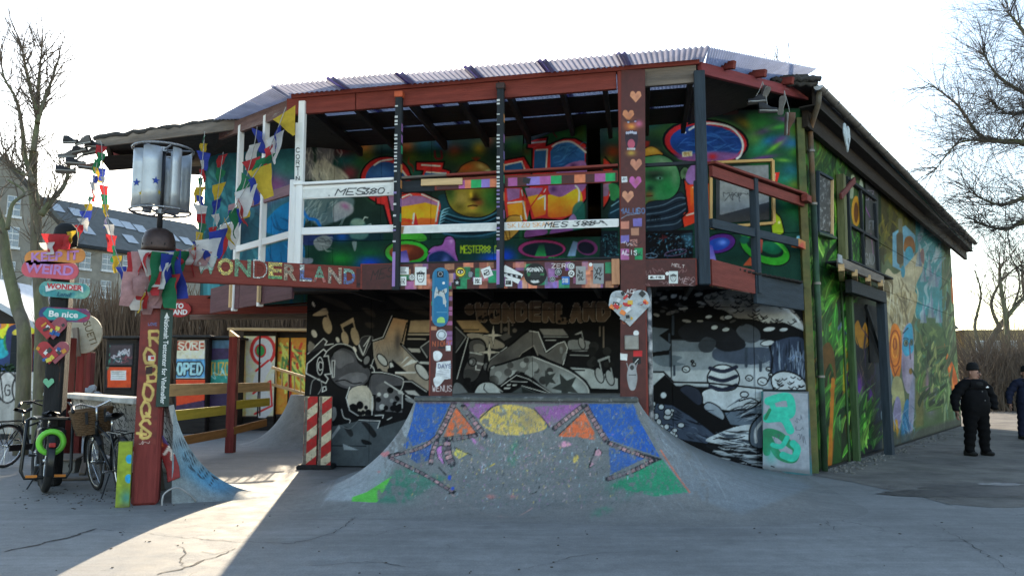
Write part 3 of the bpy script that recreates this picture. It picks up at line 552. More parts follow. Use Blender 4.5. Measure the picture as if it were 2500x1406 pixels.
    # arrow plates
    q=[(35,660),(175,535),(200,560),(180,598),(215,590),(240,745),(185,752),(215,790),(195,828),(25,742)]; c.poly(q,BK_); c.line(q,10,WH,closed=True); c.ell(145,680,26,76,None,ol=WH,olw=8); c.line([(160,650),(140,645),(132,680),(142,715),(160,706)],9,WH,smooth=True); q=[(40,575),(175,443),(206,468),(186,500),(258,490)]; c.poly(q,(48,48,50)); c.line(q,9,WH); c.poly([(248,632),(272,632),(266,776),(252,776)],(60,60,62)); c.line([(248,632),(272,632),(266,776),(252,776)],8,WH,closed=True); c.fill([(50,470),(80,480),(100,510),(60,560),(40,540)],(120,116,108)); c.line([(60,920),(80,810),(140,790),(160,860),(130,920)],8,G3,smooth=True); c.line([(170,860),(195,855),(200,885),(165,900)],9,WH,closed=True)
    # spotted ball,panels
    c.fill([(380,950),(420,870),(540,850),(600,950),(590,1080),(470,1100),(390,1040)],(186,180,166)); strokes(c,20,(420,870,560,980),30,60,4,[(160,154,142),(206,200,186)],6);
    for x,y,r in ((488,1015,30),(540,1035,16),(515,1078,18),(430,1050,42),(560,1085,30),(480,1095,26)): c.ell(x,y,r,r*1.15,BK_)
    c.line([(400,860),(370,950),(400,1060),(480,1110),(690,1100),(670,1170),(760,1120)],9,WH,smooth=False); c.line([(596,940),(590,1100)],8,WH); c.poly([(625,850),(700,810),(850,900),(850,1080),(625,1060)],(96,96,98)); spots(c,16,(640,880,840,1060),36,[G4,BK_,G3,BK_],8); c.line([(700,815),(965,985)],10,WH); c.line([(852,900),(852,1040)],8,WH); c.line([(872,910),(868,1040)],12,BK_); c.poly([(860,800),(935,798),(1085,900),(1085,930),(880,850)],BK_); c.line([(860,812),(930,812),(1060,900)],9,G4); c.poly([(870,890),(960,890),(1010,940),(900,920)],(180,180,178)); c.fill([(880,950),(960,970),(960,1000),(890,980)],G3)
    c.poly([(240,1200),(480,1150),(660,1160),(640,1210),(1000,1100),(1000,1750),(-60,1750),(-60,1420),(240,1400)],(86,94,98)); c.poly([(480,1145),(660,1150),(645,1210),(740,1150),(600,1100),(440,1110)],BK_); c.line([(478,1142),(660,1150),(640,1212)],8,WH); c.fill([(500,1160),(560,1170),(630,1260),(600,1290),(530,1200)],(40,42,44)); c.fill([(350,1200),(410,1220),(430,1270),(400,1280)],(50,52,54)); c.fill([(500,1310),(560,1320),(590,1350),(520,1350)],(30,32,34)); c.poly([(240,1280),(310,1180),(320,1210),(245,1310)],(150,156,158)); c.line([(250,1362),(540,1366)],6,BK_); c.poly([(340,1345),(480,1400),(350,1400)],(150,160,165)); c.fill([(245,1040),(280,1040),(285,1110),(250,1150)],(140,142,142)); c.line([(330,1050),(350,1120),(400,1140),(400,1165)],8,WH,smooth=True); c.line([(320,1190),(400,1215),(470,1150)],9,(110,116,120),smooth=True)
    # ------------ middle
    c.use(1090,700,4.686)
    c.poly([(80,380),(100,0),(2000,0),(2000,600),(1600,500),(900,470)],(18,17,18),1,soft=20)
    c.ell(265,260,58,62,(92,76,62),ol=(140,128,116),olw=5); bubble(c, 'WONDERLAND',345,1890,375,165,(96,80,66),(148,136,122),(8,8,9),62); c.poly([(100,262),(1900,262),(1900,268),(100,268)],(20,17,16))
    for x,y0,y1 in ((628,390,520),(712,390,560),(1755,460,560),(1797,460,690)): c.line([(x,y0),(x,y1)],20,(112,102,92));
    spots(c,16,(360,300,600,390),22,[BK_],14); spots(c,10,(1290,330,1400,420),18,[BK_],15)
    c.poly([(110,385),(360,385),(490,525),(205,515)],(158,134,100)); c.line([(190,490),(370,490)],11,BK_); c.line([(105,460),(225,575),(110,750)],14,G3); c.poly([(105,480),(200,575),(105,720)],G1); c.fill([(230,550),(400,540),(640,640),(640,700),(450,690)],(150,142,130)); c.poly([(105,760),(240,600),(240,900),(110,1050)],BK_); c.line([(250,580),(120,1050)],12,G4)
    # board with wheels
    c.fill([(250,660),(290,605),(390,600),(450,680),(430,860),(380,1000),(300,1090),(200,1060),(190,960),(250,800)],(80,78,78),ol=BK_,olw=18); c.fill([(310,670),(380,650),(440,690),(420,780),(330,760)],(128,124,118)); c.fill([(200,960),(280,940),(370,1000),(300,1080),(220,1060)],(62,62,62)); c.line([(270,750),(400,770)],14,G4); c.line([(350,870),(440,890)],26,(150,150,150)); c.ell(295,858,46,48,(96,96,96),ol=BK_,olw=10); c.ell(282,858,24,30,(140,140,140),ol=BK_,olw=6); c.ell(460,915,40,52,(96,96,96),ol=BK_,olw=10); c.ell(472,915,20,34,(140,140,140)); c.line([(340,900),(335,945),(380,950)],12,WH)
    # large limbs of the letter
    q=[(490,850),(620,740),(760,640),(880,540),(980,492),(1060,530),(1110,650),(1145,745),(1260,650),(1350,622),(1392,710),(1340,890),(1190,850),(990,760),(820,830),(700,980),(480,1000)]; c.fill(q,(100,98,96),ol=BK_,olw=22); c.line([(500,830),(690,690)],12,WH); c.line([(950,505),(1050,520),(1140,745),(1270,650),(1350,625),(1385,700),(1335,890)],12,WH); c.fill([(1300,690),(1330,700),(1325,760),(1300,750)],G3); c.fill([(1325,800),(1360,740),(1365,800),(1330,850)],G3); c.blob(640,830,120,80,(66,64,64),.9); c.poly([(810,830),(850,760),(990,680),(1040,780),(960,770)],BK_); c.line([(815,825),(860,760),(1000,672),(1045,780)],10,(150,146,140))
    q=[(500,930),(640,880),(820,820),(975,782),(1190,860),(1420,960),(1580,1080),(1640,1180),(1610,1270),(1240,1270),(1000,1060),(850,985),(720,1040),(610,1130),(500,1080)]; c.fill(q,(118,120,120),ol=BK_,olw=22)
    c.within(q); c.blob(1400,1130,260,130,(176,186,188),.9,20); spots(c,26,(500,800,1250,1080),66,[(150,154,154),(78,78,78),(64,64,64),(160,164,164)],17); c.blob(620,1050,70,60,(160,164,164),.7); c.clip=None
    c.line([(1190,850),(1440,955),(1600,1085),(1650,1190)],20,BK_,smooth=True); c.line([(980,795),(1180,872),(1400,965),(1560,1080),(1625,1180),(1610,1250)],11,WH,smooth=True); c.poly(star(1165,1050,108,rot=-110),(66,70,70)); c.poly(star(1365,1140,165,rot=-115),(62,66,66))
    c.poly([(610,1130),(790,985),(950,1030),(1260,1250),(1100,1230),(850,1125),(670,1240),(600,1240)],BK_); c.line([(625,1135),(800,1010),(940,1055),(1225,1235),(860,1130)],10,WH); c.line([(735,1080),(925,1088)],10,WH); c.poly([(660,1150),(740,1150),(715,1172),(655,1172)],G4); c.poly([(690,1115),(740,1110),(730,1130),(690,1132)],G4); c.poly([(750,1115),(810,1112),(800,1132),(760,1134)],G4); c.poly([(700,1240),(860,1140),(1100,1240),(1100,1270),(700,1270)],(78,84,86)); c.poly([(860,1150),(960,1190),(1060,1240),(870,1240)],(40,44,44))
    c.ell(460,1170,134,96,BK_); c.fill([(340,1240),(360,1140),(440,1095),(540,1110),(610,1190),(600,1250)],(170,176,178)); c.line([(440,1110),(430,1170),(500,1235)],9,BK_,smooth=True); c.line([(540,1120),(640,1200)],12,G4); c.fill([(80,1260),(90,1110),(160,1110),(250,1220),(250,1270)],(104,108,112)); spots(c,8,(200,1050,330,1180),30,[BK_],19)
    # sparkles
    for x,y,r in ((535,555,118),(490,748,128)): c.poly(star(x,y,r*1.12,4,-90,.2),BK_); c.poly(star(x,y,r,4,-90,.2),(190,184,172))
    for x,y,r in ((675,485,26),(780,500,26),(755,437,12)): c.ell(x,y,r,r,(96,90,84))
    c.poly([(600,570),(690,525),(750,570),(660,620)],(82,80,78));
    c.poly([(1060,480),(1330,480),(1390,553),(1110,553)],(140,138,134)); c.line([(1115,572),(1390,572)],12,G4); c.line([(1135,611),(1250,611)],12,G4); c.fill([(1400,615),(1560,612),(1640,630),(1655,690),(1640,735),(1420,725)],(136,138,138)); c.line([(1420,722),(1640,718)],9,BK_); c.line([(1415,780),(1625,786)],11,G4); note(c,1548,645,70,(150,150,148));
    c.poly([(1410,920),(1640,935),(1960,1050),(1960,1180),(1660,1165),(1600,1070)],(166,172,172)); c.line([(1440,952),(1580,955)],12,BK_); c.poly([(1640,1160),(1970,1170),(1970,1200),(1650,1190)],BK_); c.line([(1690,1235),(1820,1240)],12,G4); note(c,1750,1010,92,(160,164,164),True,11); spots(c,8,(1640,680,1960,900),60,[(34,34,34),(46,46,46)],22)
    # ------------ right: breaking wave
    c.use(1570,680,2.812); K1,K2,K3,K4=(58,68,80),(92,104,116),(136,146,154),(176,184,188)
    c.poly([(30,0),(1150,0),(1150,1400),(30,1400)],(15,16,19))
    c.poly([(30,330),(180,345),(110,390),(190,450),(180,490),(30,510)],K2); c.poly([(190,420),(860,420),(890,760),(30,730),(30,600),(70,540),(190,520)],K3,1,soft=3); c.poly([(190,420),(760,428),(760,500),(190,500)],(104,114,124)); c.poly([(30,640),(860,610),(860,740),(30,730)],K4,.8,soft=4); c.fill([(60,540),(190,525),(270,540),(230,570),(290,590),(130,600)],(100,112,122)); c.fill([(500,480),(700,470),(870,480),(870,560),(740,590),(500,560)],(70,80,96))
    for x,y0,y1,w in ((205,260,380,18),(187,500,600,16),(214,600,660,16),(180,380,430,14),(708,480,600,20),(806,560,630,20)): c.line([(x,y0),(x,y1)],w,K1)
    c.fill([(240,360),(330,300),(520,300),(660,380),(700,470),(560,500),(440,440),(300,430)],(30,32,38)); c.fill([(380,450),(430,400),(500,430),(470,500),(400,500)],(60,66,74)); c.fill([(640,360),(700,310),(790,350),(800,420),(720,440)],(74,80,88))
    # crest foam
    c.fill([(480,200),(420,120),(600,80),(780,110),(960,160),(1060,250),(1120,350),(1000,300),(880,310),(760,280),(640,270),(560,220)],(126,124,120)); c.fill([(780,200),(960,180),(1100,330),(1130,370),(960,300),(820,300)],(176,180,180)); rs=random.Random(5)
    for i in range(70):
        x,y=rs.uniform(440,1060),rs.uniform(80,310)
        if y > 80+(x-440)*.5+120 or y < 70+(x-600)*.2: continue
        c.line([(x-22,y),(x,y+16),(x+24,y+4)],6,BK_,smooth=True)
    for i in range(34): x,y=rs.uniform(90,640),rs.uniform(70,300); c.ell(x,y,rs.uniform(8,34),rs.uniform(5,14),rs.choice([(96,96,96),(140,140,138),(70,70,70)]),rot=rs.uniform(-20,20))
    for x,y,rx,ry in ((865,347,44,18),(965,350,32,15),(855,442,48,20),(568,350,28,16),(490,335,26,18),(585,265,30,16),(450,262,26,14),(210,120,26,16),(1028,172,22,16)): c.ell(x,y,rx,ry,K4,rot=-8,ol=BK_,olw=6)
    c.line([(940,180),(1040,260),(1115,360)],18,(190,194,196),smooth=True)
    # curtain of the wave
    c.fill([(880,470),(940,420),(1060,400),(1120,460),(1125,720),(1000,700),(880,690)],(52,62,80)); strokes(c,60,(890,410,1120,640),92,110,9,[(120,136,156),(24,28,36),(150,164,180),(70,84,104)],33,.8,curve=.06,spread=8); c.line([(868,470),(885,540),(878,640),(860,700)],10,BK_,smooth=True); c.scribble(1000,520,110,50,(120,140,170),5,9,3); c.scribble(780,520,90,60,(90,100,112),4,9,4)
    c.fill([(890,740),(885,670),(960,635),(1060,660),(1120,720),(1130,790),(950,790)],K4,ol=BK_,olw=10)
    for i in range(16): x,y=rs.uniform(910,1090),rs.uniform(670,760); c.line([(x-16,y),(x,y+12),(x+18,y)],6,BK_,smooth=True)
    for x,y,r in ((728,682,24),(820,705,34),(295,622,26),(348,590,14),(338,568,10),(860,620,16),(875,660,14)): c.ell(x,y,r,r*.8,K4,ol=BK_,olw=7); c.line([(x-r*.4,y),(x+r*.2,y+r*.3)],5,BK_)
    # striped ball,swell,dark board
    c.fill([(420,770),(620,740),(830,760),(830,860),(700,900),(560,900),(420,860)],K4); c.fill([(440,690),(480,610),(560,590),(640,630),(660,700),(620,760),(500,765)],K4,ol=BK_,olw=9)
    for y in (620,684,745): c.line([(460,y-6),(550,y+16),(640,y-14)],26,(40,44,60),smooth=True)
    c.fill([(250,760),(300,730),(380,760),(410,830),(380,870),(300,810)],(44,50,64),ol=BK_,olw=8); c.fill([(415,880),(450,848),(520,880),(560,940),(540,970),(460,930)],K3,ol=BK_,olw=8)
    c.line([(40,640),(140,640),(210,710),(440,715),(820,755)],11,BK_); c.poly([(40,650),(140,650),(130,690),(100,700),(85,740),(60,725),(40,750)],K4)
    c.poly([(560,920),(700,900),(830,860),(830,1000),(700,1010),(600,1000)],K2); strokes(c,40,(560,860,800,990),-20,110,9,[BK_,K4,K3,(40,46,56)],35,.85,curve=.15,spread=15); c.line([(600,905),(720,895),(800,850),(830,780)],9,BK_,smooth=True); c.ell(695,795,28,20,None,ol=BK_,olw=8); c.line([(660,840),(740,820),(800,850)],8,BK_,smooth=True)
    c.poly([(40,830),(190,850),(400,1000),(500,1080),(440,1130),(300,1110),(150,1070),(60,960)],(62,72,88)); strokes(c,50,(150,880,440,1090),25,80,9,[(28,32,42),(100,112,128),(20,22,30)],37,.85,curve=.2,spread=15)
    c.poly([(40,760),(150,660),(230,740),(340,850),(480,930),(630,1015),(500,1075),(330,950),(200,870),(40,850)],BK_);
    for i in range(20): x,y=rs.uniform(60,320),rs.uniform(900,1090); x=x*.7+(y-900)*.5; c.ell(x,y,rs.uniform(12,30),rs.uniform(14,26),K4,ol=BK_,olw=5)
    for x,y,r in ((140,800,24),(125,880,20),(170,915,24),(70,860,18),(62,890,18)): c.ell(x,y,r,r,K4,ol=BK_,olw=7)
    c.fill([(430,1110),(520,1060),(640,1015),(760,1000),(830,1020),(830,1160),(700,1150),(560,1140)],K4); strokes(c,26,(480,1040,800,1140),5,150,9,[BK_,(60,70,80)],39,.9,curve=.15,spread=10); c.fill([(740,1140),(735,1030),(780,960),(830,940),(830,1150)],K2,ol=BK_,olw=10); c.line([(775,1120),(775,1040),(820,980)],20,(196,200,202),smooth=True)
    c.poly([(430,1140),(830,1160),(830,1320),(640,1240),(440,1160)],(24,26,30)); strokes(c,46,(460,1140,810,1280),8,110,12,[K4,K3,(150,158,162),BK_],41,.9,curve=.1,spread=8); c.poly([(190,420),(196,420),(196,712),(190,712)],(40,44,50)); c.line([(190,421),(762,430),(762,735)],3,(40,44,50)); c.poly([(820,760),(1150,760),(1150,1400),(820,1400)],(30,34,36)); strokes(c,60,(1128,800,1160,1320),70,40,5,[(30,110,120),(20,60,70),(60,150,160)],43,.8,spread=60)
    c.use(0,0,1); c.mottle(.14,22,13); c.mottle(.06,4,19,.4); return c
def cv_ramp():
    base=(107.5,107,105); c=Canvas(660,940,2000,1340,base)
    c.blob(900,1100,90,130,(140,146,148),.7,45); c.blob(800,1170,120,30,(128,132,134),.5)
    c.use(860,940,2.841)
    c.poly([(300,170),(440,80),(420,300),(330,470),(150,800),(-200,800),(-60,600)],(146,153,156),.85,soft=14); strokes(c,60,(-150,180,380,800),128,120,6,[(170,176,178),(118,126,132)],3,.3,curve=.05,spread=10)
    c.poly([(1990,90),(2120,440),(2330,760),(2700,900),(3200,700),(2500,420),(2100,150)],(112,119,124),.8,soft=20); strokes(c,80,(2000,140,2500,800),55,200,5,[(146,153,158),(90,98,104),(160,166,170)],4,.35,curve=.12,spread=10)
    # painted face
    face=[(445,90),(1960,105),(2130,440),(2160,520),(2330,760),(2150,800),(1600,820),(1250,900),(1000,905),(820,830),(680,760),(330,560),(345,440),(410,300),(430,150)]
    c.poly(face,(100,104,104),.6,soft=10)
    pink,org,blu,grn,yel,pur=(206,150,150),(212,98,52),(30,78,156),(30,132,88),(206,172,76),(140,84,140)
    c.poly([(440,120),(680,125),(560,370),(345,450),(400,300)],blu); c.poly([(350,470),(550,380),(540,520),(450,540)],(40,74,138)); c.poly([(1640,130),(1950,130),(2000,260),(2135,500),(1790,380),(1680,230)],blu); c.poly([(1780,430),(2040,500),(1790,620)],(44,84,150))
    c.poly([(770,120),(1010,130),(880,240),(800,160)],pur); c.poly([(1260,150),(1590,130),(1370,290)],pur); c.poly([(1590,120),(1640,120),(1640,180)],pur,.6)
    c.fill([(880,240),(960,160),(1080,135),(1200,150),(1290,190),(1350,290),(1200,340),(1000,335)],yel); c.blob(1220,240,70,90,(110,96,90),.6); c.blob(1130,250,110,60,(170,150,86),.5)
    c.poly([(720,150),(870,340),(630,365)],org); c.poly([(1605,180),(1680,330),(1690,380),(1560,360),(1425,355)],org);
    c.poly([(320,560),(660,640),(360,812),(165,812),(270,640)],(52,112,88),.8,soft=14); c.blob(330,700,120,90,(52,110,88),.8); c.poly([(275,630),(170,812),(-5,805),(0,775),(100,740)],(84,176,62)); c.poly([(2150,515),(2330,740),(2100,770),(1790,700),(1960,590)],grn,.95,soft=6); c.blob(1900,700,120,60,(40,120,86),.7); c.blob(1720,880,90,30,(40,130,90),.6,-30)
    c.line([(2140,450),(2210,560),(2300,690),(2340,740)],12,(196,98,72),smooth=True,a=.8)
    def brick(pts,w,n,seed):
        rs=random.Random(seed); q=spline(pts,False,10); c.line(q,w+7,(20,20,26),raw=True); c.line(q,w,(20,20,26),raw=True); L=np.concatenate([[0],np.cumsum(np.hypot(*np.diff(q,axis=0).T))])
        for i in range(n):
            t=(i+.5)/n*L[-1]; x,y=np.interp(t,L,q[:,0]),np.interp(t,L,q[:,1]); x2,y2=np.interp(t+4,L,q[:,0]),np.interp(t+4,L,q[:,1]); x1,y1=np.interp(t-4,L,q[:,0]),np.interp(t-4,L,q[:,1]); a=math.atan2(y2-y1,x2-x1); hl=L[-1]/n*.39; hw=w*.45
            col=rs.choice([(214,160,158),(190,140,140),(150,120,124),(206,150,144)]); c.poly([(x+u*math.cos(a)-v*math.sin(a),y+u*math.sin(a)+v*math.cos(a)) for u,v in ((-hl,-hw),(hl,-hw),(hl,hw),(-hl,hw))],col,rs.uniform(.5,.95))
    brick([(705,130),(650,250),(590,360)],32,9,1); brick([(770,150),(850,260),(920,350)],34,8,2); brick([(600,345),(480,430),(260,490)],22,11,3); brick([(260,500),(400,570),(520,630),(700,740)],20,13,4); brick([(590,390),(560,460),(545,540)],28,5,5); brick([(655,390),(665,480),(690,540)],50,5,6); brick([(700,375),(860,345)],26,6,16)
    brick([(1590,150),(1500,220),(1400,300)],28,8,7); brick([(1620,150),(1690,270),(1760,380)],34,9,8); brick([(1780,400),(1900,450),(2090,510)],24,10,9); brick([(2090,520),(1950,590),(1770,650)],26,10,10); c.line([(245,485),(350,465)],9,BK_); c.line([(2000,480),(2140,512),(2050,545)],10,BK_)
    c.line([(885,230),(960,160),(1010,135)],9,(30,26,40),smooth=True); c.line([(1262,165),(1330,240),(1365,290)],9,(30,26,40)); c.line([(720,150),(870,340)],7,BK_); c.line([(630,362),(865,338)],7,BK_); c.line([(1425,350),(1600,185)],7,BK_)
    c.fill([(590,430),(625,420),(625,480),(640,560),(605,520),(585,470)],(190,110,180),ol=BK_,olw=7); c.poly([(720,430),(810,470),(740,510),(705,480)],(196,176,80)); c.line([(710,430),(840,490)],6,BK_); c.fill([(820,370),(860,380),(920,440),(890,450)],(176,110,160)); c.fill([(1420,400),(1480,390),(1520,415),(1450,430)],(204,140,160)); c.fill([(1700,440),(1730,470),(1690,540),(1640,570),(1670,490)],(200,140,150),ol=BK_,olw=5); c.line([(1690,440),(1640,570)],10,BK_); c.ell(1550,510,18,30,yel,rot=20); c.line([(920,580),(985,545)],10,(186,160,70)); c.line([(1300,700),(1275,740),(1230,755)],7,BK_,smooth=True)
    c.line([(680,750),(820,840),(900,885),(1030,908),(1150,905),(1250,850)],9,(196,140,130),smooth=True,a=.6); c.line([(1050,500),(1060,700),(1100,840),(1140,900)],4,(60,66,70),smooth=True,a=.7); c.blob(960,770,26,14,(206,110,100),.9); c.blob(1100,770,30,12,(196,110,100),.8); c.ell(675,640,12,18,(34,70,170)); c.ell(695,715,14,12,(34,70,170)); c.line([(670,750),(720,735)],8,BK_); c.blob(1120,440,24,60,(40,124,84),.7,15); c.blob(1100,520,30,30,(40,124,84),.7); c.line([(600,570),(650,620)],9,BK_)
    for x,y,k in ((280,338,1.0),(225,475,1.0),(185,600,.35)): c.fill([(x,y+24*k),(x-34*k,y-4),(x-20*k,y-22*k),(x,y-10*k),(x+20*k,y-22*k),(x+34*k,y-4)],(206,110,112),.8,soft=3)
    c.poly([(440,85),(1970,100),(1975,128),(435,118)],(58,62,62),.8,soft=5); c.poly([(450,105),(1600,112),(1600,128),(450,130)],(84,58,70),.6,soft=4)
    c.use(0,0,1)
    # paint worn back to concrete
    H_,W_=c.h,c.w; n=vnoise(H_,W_,22,5,5,.8); X=(np.arange(W_)/c.s+c.x0)[None]; Y=(np.arange(H_)/c.s+c.y0)[:,None]
    cen=np.exp(-(((X-1290)/190) ** 2+((Y-1130)/78) ** 2)); low=np.clip((Y-1175)/70,0,1)*((X > 900) & (X < 1740)); th=.64-.13*cen-.20*low; m=np.clip((n-th)*14,0,1)*.85*((X > 920) & (X < 1730))
    bcol=np.array((106,106.5,105),dtype=np.float32); fd_=(.10+.22*vnoise(H_,W_,40,12,3))[...,None]; c.a=(c.a*(1-fd_)+bcol*fd_).astype(np.float32); c.a=(c.a*(1-m[...,None])+bcol*m[...,None]).astype(np.float32)
    c.use(860,940,2.841)
    # worn flecks
    rs=random.Random(77)
    for _ in range(2300):
        x,y=rs.gauss(1180,420),rs.gauss(520,200)
        if not (380 < x < 2200 and 150 < y < 860): continue
        c.line([(x,y),(x+rs.uniform(-9,9),y+rs.uniform(-26,12))],rs.uniform(2,7),rs.choice([(150,170,176),(104,108,106),(112,118,120),(190,160,160),(176,156,96),(74,110,100),(60,64,70),(150,110,140),(96,100,98)]),a=rs.uniform(.3,.9))
    c.use(0,0,1)
    n2=vnoise(H_,W_,7,8,3,.5); m=np.clip((n2-.57)*12,0,1)*.6*((X > 930) & (X < 1720) & (Y < 1215)); c.a=(c.a*(1-m[...,None])+bcol*m[...,None]).astype(np.float32); c.mottle(.06,5,7)
    e=np.clip((Y-1235)/50,0,1)[...,None]; c.a=(c.a*(1-e)+np.array(base,dtype=np.float32)*e).astype(np.float32)
    return c
def leaf(c,x,y,ang,L,w,col,rib):
    t=R(ang); d=(math.cos(t),math.sin(t)); n=(-d[1],d[0]); k=L*.18
    q=[(x,y),(x+d[0]*L*.3+n[0]*w,y+d[1]*L*.3+n[1]*w),(x+d[0]*L*.7+n[0]*(w*.7+k),y+d[1]*L*.7+n[1]*(w*.7+k)),(x+d[0]*L+n[0]*k*1.6,y+d[1]*L+n[1]*k*1.6),(x+d[0]*L*.65+n[0]*(k*.6-w*.6),y+d[1]*L*.65+n[1]*(k*.6-w*.6)),(x+d[0]*L*.3-n[0]*w,y+d[1]*L*.3-n[1]*w)]
    c.poly(spline(q),col,.9); c.line([q[0],(x+d[0]*L*.5+n[0]*k*.4,y+d[1]*L*.5+n[1]*k*.4),q[3]],max(1.5,w*.25),rib,smooth=True,a=.8)
def leaves(c,n,box,angs,L,w,cols,seed):
    rs=random.Random(seed)
    for i in range(n): g=rs.choice(cols); f=rs.uniform(.55,1.15); leaf(c,rs.uniform(box[0],box[2]),rs.uniform(box[1],box[3]),rs.choice(angs)+rs.uniform(-18,18),L*rs.uniform(.6,1.3),w*rs.uniform(.6,1.2),tuple(v*f for v in g),tuple(min(255,v*f*1.45+12) for v in g))
def cv_side():
    c=Canvas(1950,180,2420,1180,(48,66,36)); c.use(1960,300,1.598)
    c.poly([(-20,-200),(150,-200),(150,1400),(-20,1400)],(44,84,34)); c.poly([(150,-200),(310,0),(310,1400),(150,1400)],(40,56,32)); c.blob(120,110,60,90,(96,140,50),.8); c.blob(70,80,20,60,(110,86,30),.8); c.poly([(0,0),(30,0),(30,500),(0,500)],(84,76,30),.7,soft=10)
    greens=[(60,130,44),(96,168,60),(36,84,30),(120,170,70),(26,60,30),(70,120,60)]
    strokes(c,110,(0,50,150,480),85,110,12,greens,3,.7,curve=.25,spread=14); strokes(c,150,(0,480,190,900),-80,150,14,greens,4,.8,curve=.35,spread=22); strokes(c,90,(0,850,190,1280),-86,170,12,greens+[(150,120,40),(70,60,30)],5,.8,curve=.2,spread=12)
    c.fill([(75,1000),(70,880),(100,850),(125,900),(130,1050),(115,1330),(95,1330),(105,1080),(95,940)],(118,84,36)); c.line([(118,1000),(105,1330)],18,(190,120,36)); c.line([(100,920),(92,1000),(84,1060)],7,(60,44,24),smooth=True); c.line([(165,860),(160,1050)],14,(170,160,40),taper=True); c.fill([(120,800),(140,720),(185,700),(180,780),(135,850)],(96,120,140),.9,soft=3); strokes(c,12,(125,720,180,840),110,50,6,[(150,170,180),(50,70,90)],6); c.fill([(65,830),(110,790),(115,850),(80,850)],(110,176,60))
    leaves(c,70,(0,560,185,960),(-100,-80,-60,-120),120,13,greens,51); leaves(c,46,(0,960,185,1330),(-95,-85,-75),150,11,greens+[(120,90,36),(44,60,30)],52); leaves(c,30,(60,40,150,330),(80,100,60),90,12,[(110,150,50),(70,120,40),(40,80,34)],53)
    c.line([(118,1000),(105,1330)],14,(190,120,36)); c.fill([(78,1010),(74,890),(100,856),(122,900),(128,1010),(110,940),(92,960)],(110,78,34)); c.line([(165,880),(160,1040)],10,(170,160,40),taper=True)
    # around the hatch and doorway
    c.fill([(190,250),(235,240),(235,400),(190,400)],(70,96,50)); c.ell(208,345,18,60,(206,150,40)); c.ell(208,350,9,40,(110,66,20)); c.line([(195,210),(190,290)],14,(170,180,150),taper=True); c.fill([(215,290),(225,220),(236,250),(228,320)],(180,190,170)); strokes(c,30,(190,400,245,620),80,90,8,greens,7,.8)
    c.poly([(195,700),(320,720),(320,1290),(195,1300)],(30,36,40)); c.fill([(210,860),(200,800),(215,770),(230,800),(245,780),(262,850),(240,880)],(170,120,40)); strokes(c,40,(205,880,280,1120),-85,120,5,[(70,60,50),(110,90,60),(60,40,90),(40,40,44)],8,.8); c.blob(220,1030,14,50,(120,60,170),.8); c.blob(265,1060,10,26,(120,60,170),.7); strokes(c,40,(200,1120,280,1280),-80,110,8,[(80,130,60),(50,90,44),(120,160,100)],9,.8); c.poly([(285,880),(318,880),(318,1290),(280,1290)],(22,46,66),.8,soft=6)
    # long panel: sky,ice,wolf hood,face,rose
    c.poly([(305,120),(640,480),(640,1180),(310,1290)],(96,108,76)); c.poly([(305,180),(450,300),(400,480),(305,520)],(78,72,36)); strokes(c,50,(305,220,440,500),85,90,14,[(110,104,40),(60,56,30),(84,90,44),(140,126,44)],10,.7); c.poly([(440,310),(540,420),(545,800),(440,760)],(64,146,152)); c.poly([(350,430),(400,400),(440,440),(430,600),(350,560)],(120,170,190)); strokes(c,40,(445,380,540,800),-70,60,14,[(176,190,196),(130,150,170),(150,190,196),(90,150,160)],11,.8)
    c.fill([(395,500),(400,450),(425,445),(438,480),(430,510)],(150,96,36)); c.line([(380,380),(385,560)],16,(120,116,90)); c.line([(378,440),(380,540)],26,(96,84,60)); c.ell(415,510,16,28,(70,160,180))
    c.fill([(312,640),(330,570),(360,590),(400,560),(465,490),(472,560),(440,640),(435,720),(410,780),(330,780)],(190,178,146)); c.fill([(316,640),(330,600),(352,620),(346,690),(326,690)],(110,96,66)); c.fill([(310,760),(330,680),(440,660),(430,760),(390,840),(330,850)],(176,160,120)); strokes(c,70,(315,600,440,800),80,70,7,[(214,206,180),(140,124,90),(196,184,150),(110,96,70)],12,.7); c.ell(391,580,8,24,(60,140,160)); c.fill([(455,520),(470,490),(472,550)],(150,110,110))
    c.fill([(385,860),(395,800),(420,780),(432,830),(432,980),(420,1050),(400,1040),(386,960)],(168,156,172)); c.fill([(388,870),(400,800),(424,785),(431,850),(430,890),(404,910),(390,890)],(60,160,190)); c.ell(402,858,8,13,(150,170,150),ol=(24,50,60),olw=2.5); c.ell(403,858,3.5,9,(50,60,30)); c.ell(424,856,5,12,(150,170,150),ol=(24,50,60),olw=2.5); c.ell(424,856,2.5,8,(50,60,30)); c.line([(392,842),(402,838),(412,844)],3,(20,40,50),smooth=True); c.line([(416,860),(420,920)],5,(110,90,110)); c.ell(421,968,7,12,(150,110,40)); c.blob(392,960,8,60,(120,104,130),.7); c.line([(392,820),(410,800)],5,(30,60,80))
    c.fill([(336,900),(345,800),(365,785),(384,830),(384,940),(372,1000),(350,980)],(214,124,34)); c.ell(360,880,20,70,None,ol=(150,70,16),olw=5); c.ell(360,870,12,46,None,ol=(236,160,60),olw=4); c.ell(359,862,6,22,None,ol=(150,70,16),olw=4); c.line([(345,930),(360,985),(376,950)],5,(150,70,16))
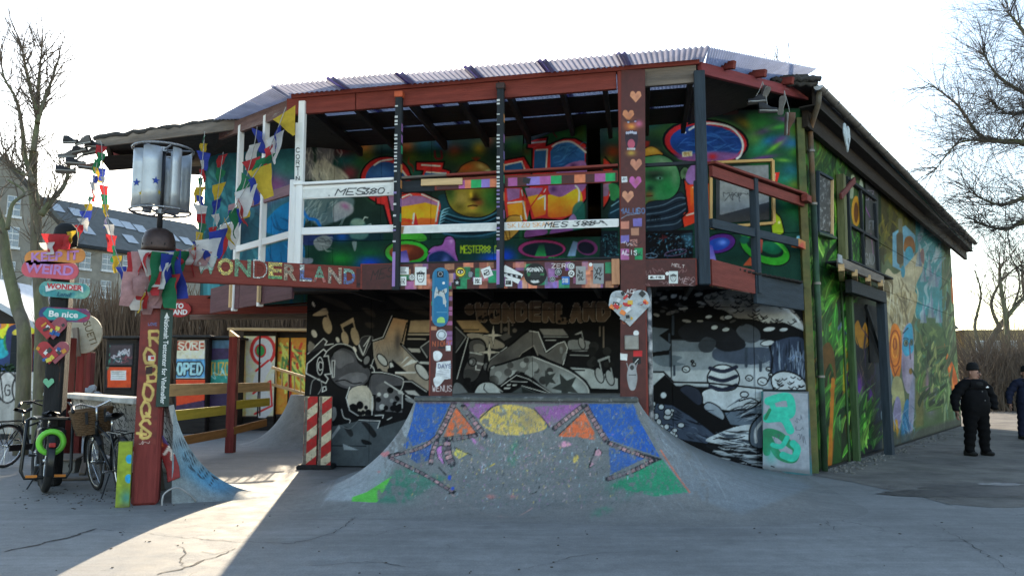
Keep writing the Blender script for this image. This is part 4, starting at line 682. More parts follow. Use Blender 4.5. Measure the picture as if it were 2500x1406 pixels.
    c.fill([(318,1180),(320,960),(345,960),(350,1060),(340,1180)],(120,140,150)); c.fill([(340,1120),(352,1000),(384,1000),(400,1100),(396,1190),(365,1080)],(176,170,120)); c.fill([(352,1150),(364,1070),(382,1090),(380,1190)],(150,140,170)); c.fill([(384,1240),(396,1100),(415,1090),(415,1230)],(50,130,170)); c.fill([(415,1200),(415,1060),(436,980),(438,1080),(428,1200)],(150,150,170)); c.line([(365,1160),(372,1230)],9,(200,150,40)); c.line([(352,1160),(358,1200)],8,(200,150,40)); strokes(c,24,(320,980,345,1180),84,90,4,[(170,190,200),(70,90,110)],13,.7); strokes(c,30,(384,1100,436,1220),84,90,4,[(90,170,200),(40,90,130),(180,180,196)],14,.7)
    c.poly([(440,800),(500,740),(545,800),(640,900),(640,1150),(440,1200)],(84,110,66),.9,soft=8); strokes(c,90,(445,820,560,1130),-80,50,10,[(120,140,80),(60,90,56),(150,150,100),(44,70,44),(80,130,110)],15,.8,spread=40); c.poly([(440,1000),(480,960),(470,1180),(440,1190)],(130,120,70),.8,soft=6); c.blob(500,1080,20,60,(150,110,150),.8); c.blob(485,1020,8,60,(170,120,150),.7); c.blob(500,1090,9,30,(120,150,170),.9)
    strokes(c,80,(545,380,640,1000),86,200,9,[(130,150,100),(90,120,80),(160,176,130),(70,96,70),(104,140,120)],16,.8,curve=.06,spread=8); strokes(c,30,(540,1000,640,1130),-75,90,7,[(110,140,80),(80,110,60),(150,160,110)],17,.8); c.fill([(552,860),(565,900),(590,950),(605,1010),(606,1070),(594,1090),(575,1010),(560,930)],(214,104,34)); c.line([(560,890),(580,990),(592,1060)],6,(240,150,70),smooth=True); c.fill([(600,620),(608,660),(610,820),(602,880),(598,760)],(204,110,50)); c.fill([(578,600),(588,620),(588,700),(580,690)],(196,110,50)); c.fill([(600,560),(620,580),(615,610),(600,600)],(170,150,90)); c.fill([(606,760),(630,740),(632,860),(612,840)],(160,150,80))
    leaves(c,60,(445,880,545,1130),(-90,-70,-110,-50),60,8,[(90,120,60),(60,90,50),(130,136,84),(50,76,44)],54); leaves(c,40,(200,1150,280,1290),(-90,-70,-110),90,8,greens,55); leaves(c,36,(560,500,640,1100),(-88,-95,85),120,6,[(120,140,90),(80,104,66),(150,160,116)],56)
    for x,y,h in ((452,560,90),(470,620,70),(492,600,100),(515,640,80),(500,760,110),(470,780,90),(530,780,90)): c.poly([(x-13,y),(x-4,y-h*.6),(x,y-h),(x+6,y-h*.5),(x+14,y)],(158,172,182),.8); c.poly([(x,y-h),(x+6,y-h*.5),(x+14,y),(x+2,y)],(110,126,150),.8)
    c.poly([(305,1240),(640,1140),(640,1260),(305,1320)],(84,86,80),.8,soft=8); c.use(0,0,1); c.mottle(.18,20,3); c.mottle(.07,4,5); return c
# ================================================================ GROUND
def concrete(name,col,crack=.0,attr=None,var=.21):
    """worn poured concrete/asphalt: broad stains,fine aggregate,hairline cracks"""
    m=bpy.data.materials.new(name); m.use_nodes=True; nt=m.node_tree; L=nt.links; b=nt.nodes['Principled BSDF']
    b.inputs['Roughness'].default_value=.82; b.inputs['Specular IOR Level'].default_value=.3
    g=_n(nt, 'ShaderNodeNewGeometry'); pos=g.outputs['Position']
    def noise(sc,det=6,ro=.6,dist=0):
        n=_n(nt, 'ShaderNodeTexNoise'); n.inputs['Scale'].default_value=sc; n.inputs['Detail'].default_value=det; n.inputs['Roughness'].default_value=ro; n.inputs['Distortion'].default_value=dist
        L.new(pos,n.inputs[0]); return n
    def mrange(x,a,b_,c,d):
        r=_n(nt, 'ShaderNodeMapRange'); L.new(x,r.inputs[0])
        for i,v in enumerate((a,b_,c,d)): r.inputs[i+1].default_value=v
        return r.outputs[0]
    def mul(x,y):
        k=_n(nt, 'ShaderNodeMath',operation='MULTIPLY'); L.new(x,k.inputs[0]); L.new(y,k.inputs[1]); return k.outputs[0]
    if attr:
        at=_n(nt, 'ShaderNodeAttribute'); at.attribute_name=attr; base=at.outputs[0]
    else:
        rg=_n(nt, 'ShaderNodeRGB'); rg.outputs[0].default_value=(*col,1); base=rg.outputs[0]
    n1=noise(.45,7,.62,.4); n2=noise(3.1,8,.7); n3=noise(60,3,.6); n4=noise(11,6,.7)
    f=mul(mrange(n1.outputs[0],.3,.7,1-var,1+var),mrange(n2.outputs[0],.3,.7,1-var*.8,1+var*.8))
    f=mul(f,mrange(n3.outputs[0],.25,.75,.78,1.22)); f=mul(f,mrange(n4.outputs[0],.3,.75,.88,1.12))
    mp=_n(nt, 'ShaderNodeMapping'); L.new(pos,mp.inputs[0]); mp.inputs['Rotation'].default_value=(0,0,.45); mp.inputs['Scale'].default_value=(.5,4.5,1); n5=noise(1.0,8,.7,.8); nt.links.remove(n5.inputs[0].links[0]); L.new(mp.outputs[0],n5.inputs[0]); f=mul(f,mrange(n5.outputs[0],.35,.7,.86,1.1))
    vs=_n(nt, 'ShaderNodeTexVoronoi'); vs.inputs['Scale'].default_value=2.1; L.new(pos,vs.inputs[0]); f=mul(f,mrange(vs.outputs['Distance'],.03,.075,.80,1))
    if crack:
        dn=noise(1.3,4); vm=_n(nt, 'ShaderNodeVectorMath',operation='MULTIPLY_ADD'); L.new(dn.outputs['Color'],vm.inputs[0]); vm.inputs[1].default_value=(.9,.9,0); L.new(pos,vm.inputs[2])
        vo=_n(nt, 'ShaderNodeTexVoronoi',feature='DISTANCE_TO_EDGE'); vo.inputs['Scale'].default_value=.32; L.new(vm.outputs[0],vo.inputs[0])
        e=mrange(vo.outputs['Distance'],.0008,.0035,1-crack,1); gate=noise(.6,2); gt=mrange(gate.outputs[0],.54,.62,0,1)
        mx=_n(nt, 'ShaderNodeMix',data_type='FLOAT'); L.new(gt,mx.inputs[0]); mx.inputs[2].default_value=1; L.new(e,mx.inputs[3]); f=mul(f,mx.outputs[0])
    sc=_n(nt, 'ShaderNodeVectorMath',operation='SCALE'); L.new(base,sc.inputs[0]); L.new(f,sc.inputs['Scale']); L.new(sc.outputs[0],b.inputs['Base Color'])
    bp=_n(nt, 'ShaderNodeBump'); bp.inputs['Strength'].default_value=.35; bp.inputs['Distance'].default_value=.012
    L.new(mul(n3.outputs[0],n2.outputs[0]),bp.inputs['Height']); L.new(bp.outputs[0],b.inputs['Normal'])
    L.new(mrange(n2.outputs[0],.3,.7,.7,.92),b.inputs['Roughness'])
    return m
GROUND=(.208,.205,.196)
m_ground=concrete('worn_asphalt',GROUND,crack=.45)
m_conc=concrete('smooth_ramp_concrete',(.24,.236,.222))
m_rampaint=concrete('painted_ramp_concrete',GROUND,attr='Col',var=.1)
m_dirt=mat('trodden_dirt',(.17,.155,.135),rough=.95,var=.4,scale=2.2,bump=.9,bscale=40,coords='World',col2=(.115,.105,.095))
q=MB(); q.add([(-700,-60,0),(700,-60,0),(700,1200,0),(-700,1200,0)],[(0,1,2,3)]); struct('ground',q,m_ground)
# dirt path along the side wall
def ragged(pts,step=.35,amp=.07,seed=3):
    rs=random.Random(seed); out=[]
    for i in range(len(pts)):
        a,b=Vector(pts[i]),Vector(pts[(i+1) % len(pts)]); n=max(1,int((b-a).length/step)); n=min(n,60)
        for k in range(n):
            p=a.lerp(b,k/n); out.append((p.x+rs.uniform(-amp,amp),p.y+rs.uniform(-amp,amp)))
    return out
pp=[PZ(1985,1160),PZ(2130,1185),PZ(2320,1232),PZ(2420,1240),PZ(2560,1232)]
pp=[(p.x,p.y) for p in pp]+[(16,12.4),(22,20),(40,45),(22,45),(14.2,26.6),(4.9,14.0)]
q=MB(); rg=ragged(pp); q.add([(x,y,.004) for x,y in rg],[tuple(range(len(rg)))]); struct('dirt_path',q,m_dirt)
# dark wet stain patch with pale scuffs at the end of the asphalt
def patch(name,cpx,rx,ry,mt,z,seed):
    rs=random.Random(seed); c=PZ(*cpx); n=26; q=MB()
    vs=[(c.x,c.y,z)]+[(c.x+rx*(.75+.4*rs.random())*math.cos(2*math.pi*k/n),c.y+ry*(.75+.4*rs.random())*math.sin(2*math.pi*k/n),z) for k in range(n)]
    q.add(vs,[(0,1+k,1+(k+1) % n) for k in range(n)]); return struct(name,q,mt)
m_wet=mat('damp_soil',(.055,.05,.046),rough=.6,var=.5,scale=3,bump=.6,coords='World')
patch('damp_soil',(2330,1205),1.0,.38,m_wet,.008,3); patch('damp_soil',(2450,1195),1.2,.5,m_wet,.0085,5)
patch('dusty_patch',(2440,1183),.38,.16,mat('dry_dust',(.27,.25,.235),var=.5,scale=9,coords='World',rough=.95),.0125,8)
# sunken slab edge crack in the foreground (a real step: a thin raised slab lip)
m_crack=mat('crack_dirt',(.05,.046,.042),rough=.95,coords='World')
def crack(pts,w,seed,z=.004,bed=True):
    rs=random.Random(seed); q=MB(); P0=[PZ(*p) for p in pts]; pl=[]
    for i in range(len(P0)-1):
        n=max(2,int((P0[i+1]-P0[i]).length/.06))
        for k in range(n): pl.append(P0[i].lerp(P0[i+1],k/n)+Vector((rs.gauss(0,.018),rs.gauss(0,.018),0)))
    pl.append(P0[-1]); vs=[]; fs=[]
    for i,p in enumerate(pl):
        t=(pl[min(i+1,len(pl)-1)]-pl[max(i-1,0)]).normalized(); nn=Vector((-t.y,t.x,0)); ww=w*(.35+rs.random())*(.3+.7*math.sin(math.pi*min(1,(i+1)/(len(pl)+1))))
        vs += [(p.x+nn.x*ww,p.y+nn.y*ww,z),(p.x-nn.x*ww,p.y-nn.y*ww,z)]
        if i: fs.append((2*i-2,2*i-1,2*i+1,2*i))
    q.add(vs,fs); return struct('pavement_crack',q,m_crack)
crack([(0,1348),(90,1330),(180,1308),(235,1290)],.022,1)
crack([(235,1290),(360,1302),(545,1320),(640,1324),(720,1326),(810,1302),(900,1240),(925,1222)],.006,2)
crack([(380,1404),(450,1385),(530,1358),(560,1345)],.013,3)
crack([(430,1330),(455,1345),(440,1362),(452,1382)],.006,4); crack([(500,1345),(530,1350),(575,1338)],.006,5)
crack([(1860,1215),(1940,1232),(1980,1236),(2010,1260),(2040,1300)],.004,6)
crack([(2280,1280),(2360,1322),(2420,1360),(2480,1402)],.0045,7)
crack([(740,1383),(900,1372),(1050,1390)],.004,8); crack([(1250,1392),(1330,1378),(1420,1355),(1560,1345)],.004,9)

# ================================================================ CENTRE RAMP
DFL,DFR=Vector((-3.26,11.68)),Vector((2.62,10.72))          # balcony front line in plan
FWL,FWR=Vector((-3.75,14.38)),Vector((5.08,13.45))          # front wall line in plan
RH=1.31
cpL,cpR=P(1015,968,10.72),P(1555,974,10.32)
RH=(cpL.z+cpR.z)/2; cpL.z=cpR.z=RH
def gprof(sv,sg=.955): return (1-np.sqrt(1-(sg*sv) ** 2))/(1-math.sqrt(1-sg*sg))
def build_ramp():
    cols=[]
    dirx=(cpR-cpL).normalized(); nrm=Vector((dirx.y,-dirx.x,0))          # towards the viewer
    rl,rf,rr=1.9,1.75,3.0
    def back(p): # distance along +(-nrm) to the wall
        a,b=FWL,FWR; d=b-a; r = -nrm; den=d.x*r.y-d.y*r.x
        return ((a.x-p.x)*(-d.y) * -1+0) if False else ((d.x*(a.y-p.y)-d.y*(a.x-p.x))/den)
    bl,br=back(cpL)+.02,back(cpR)+.02
    for t in np.linspace(1,0,70)[:-1]: cols.append((cpL-nrm*bl*t,-dirx*rl))
    for f in np.linspace(0,1,95)[:-1]: cols.append((cpL,-dirx*rl*math.cos(f*math.pi/2)+nrm*rf*math.sin(f*math.pi/2)))
    for t in np.linspace(0,1,215)[:-1]: cols.append((cpL.lerp(cpR,t),nrm*rf))
    for f in np.linspace(0,1,130)[:-1]: cols.append((cpR,nrm*rf*math.cos(f*math.pi/2)+dirx*rr*math.sin(f*math.pi/2)))
    for t in np.linspace(0,1,80): cols.append((cpR-nrm*br*t,dirx*rr))
    # rows: equal steps along the curve
    sv=np.linspace(1,0,600); h=gprof(sv)*RH; arc=np.concatenate([[0],np.cumsum(np.hypot(np.diff(sv)*1.75,np.diff(h)))])
    rows=np.interp(np.linspace(0,arc[-1],150),arc,sv)
    V=np.zeros((len(rows),len(cols),3))
    for j,(p,d) in enumerate(cols):
        V[:,j,0]=p.x+d.x*(1-rows); V[:,j,1]=p.y+d.y*(1-rows)
    V[:, :,2]=(gprof(rows)*RH-.006)[:,None]
    V=V.reshape(-1,3)
    # slight hand-trowelled unevenness
    px,py=proj(V); c=alb(cv_ramp().sample(px,py),1.3)
    root=thing('skate_ramp', 'painted concrete skate ramp with dark coping in front of the balcony', 'ramp',(cpL+cpR)/2*1.0-Vector((0,0,RH)))
    painted('transition',V,grid_faces(len(rows),len(cols))[:, ::-1],c,m_rampaint,root,smooth=True)
    q=MB(); q.add([cpL+Vector((0,0,-.006)),cpR+Vector((0,0,-.006)),cpR-nrm*br+Vector((0,0,-.006)),cpL-nrm*bl+Vector((0,0,-.006))],[(0,1,2,3)]); mk('platform',q,m_conc,root)
    m_cop=mat('scuffed_dark_coping',(.07,.075,.07),rough=.45,var=.45,scale=7,bump=.4,wear=.42,wearcol=(.16,.165,.16),wscale=6)
    o=nrm*.015+Vector((0,0,-.02))
    board('coping',cpL+o-nrm*.11-dirx*.02,cpR+o-nrm*.11+dirx*.02,.25,.075,m_cop,root,ch=.02)
    return root
ramp=build_ramp()

# ================================================================ LEFT BOWL WALL (thin curved shell)
RN,RF_=Vector((-4.38,10.32,0)),Vector((-8.6,15.3,0))     # rim in plan,near end to far end
rd=(RF_-RN).normalized(); ri=Vector((rd.y,-rd.x,0))      # ri points into the bowl
bowl=thing('skate_bowl', 'curved concrete bowl wall with pale slab rim behind the parked bicycles', 'ramp',RN)
def bowl_pt(t,sarc,off=0.0):
    R0=1.45; H0=1.24; x=sarc; z=R0-math.sqrt(max(0,R0*R0-(1.42-x) ** 2)); k=H0/(R0-math.sqrt(R0*R0-1.42 ** 2)); z *= k
    dz=.0
    n=Vector((1.42-x,0,-(math.sqrt(max(0.01,R0*R0-(1.42-x) ** 2))))).normalized()
    p=RN+rd*t+ri*x; return Vector((p.x,p.y,z))-(ri * -n.x*0+Vector((0,0,1))*0)+(ri*(-abs(n.x))+Vector((0,0,-abs(n.z))))*off
def bowl_shell(off,t0,t1,nt_=24,ns=26,s1=1.42):
    q=MB(); q.grid([[bowl_pt(t0+(t1-t0)*i/nt_,s1*j/ns,off) for j in range(ns+1)] for i in range(nt_+1)]); return q
LR=(RF_-RN).length
mk('transition',bowl_shell(0,0,LR),m_conc,bowl,smooth=True)
def cracked(name,c1,c2):
    m=mat(name,c1,rough=.8,var=.25,scale=3,bump=.3,coords='World'); nt=m.node_tree; L=nt.links; b=[n for n in nt.nodes if n.type == 'BSDF_PRINCIPLED'][0]
    src=b.inputs['Base Color'].links[0].from_socket; g=_n(nt, 'ShaderNodeNewGeometry'); n0=_n(nt, 'ShaderNodeTexNoise'); n0.inputs['Scale'].default_value=5; L.new(g.outputs['Position'],n0.inputs[0])
    va=_n(nt, 'ShaderNodeVectorMath',operation='MULTIPLY_ADD'); L.new(n0.outputs['Color'],va.inputs[0]); va.inputs[1].default_value=(.3,.3,.3); L.new(g.outputs['Position'],va.inputs[2])
    vo=_n(nt, 'ShaderNodeTexVoronoi',feature='DISTANCE_TO_EDGE'); vo.inputs['Scale'].default_value=7; L.new(va.outputs[0],vo.inputs[0])
    n1=_n(nt, 'ShaderNodeTexNoise'); n1.inputs['Scale'].default_value=2.3; n1.inputs['Detail'].default_value=8; L.new(g.outputs['Position'],n1.inputs[0])
    a=_n(nt, 'ShaderNodeMath',operation='MULTIPLY_ADD'); L.new(n1.outputs[0],a.inputs[0]); a.inputs[1].default_value = -.35; L.new(vo.outputs[0],a.inputs[2])
    rp=_n(nt, 'ShaderNodeMapRange'); L.new(a.outputs[0],rp.inputs[0]); rp.inputs[1].default_value = -.135; rp.inputs[2].default_value = -.12
    mx=_n(nt, 'ShaderNodeMix',data_type='RGBA'); L.new(rp.outputs[0],mx.inputs[0]); mx.inputs[6].default_value=(*c2,1); L.new(src,mx.inputs[7]); L.new(mx.outputs[2],b.inputs['Base Color']); return m
mk('underside',bowl_shell(.07,0,LR,s1=1.3),cracked('flaking_white_paint',(.42,.41,.40),(.05,.05,.055)),bowl,smooth=True)
# rim closing strip,near end edge
q=MB(); G=[[bowl_pt(0,1.42*j/26,0),bowl_pt(0,1.42*j/26,.07)] for j in range(27)]; q.grid(G); mk('end_edge',q,mat('chipped_edge',(.36,.36,.35),var=.4,scale=14),bowl)
m_slab=mat('pale_slab',(.42,.42,.40),rough=.8,var=.25,scale=5,bump=.3,col2=(.30,.30,.28))
for i,(t0,t1) in enumerate(((.5,2.1),(2.12,4.2),(4.22,LR))):
    a,b=RN+rd*t0,RN+rd*t1
    board('rim_slab',a-ri*.16+Vector((0,0,1.27)),b-ri*.16+Vector((0,0,1.27)),.42,.075,m_slab,bowl,ch=.012)
for t in (1.2,2.8,4.4): board('strut',RN+rd*t+ri*.25+Vector((0,0,0)),RN+rd*t+ri*.1+Vector((0,0,.95)),.09,.09,mat('old_strut',(.10,.085,.07),var=.4),bowl)
# near-end skirt: painted flare from the lip down to the ground,with brushed letters
def skirt():
    c=Canvas(380,980,640,1240,(120,126,128))
    c.blob(500,1165,60,22,(70,130,165),.8,25); c.blob(452,1110,16,36,(90,135,160),.6,-30); c.blob(440,1050,16,40,(150,160,165),.8,-20); c.blob(540,1185,40,16,(80,130,165),.6)
    for (x,y,ch,r) in ((428,1075, 'P',50),(446,1103, 'O',48),(463,1127, 'L',42),(483,1148, 'U',36),(506,1168, 'T',30)): c.text(ch,x,y+12,22,16,(50,56,66),3.6,rot=r,jit=.06,seed=int(x))
    c.mottle(.12,7,5)
    n,m=60,40; V=np.zeros((n,m,3))
    for i in range(n):
        sx=1.42*i/(n-1); p=bowl_pt(0,sx,.0)
        f=min(1,p.z/.9)
        for j in range(m):
            w=j/(m-1); d=(.10+.55*(sx/1.42))*w ** 1.5
            q_=p-rd*d-ri*0
            V[i,j]=(q_.x,q_.y,p.z*(1-w) ** 1.25+(-.004)*w)
    V=V.reshape(-1,3); px,py=proj(V); painted('skirt',V,grid_faces(n,m),alb(c.sample(px,py),1.1),m_rampaint,bowl,smooth=True)
skirt()
# far hump of the bowl beside the barrier
def hump():
    q=MB(); c0=Vector((-4.6,19.3,0)); G=[]
    for i in range(30):
        a=R(150+140*i/29); row=[]
        for j in range(18):
            sv=1-j/17; h=float(gprof(np.array(sv),.93))*1.17-.004; rr=.75+1.25*(1-sv); row.append((c0.x+rr*math.cos(a)*1.0,c0.y+rr*math.sin(a)*.8,h))
        G.append(row)
    q.grid(G); root=thing('skate_hump', 'grey concrete hump rising at the far end of the bowl', 'ramp',c0)
    mk('transition',q,m_conc,root,smooth=True)
    n=30; q=MB(); q.add([(c0.x+.75*math.cos(R(150+140*i/29)),c0.y+.6*math.sin(R(150+140*i/29)),1.166) for i in range(30)]+[(c0.x+1.2,c0.y+.3,1.166),(c0.x-.3,c0.y+1.2,1.166)],[tuple(range(32))]); mk('platform',q,m_conc,root)
hump()
# ================================================================ THE BUILDING
m_red=wood('oxblood_paint',(.19,.040,.030),var=.35,wear=.31,wearcol=(.16,.10,.08))
m_red2=wood('oxblood_paint_smooth',(.19,.042,.032),var=.3)
m_blk=wood('black_paint',(.022,.026,.030),var=.4,wear=.3,wearcol=(.06,.07,.075))
m_slate=wood('slate_paint',(.030,.042,.055),var=.35,wear=.3,wearcol=(.09,.10,.11))
m_white=wood('white_rail_paint',(.80,.79,.77),var=.08,wear=.30,wearcol=(.40,.38,.35))
m_raw=wood('raw_timber',(.58,.39,.20),var=.3); m_grey=wood('weathered_timber',(.20,.165,.135),var=.4,col2=(.13,.11,.095))
m_dark=mat('dark_interior',(.012,.012,.013),rough=.9,var=.3)
m_mural=mat('mural_paint',(1,1,1),attr='Col',rough=.7,spec=.12,var=.14,scale=3.2,bump=.16,bscale=55,coords='World',wear=.27,wearcol=(.10,.095,.09),wscale=5)
m_print=mat('printed_paint',(1,1,1),attr='Col',rough=.55,var=.10,scale=14,bump=.05,coords='World')
house=thing('club_house', 'two storey graffiti covered wooden club house with roofed balcony', 'building',(0.6,14.0,0))
CV_U,CV_L,CV_S=cv_upper(),cv_lower(),cv_side()
KU,KL,KS=1.3,1.08,.68
def tof(px,py,a,b):
    p=PL(px,py,a,b); d=Vector((b[0]-a[0],b[1]-a[1])); return (Vector((p.x-a[0],p.y-a[1])).dot(d))/d.length_squared
def wallquad(name,a,b,z0,z1,mt,parent,back=.014):
    d=Vector((b[0]-a[0],b[1]-a[1])).normalized(); n=Vector((d.y,-d.x)); q=MB(); o = -n*back
    q.add([(a[0]+o.x,a[1]+o.y,z0),(b[0]+o.x,b[1]+o.y,z0),(b[0]+o.x,b[1]+o.y,z1),(a[0]+o.x,a[1]+o.y,z1)],[(0,1,2,3)])
    return mk(name,q,mt,parent)
C0,C1=Vector((5.10,13.45)),Vector((14.6,25.95)); sd=(C1-C0).normalized(); sn=Vector((sd.y,-sd.x))
UL=Vector((-6.35,15.95))
# -- front wall,upper storey
zf,zs,zt=3.12,4.07,6.3
fw=wallquad('front_wall',FWL,FWR,0,zf,m_dark,house)
tD0,tD1=tof(1277,450,FWL,FWR),tof(1466,450,FWL,FWR)
uw=wallquad('upper_wall',FWL,on(FWL,FWR,tD0),zf,zt,m_dark,house); wallquad('upper_wall',on(FWL,FWR,tD1),FWR,zf,zt,m_dark,house)
wallquad('upper_wall',on(FWL,FWR,tD0),on(FWL,FWR,tD1),zf,zs,m_dark,house)
cols=[0]+[tof(p,590,FWL,FWR) for p in (813,928,1051)]+[tD0]
rs=random.Random(4)
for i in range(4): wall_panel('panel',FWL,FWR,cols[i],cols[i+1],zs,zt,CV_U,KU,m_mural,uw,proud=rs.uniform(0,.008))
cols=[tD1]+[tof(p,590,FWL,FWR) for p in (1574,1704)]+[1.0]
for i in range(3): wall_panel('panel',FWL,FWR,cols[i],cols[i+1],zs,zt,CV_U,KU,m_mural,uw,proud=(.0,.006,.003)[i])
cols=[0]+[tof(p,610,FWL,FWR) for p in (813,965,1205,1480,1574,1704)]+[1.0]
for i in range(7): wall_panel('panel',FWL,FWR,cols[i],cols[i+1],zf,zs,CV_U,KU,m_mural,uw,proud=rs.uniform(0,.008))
# swung-open hatch leaf
h0=on(FWL,FWR,tD0); hp=P(1432,400,13.0); h1=Vector((hp.x,hp.y))
leaf=wall_panel('door_leaf',h0+Vector((0,-.03,0)),h1,0,1,4.06,6.0,CV_U,KU,m_mural,house,ztop=(5.78,5.95))
wallquad('door_leaf_back',h0+Vector((0,-.03,0)),h1,4.06,5.9,m_blk,leaf,back=.03)
# -- upper left facet
ulw=wallquad('left_upper_wall',UL,FWL,2.95,6.15,m_dark,house)
for t0,t1 in ((0,.34),(.34,.67),(.67,1)): wall_panel('panel',UL,FWL,t0,t1,2.95,6.15,CV_U,KU,m_mural,ulw,sp=.02,proud=rs.uniform(0,.006))
# -- lower storey
zl=2.80
cols=[0]+[tof(p,900,FWL,FWR) for p in (905,1085,1300,1548,1640,1842)]+[1.0]
for i in range(7):
    wall_panel('panel',FWL,FWR,cols[i],cols[i+1],.02,zl,CV_L,KL,m_mural,fw,proud=rs.uniform(0,.007))
    wall_panel('panel',FWL,FWR,cols[i],cols[i+1],zl,zf,CV_L,KL,m_mural,fw,sp=.02,proud=rs.uniform(0,.007))
# -- side wall
sw=wallquad('side_wall',C0,C1,0,6.25,m_dark,house)
tS=[0]+[tof(p,700,C0,C1) for p in (2052,2153,2235,2300)]+[1.0]
for i in range(5):
    for z0,z1 in ((.05,3.55),(3.55,4.62),(4.62,6.2)):
        wall_panel('panel',C0,C1,tS[i],tS[i+1],z0,z1,CV_S,KS,m_mural,sw,sp=.022,proud=rs.uniform(0,.008))
# plain rear walls close the volume
BK=[(13.2,27.0),(4.0,31.0),(-3.3,24.0)]
m_tar=wood('tarred_boards',(.035,.030,.027),var=.4)
wallquad('rear_wall',C1,BK[0],0,6.1,m_tar,house); wallquad('rear_wall',BK[0],BK[1],0,6.1,m_tar,house); wallquad('rear_wall',BK[1],BK[2],0,6.1,m_tar,house)
wallquad('rear_wall',BK[2],FWL,0,6.1,m_tar,house)
# upper left bay: rear wall and floor
wallquad('bay_wall',(-4.2,17.0),UL,2.95,6.1,m_tar,house)
q=MB(); q.add([(-3.7,14.40,2.93),(-6.33,15.93,2.93),(-4.2,16.9,2.93),(-3.7,16.9,2.93)],[(0,1,2,3)]); mk('bay_floor',q,m_tar,house)
board('bay_beam',(-7.0,15.35,2.98),(-3.8,15.0,2.98),.14,.36,m_red,house)
board('bay_beam',(-6.6,16.2,2.86),(-3.8,15.9,2.86),.12,.2,m_grey,house)
# ---------------------------------------------------------------- main roof
m_felt=mat('roofing_felt',(.045,.042,.040),rough=.9,var=.4,scale=6,bump=.8,bscale=18)
rp=[(-8.05,15.0,6.10),(-4.5,13.75,6.26),(-3.0,13.3,6.4),(5.0,12.85,6.62),(15.5,26.55,6.2),(13.6,28.0,6.3),(4,31.6,6.3),(-4.2,24.0,6.3),(-4.4,18,6.2),(-7.6,17.2,6.15)]
q=MB(); n=len(rp); q.add([(x,y,z+.06) for x,y,z in rp]+[(3.5,20,7.1)]+[(x,y,z-.06) for x,y,z in rp],[(i,(i+1) % n,n) for i in range(n)]+[(i,i+n+1,(i+1) % n+n+1,(i+1) % n) for i in range(n)]+[tuple(range(2*n,n,-1))])
roof=mk('roof',q,m_felt,house)
# ragged felt edge and fascia on the left eave
def wavy(name,a,b,r,mt,parent,seed,n=26,amp=.03):
    rs=random.Random(seed); a,b=Vector(a),Vector(b); pts=[a.lerp(b,i/n)+Vector((0,0,rs.uniform(-amp,amp))) for i in range(n+1)]
    q=MB(); q.tube(pts,[r*rs.uniform(.7,1.25) for _ in pts],7); return mk(name,q,mt,parent,smooth=True)
eL,eR=P(236,338,14.9),P(612,288,13.62)
wavy('felt_edge',eL+Vector((-.05,.02,.015)),eR+Vector((0,.02,.03)),.05,m_felt,roof,3)
board('eave_fascia',eL+Vector((0,0,-.09)),eR+Vector((0,0,-.09)),.05,.2,m_grey,roof)
for px0,px1,Y in ((275,345,15.6),(347,415,15.6),(417,492,15.6)):
    p=P(px0,385,Y); board('gable_board',P(px0,388,Y),P(px1,386,Y),.05,.34,m_red if px0 < 400 else m_grey,house)
board('eave_bracket',P(262,352,15.0),P(276,398,15.6),.08,.12,m_grey,roof); board('soffit_board',P(255,400,15.3),P(470,384,15.5),.5,.03,m_tar,roof,up=(0,.3,1))
# right eave: fascia,green corrugated edge,gutter
G0,G1=Vector((5.18,12.93,6.50)),Vector((15.72,26.45,6.10))
gd=(G1-G0).normalized(); gn=Vector((gd.y,-gd.x,0)).normalized()
board('fascia',G0-gn*.10+gd*.1+Vector((0,0,-.13)),G1-gn*.10+Vector((0,0,-.13)),.05,.28,wood('brown_fascia',(.024,.018,.014),var=.4),roof)
board('wall_plate',G0-gn*.30+gd*.25+Vector((0,0,-.42)),G1-gn*.30+Vector((0,0,-.38)),.10,.34,wood('brown_plate',(.028,.020,.015),var=.4),roof)
board('soffit',G0-gn*.2+gd*.1+Vector((0,0,-.275)),G1-gn*.2+Vector((0,0,-.275)),.3,.03,m_tar,roof)
m_zinc=mat('aged_zinc',(.17,.155,.14),rough=.5,metal=.5,var=.4,scale=5,bump=.2,wear=.35,wearcol=(.09,.06,.045))
q=MB(); gx=gn; N=40
prof=[(.075*math.cos(a),.075*math.sin(a)) for a in np.linspace(math.pi,2*math.pi,10)]
Gg=[[G0+gn*.02+(G1-G0)*(i/N)+gn*u+Vector((0,0,v+random.uniform(-.006,.006))) for u,v in prof] for i in range(N+1)]
q.grid(Gg); Gg2=[[p+(-gn*0+Vector((0,0,-.004))) for p in row] for row in Gg]; gut=mk('gutter',q,m_zinc,roof,smooth=True)
q=MB(); q.lathe([(.0,0),(.076,0)],14,(0,0,0));
q2=MB(); q2.add([G0+gn*.02+gn*u+Vector((0,0,v)) for u,v in prof],[tuple(range(10))]); mk('end_cap',q2,mat('pale_zinc',(.45,.45,.44),rough=.4,metal=.4),gut)
for i in range(24):
    p=G0+(G1-G0)*((i+.35)/24)+gn*.02; q=MB(); q.tube([p+gn*u*1.09+Vector((0,0,v*1.09)) for u,v in prof],.011,5); mk('bracket',q,m_zinc,gut,smooth=True)
m_green=mat('green_corrugated',(.045,.11,.085),rough=.6,var=.35,scale=4)
q=MB(); NW=16.9/.10; rows=[]
for j in range(3):
    rows.append([G0-gn*(.06+.5*j)+gd*(-.15+i*.025)+Vector((0,0,.10+.2*j+.024*math.cos(i*math.pi/2)))-Vector((0,0,.40))*(i*.025/17.1) for i in range(int(17.0/.025))])
q.grid(rows); mk('corrugated_edge',q,m_green,roof,smooth=True)
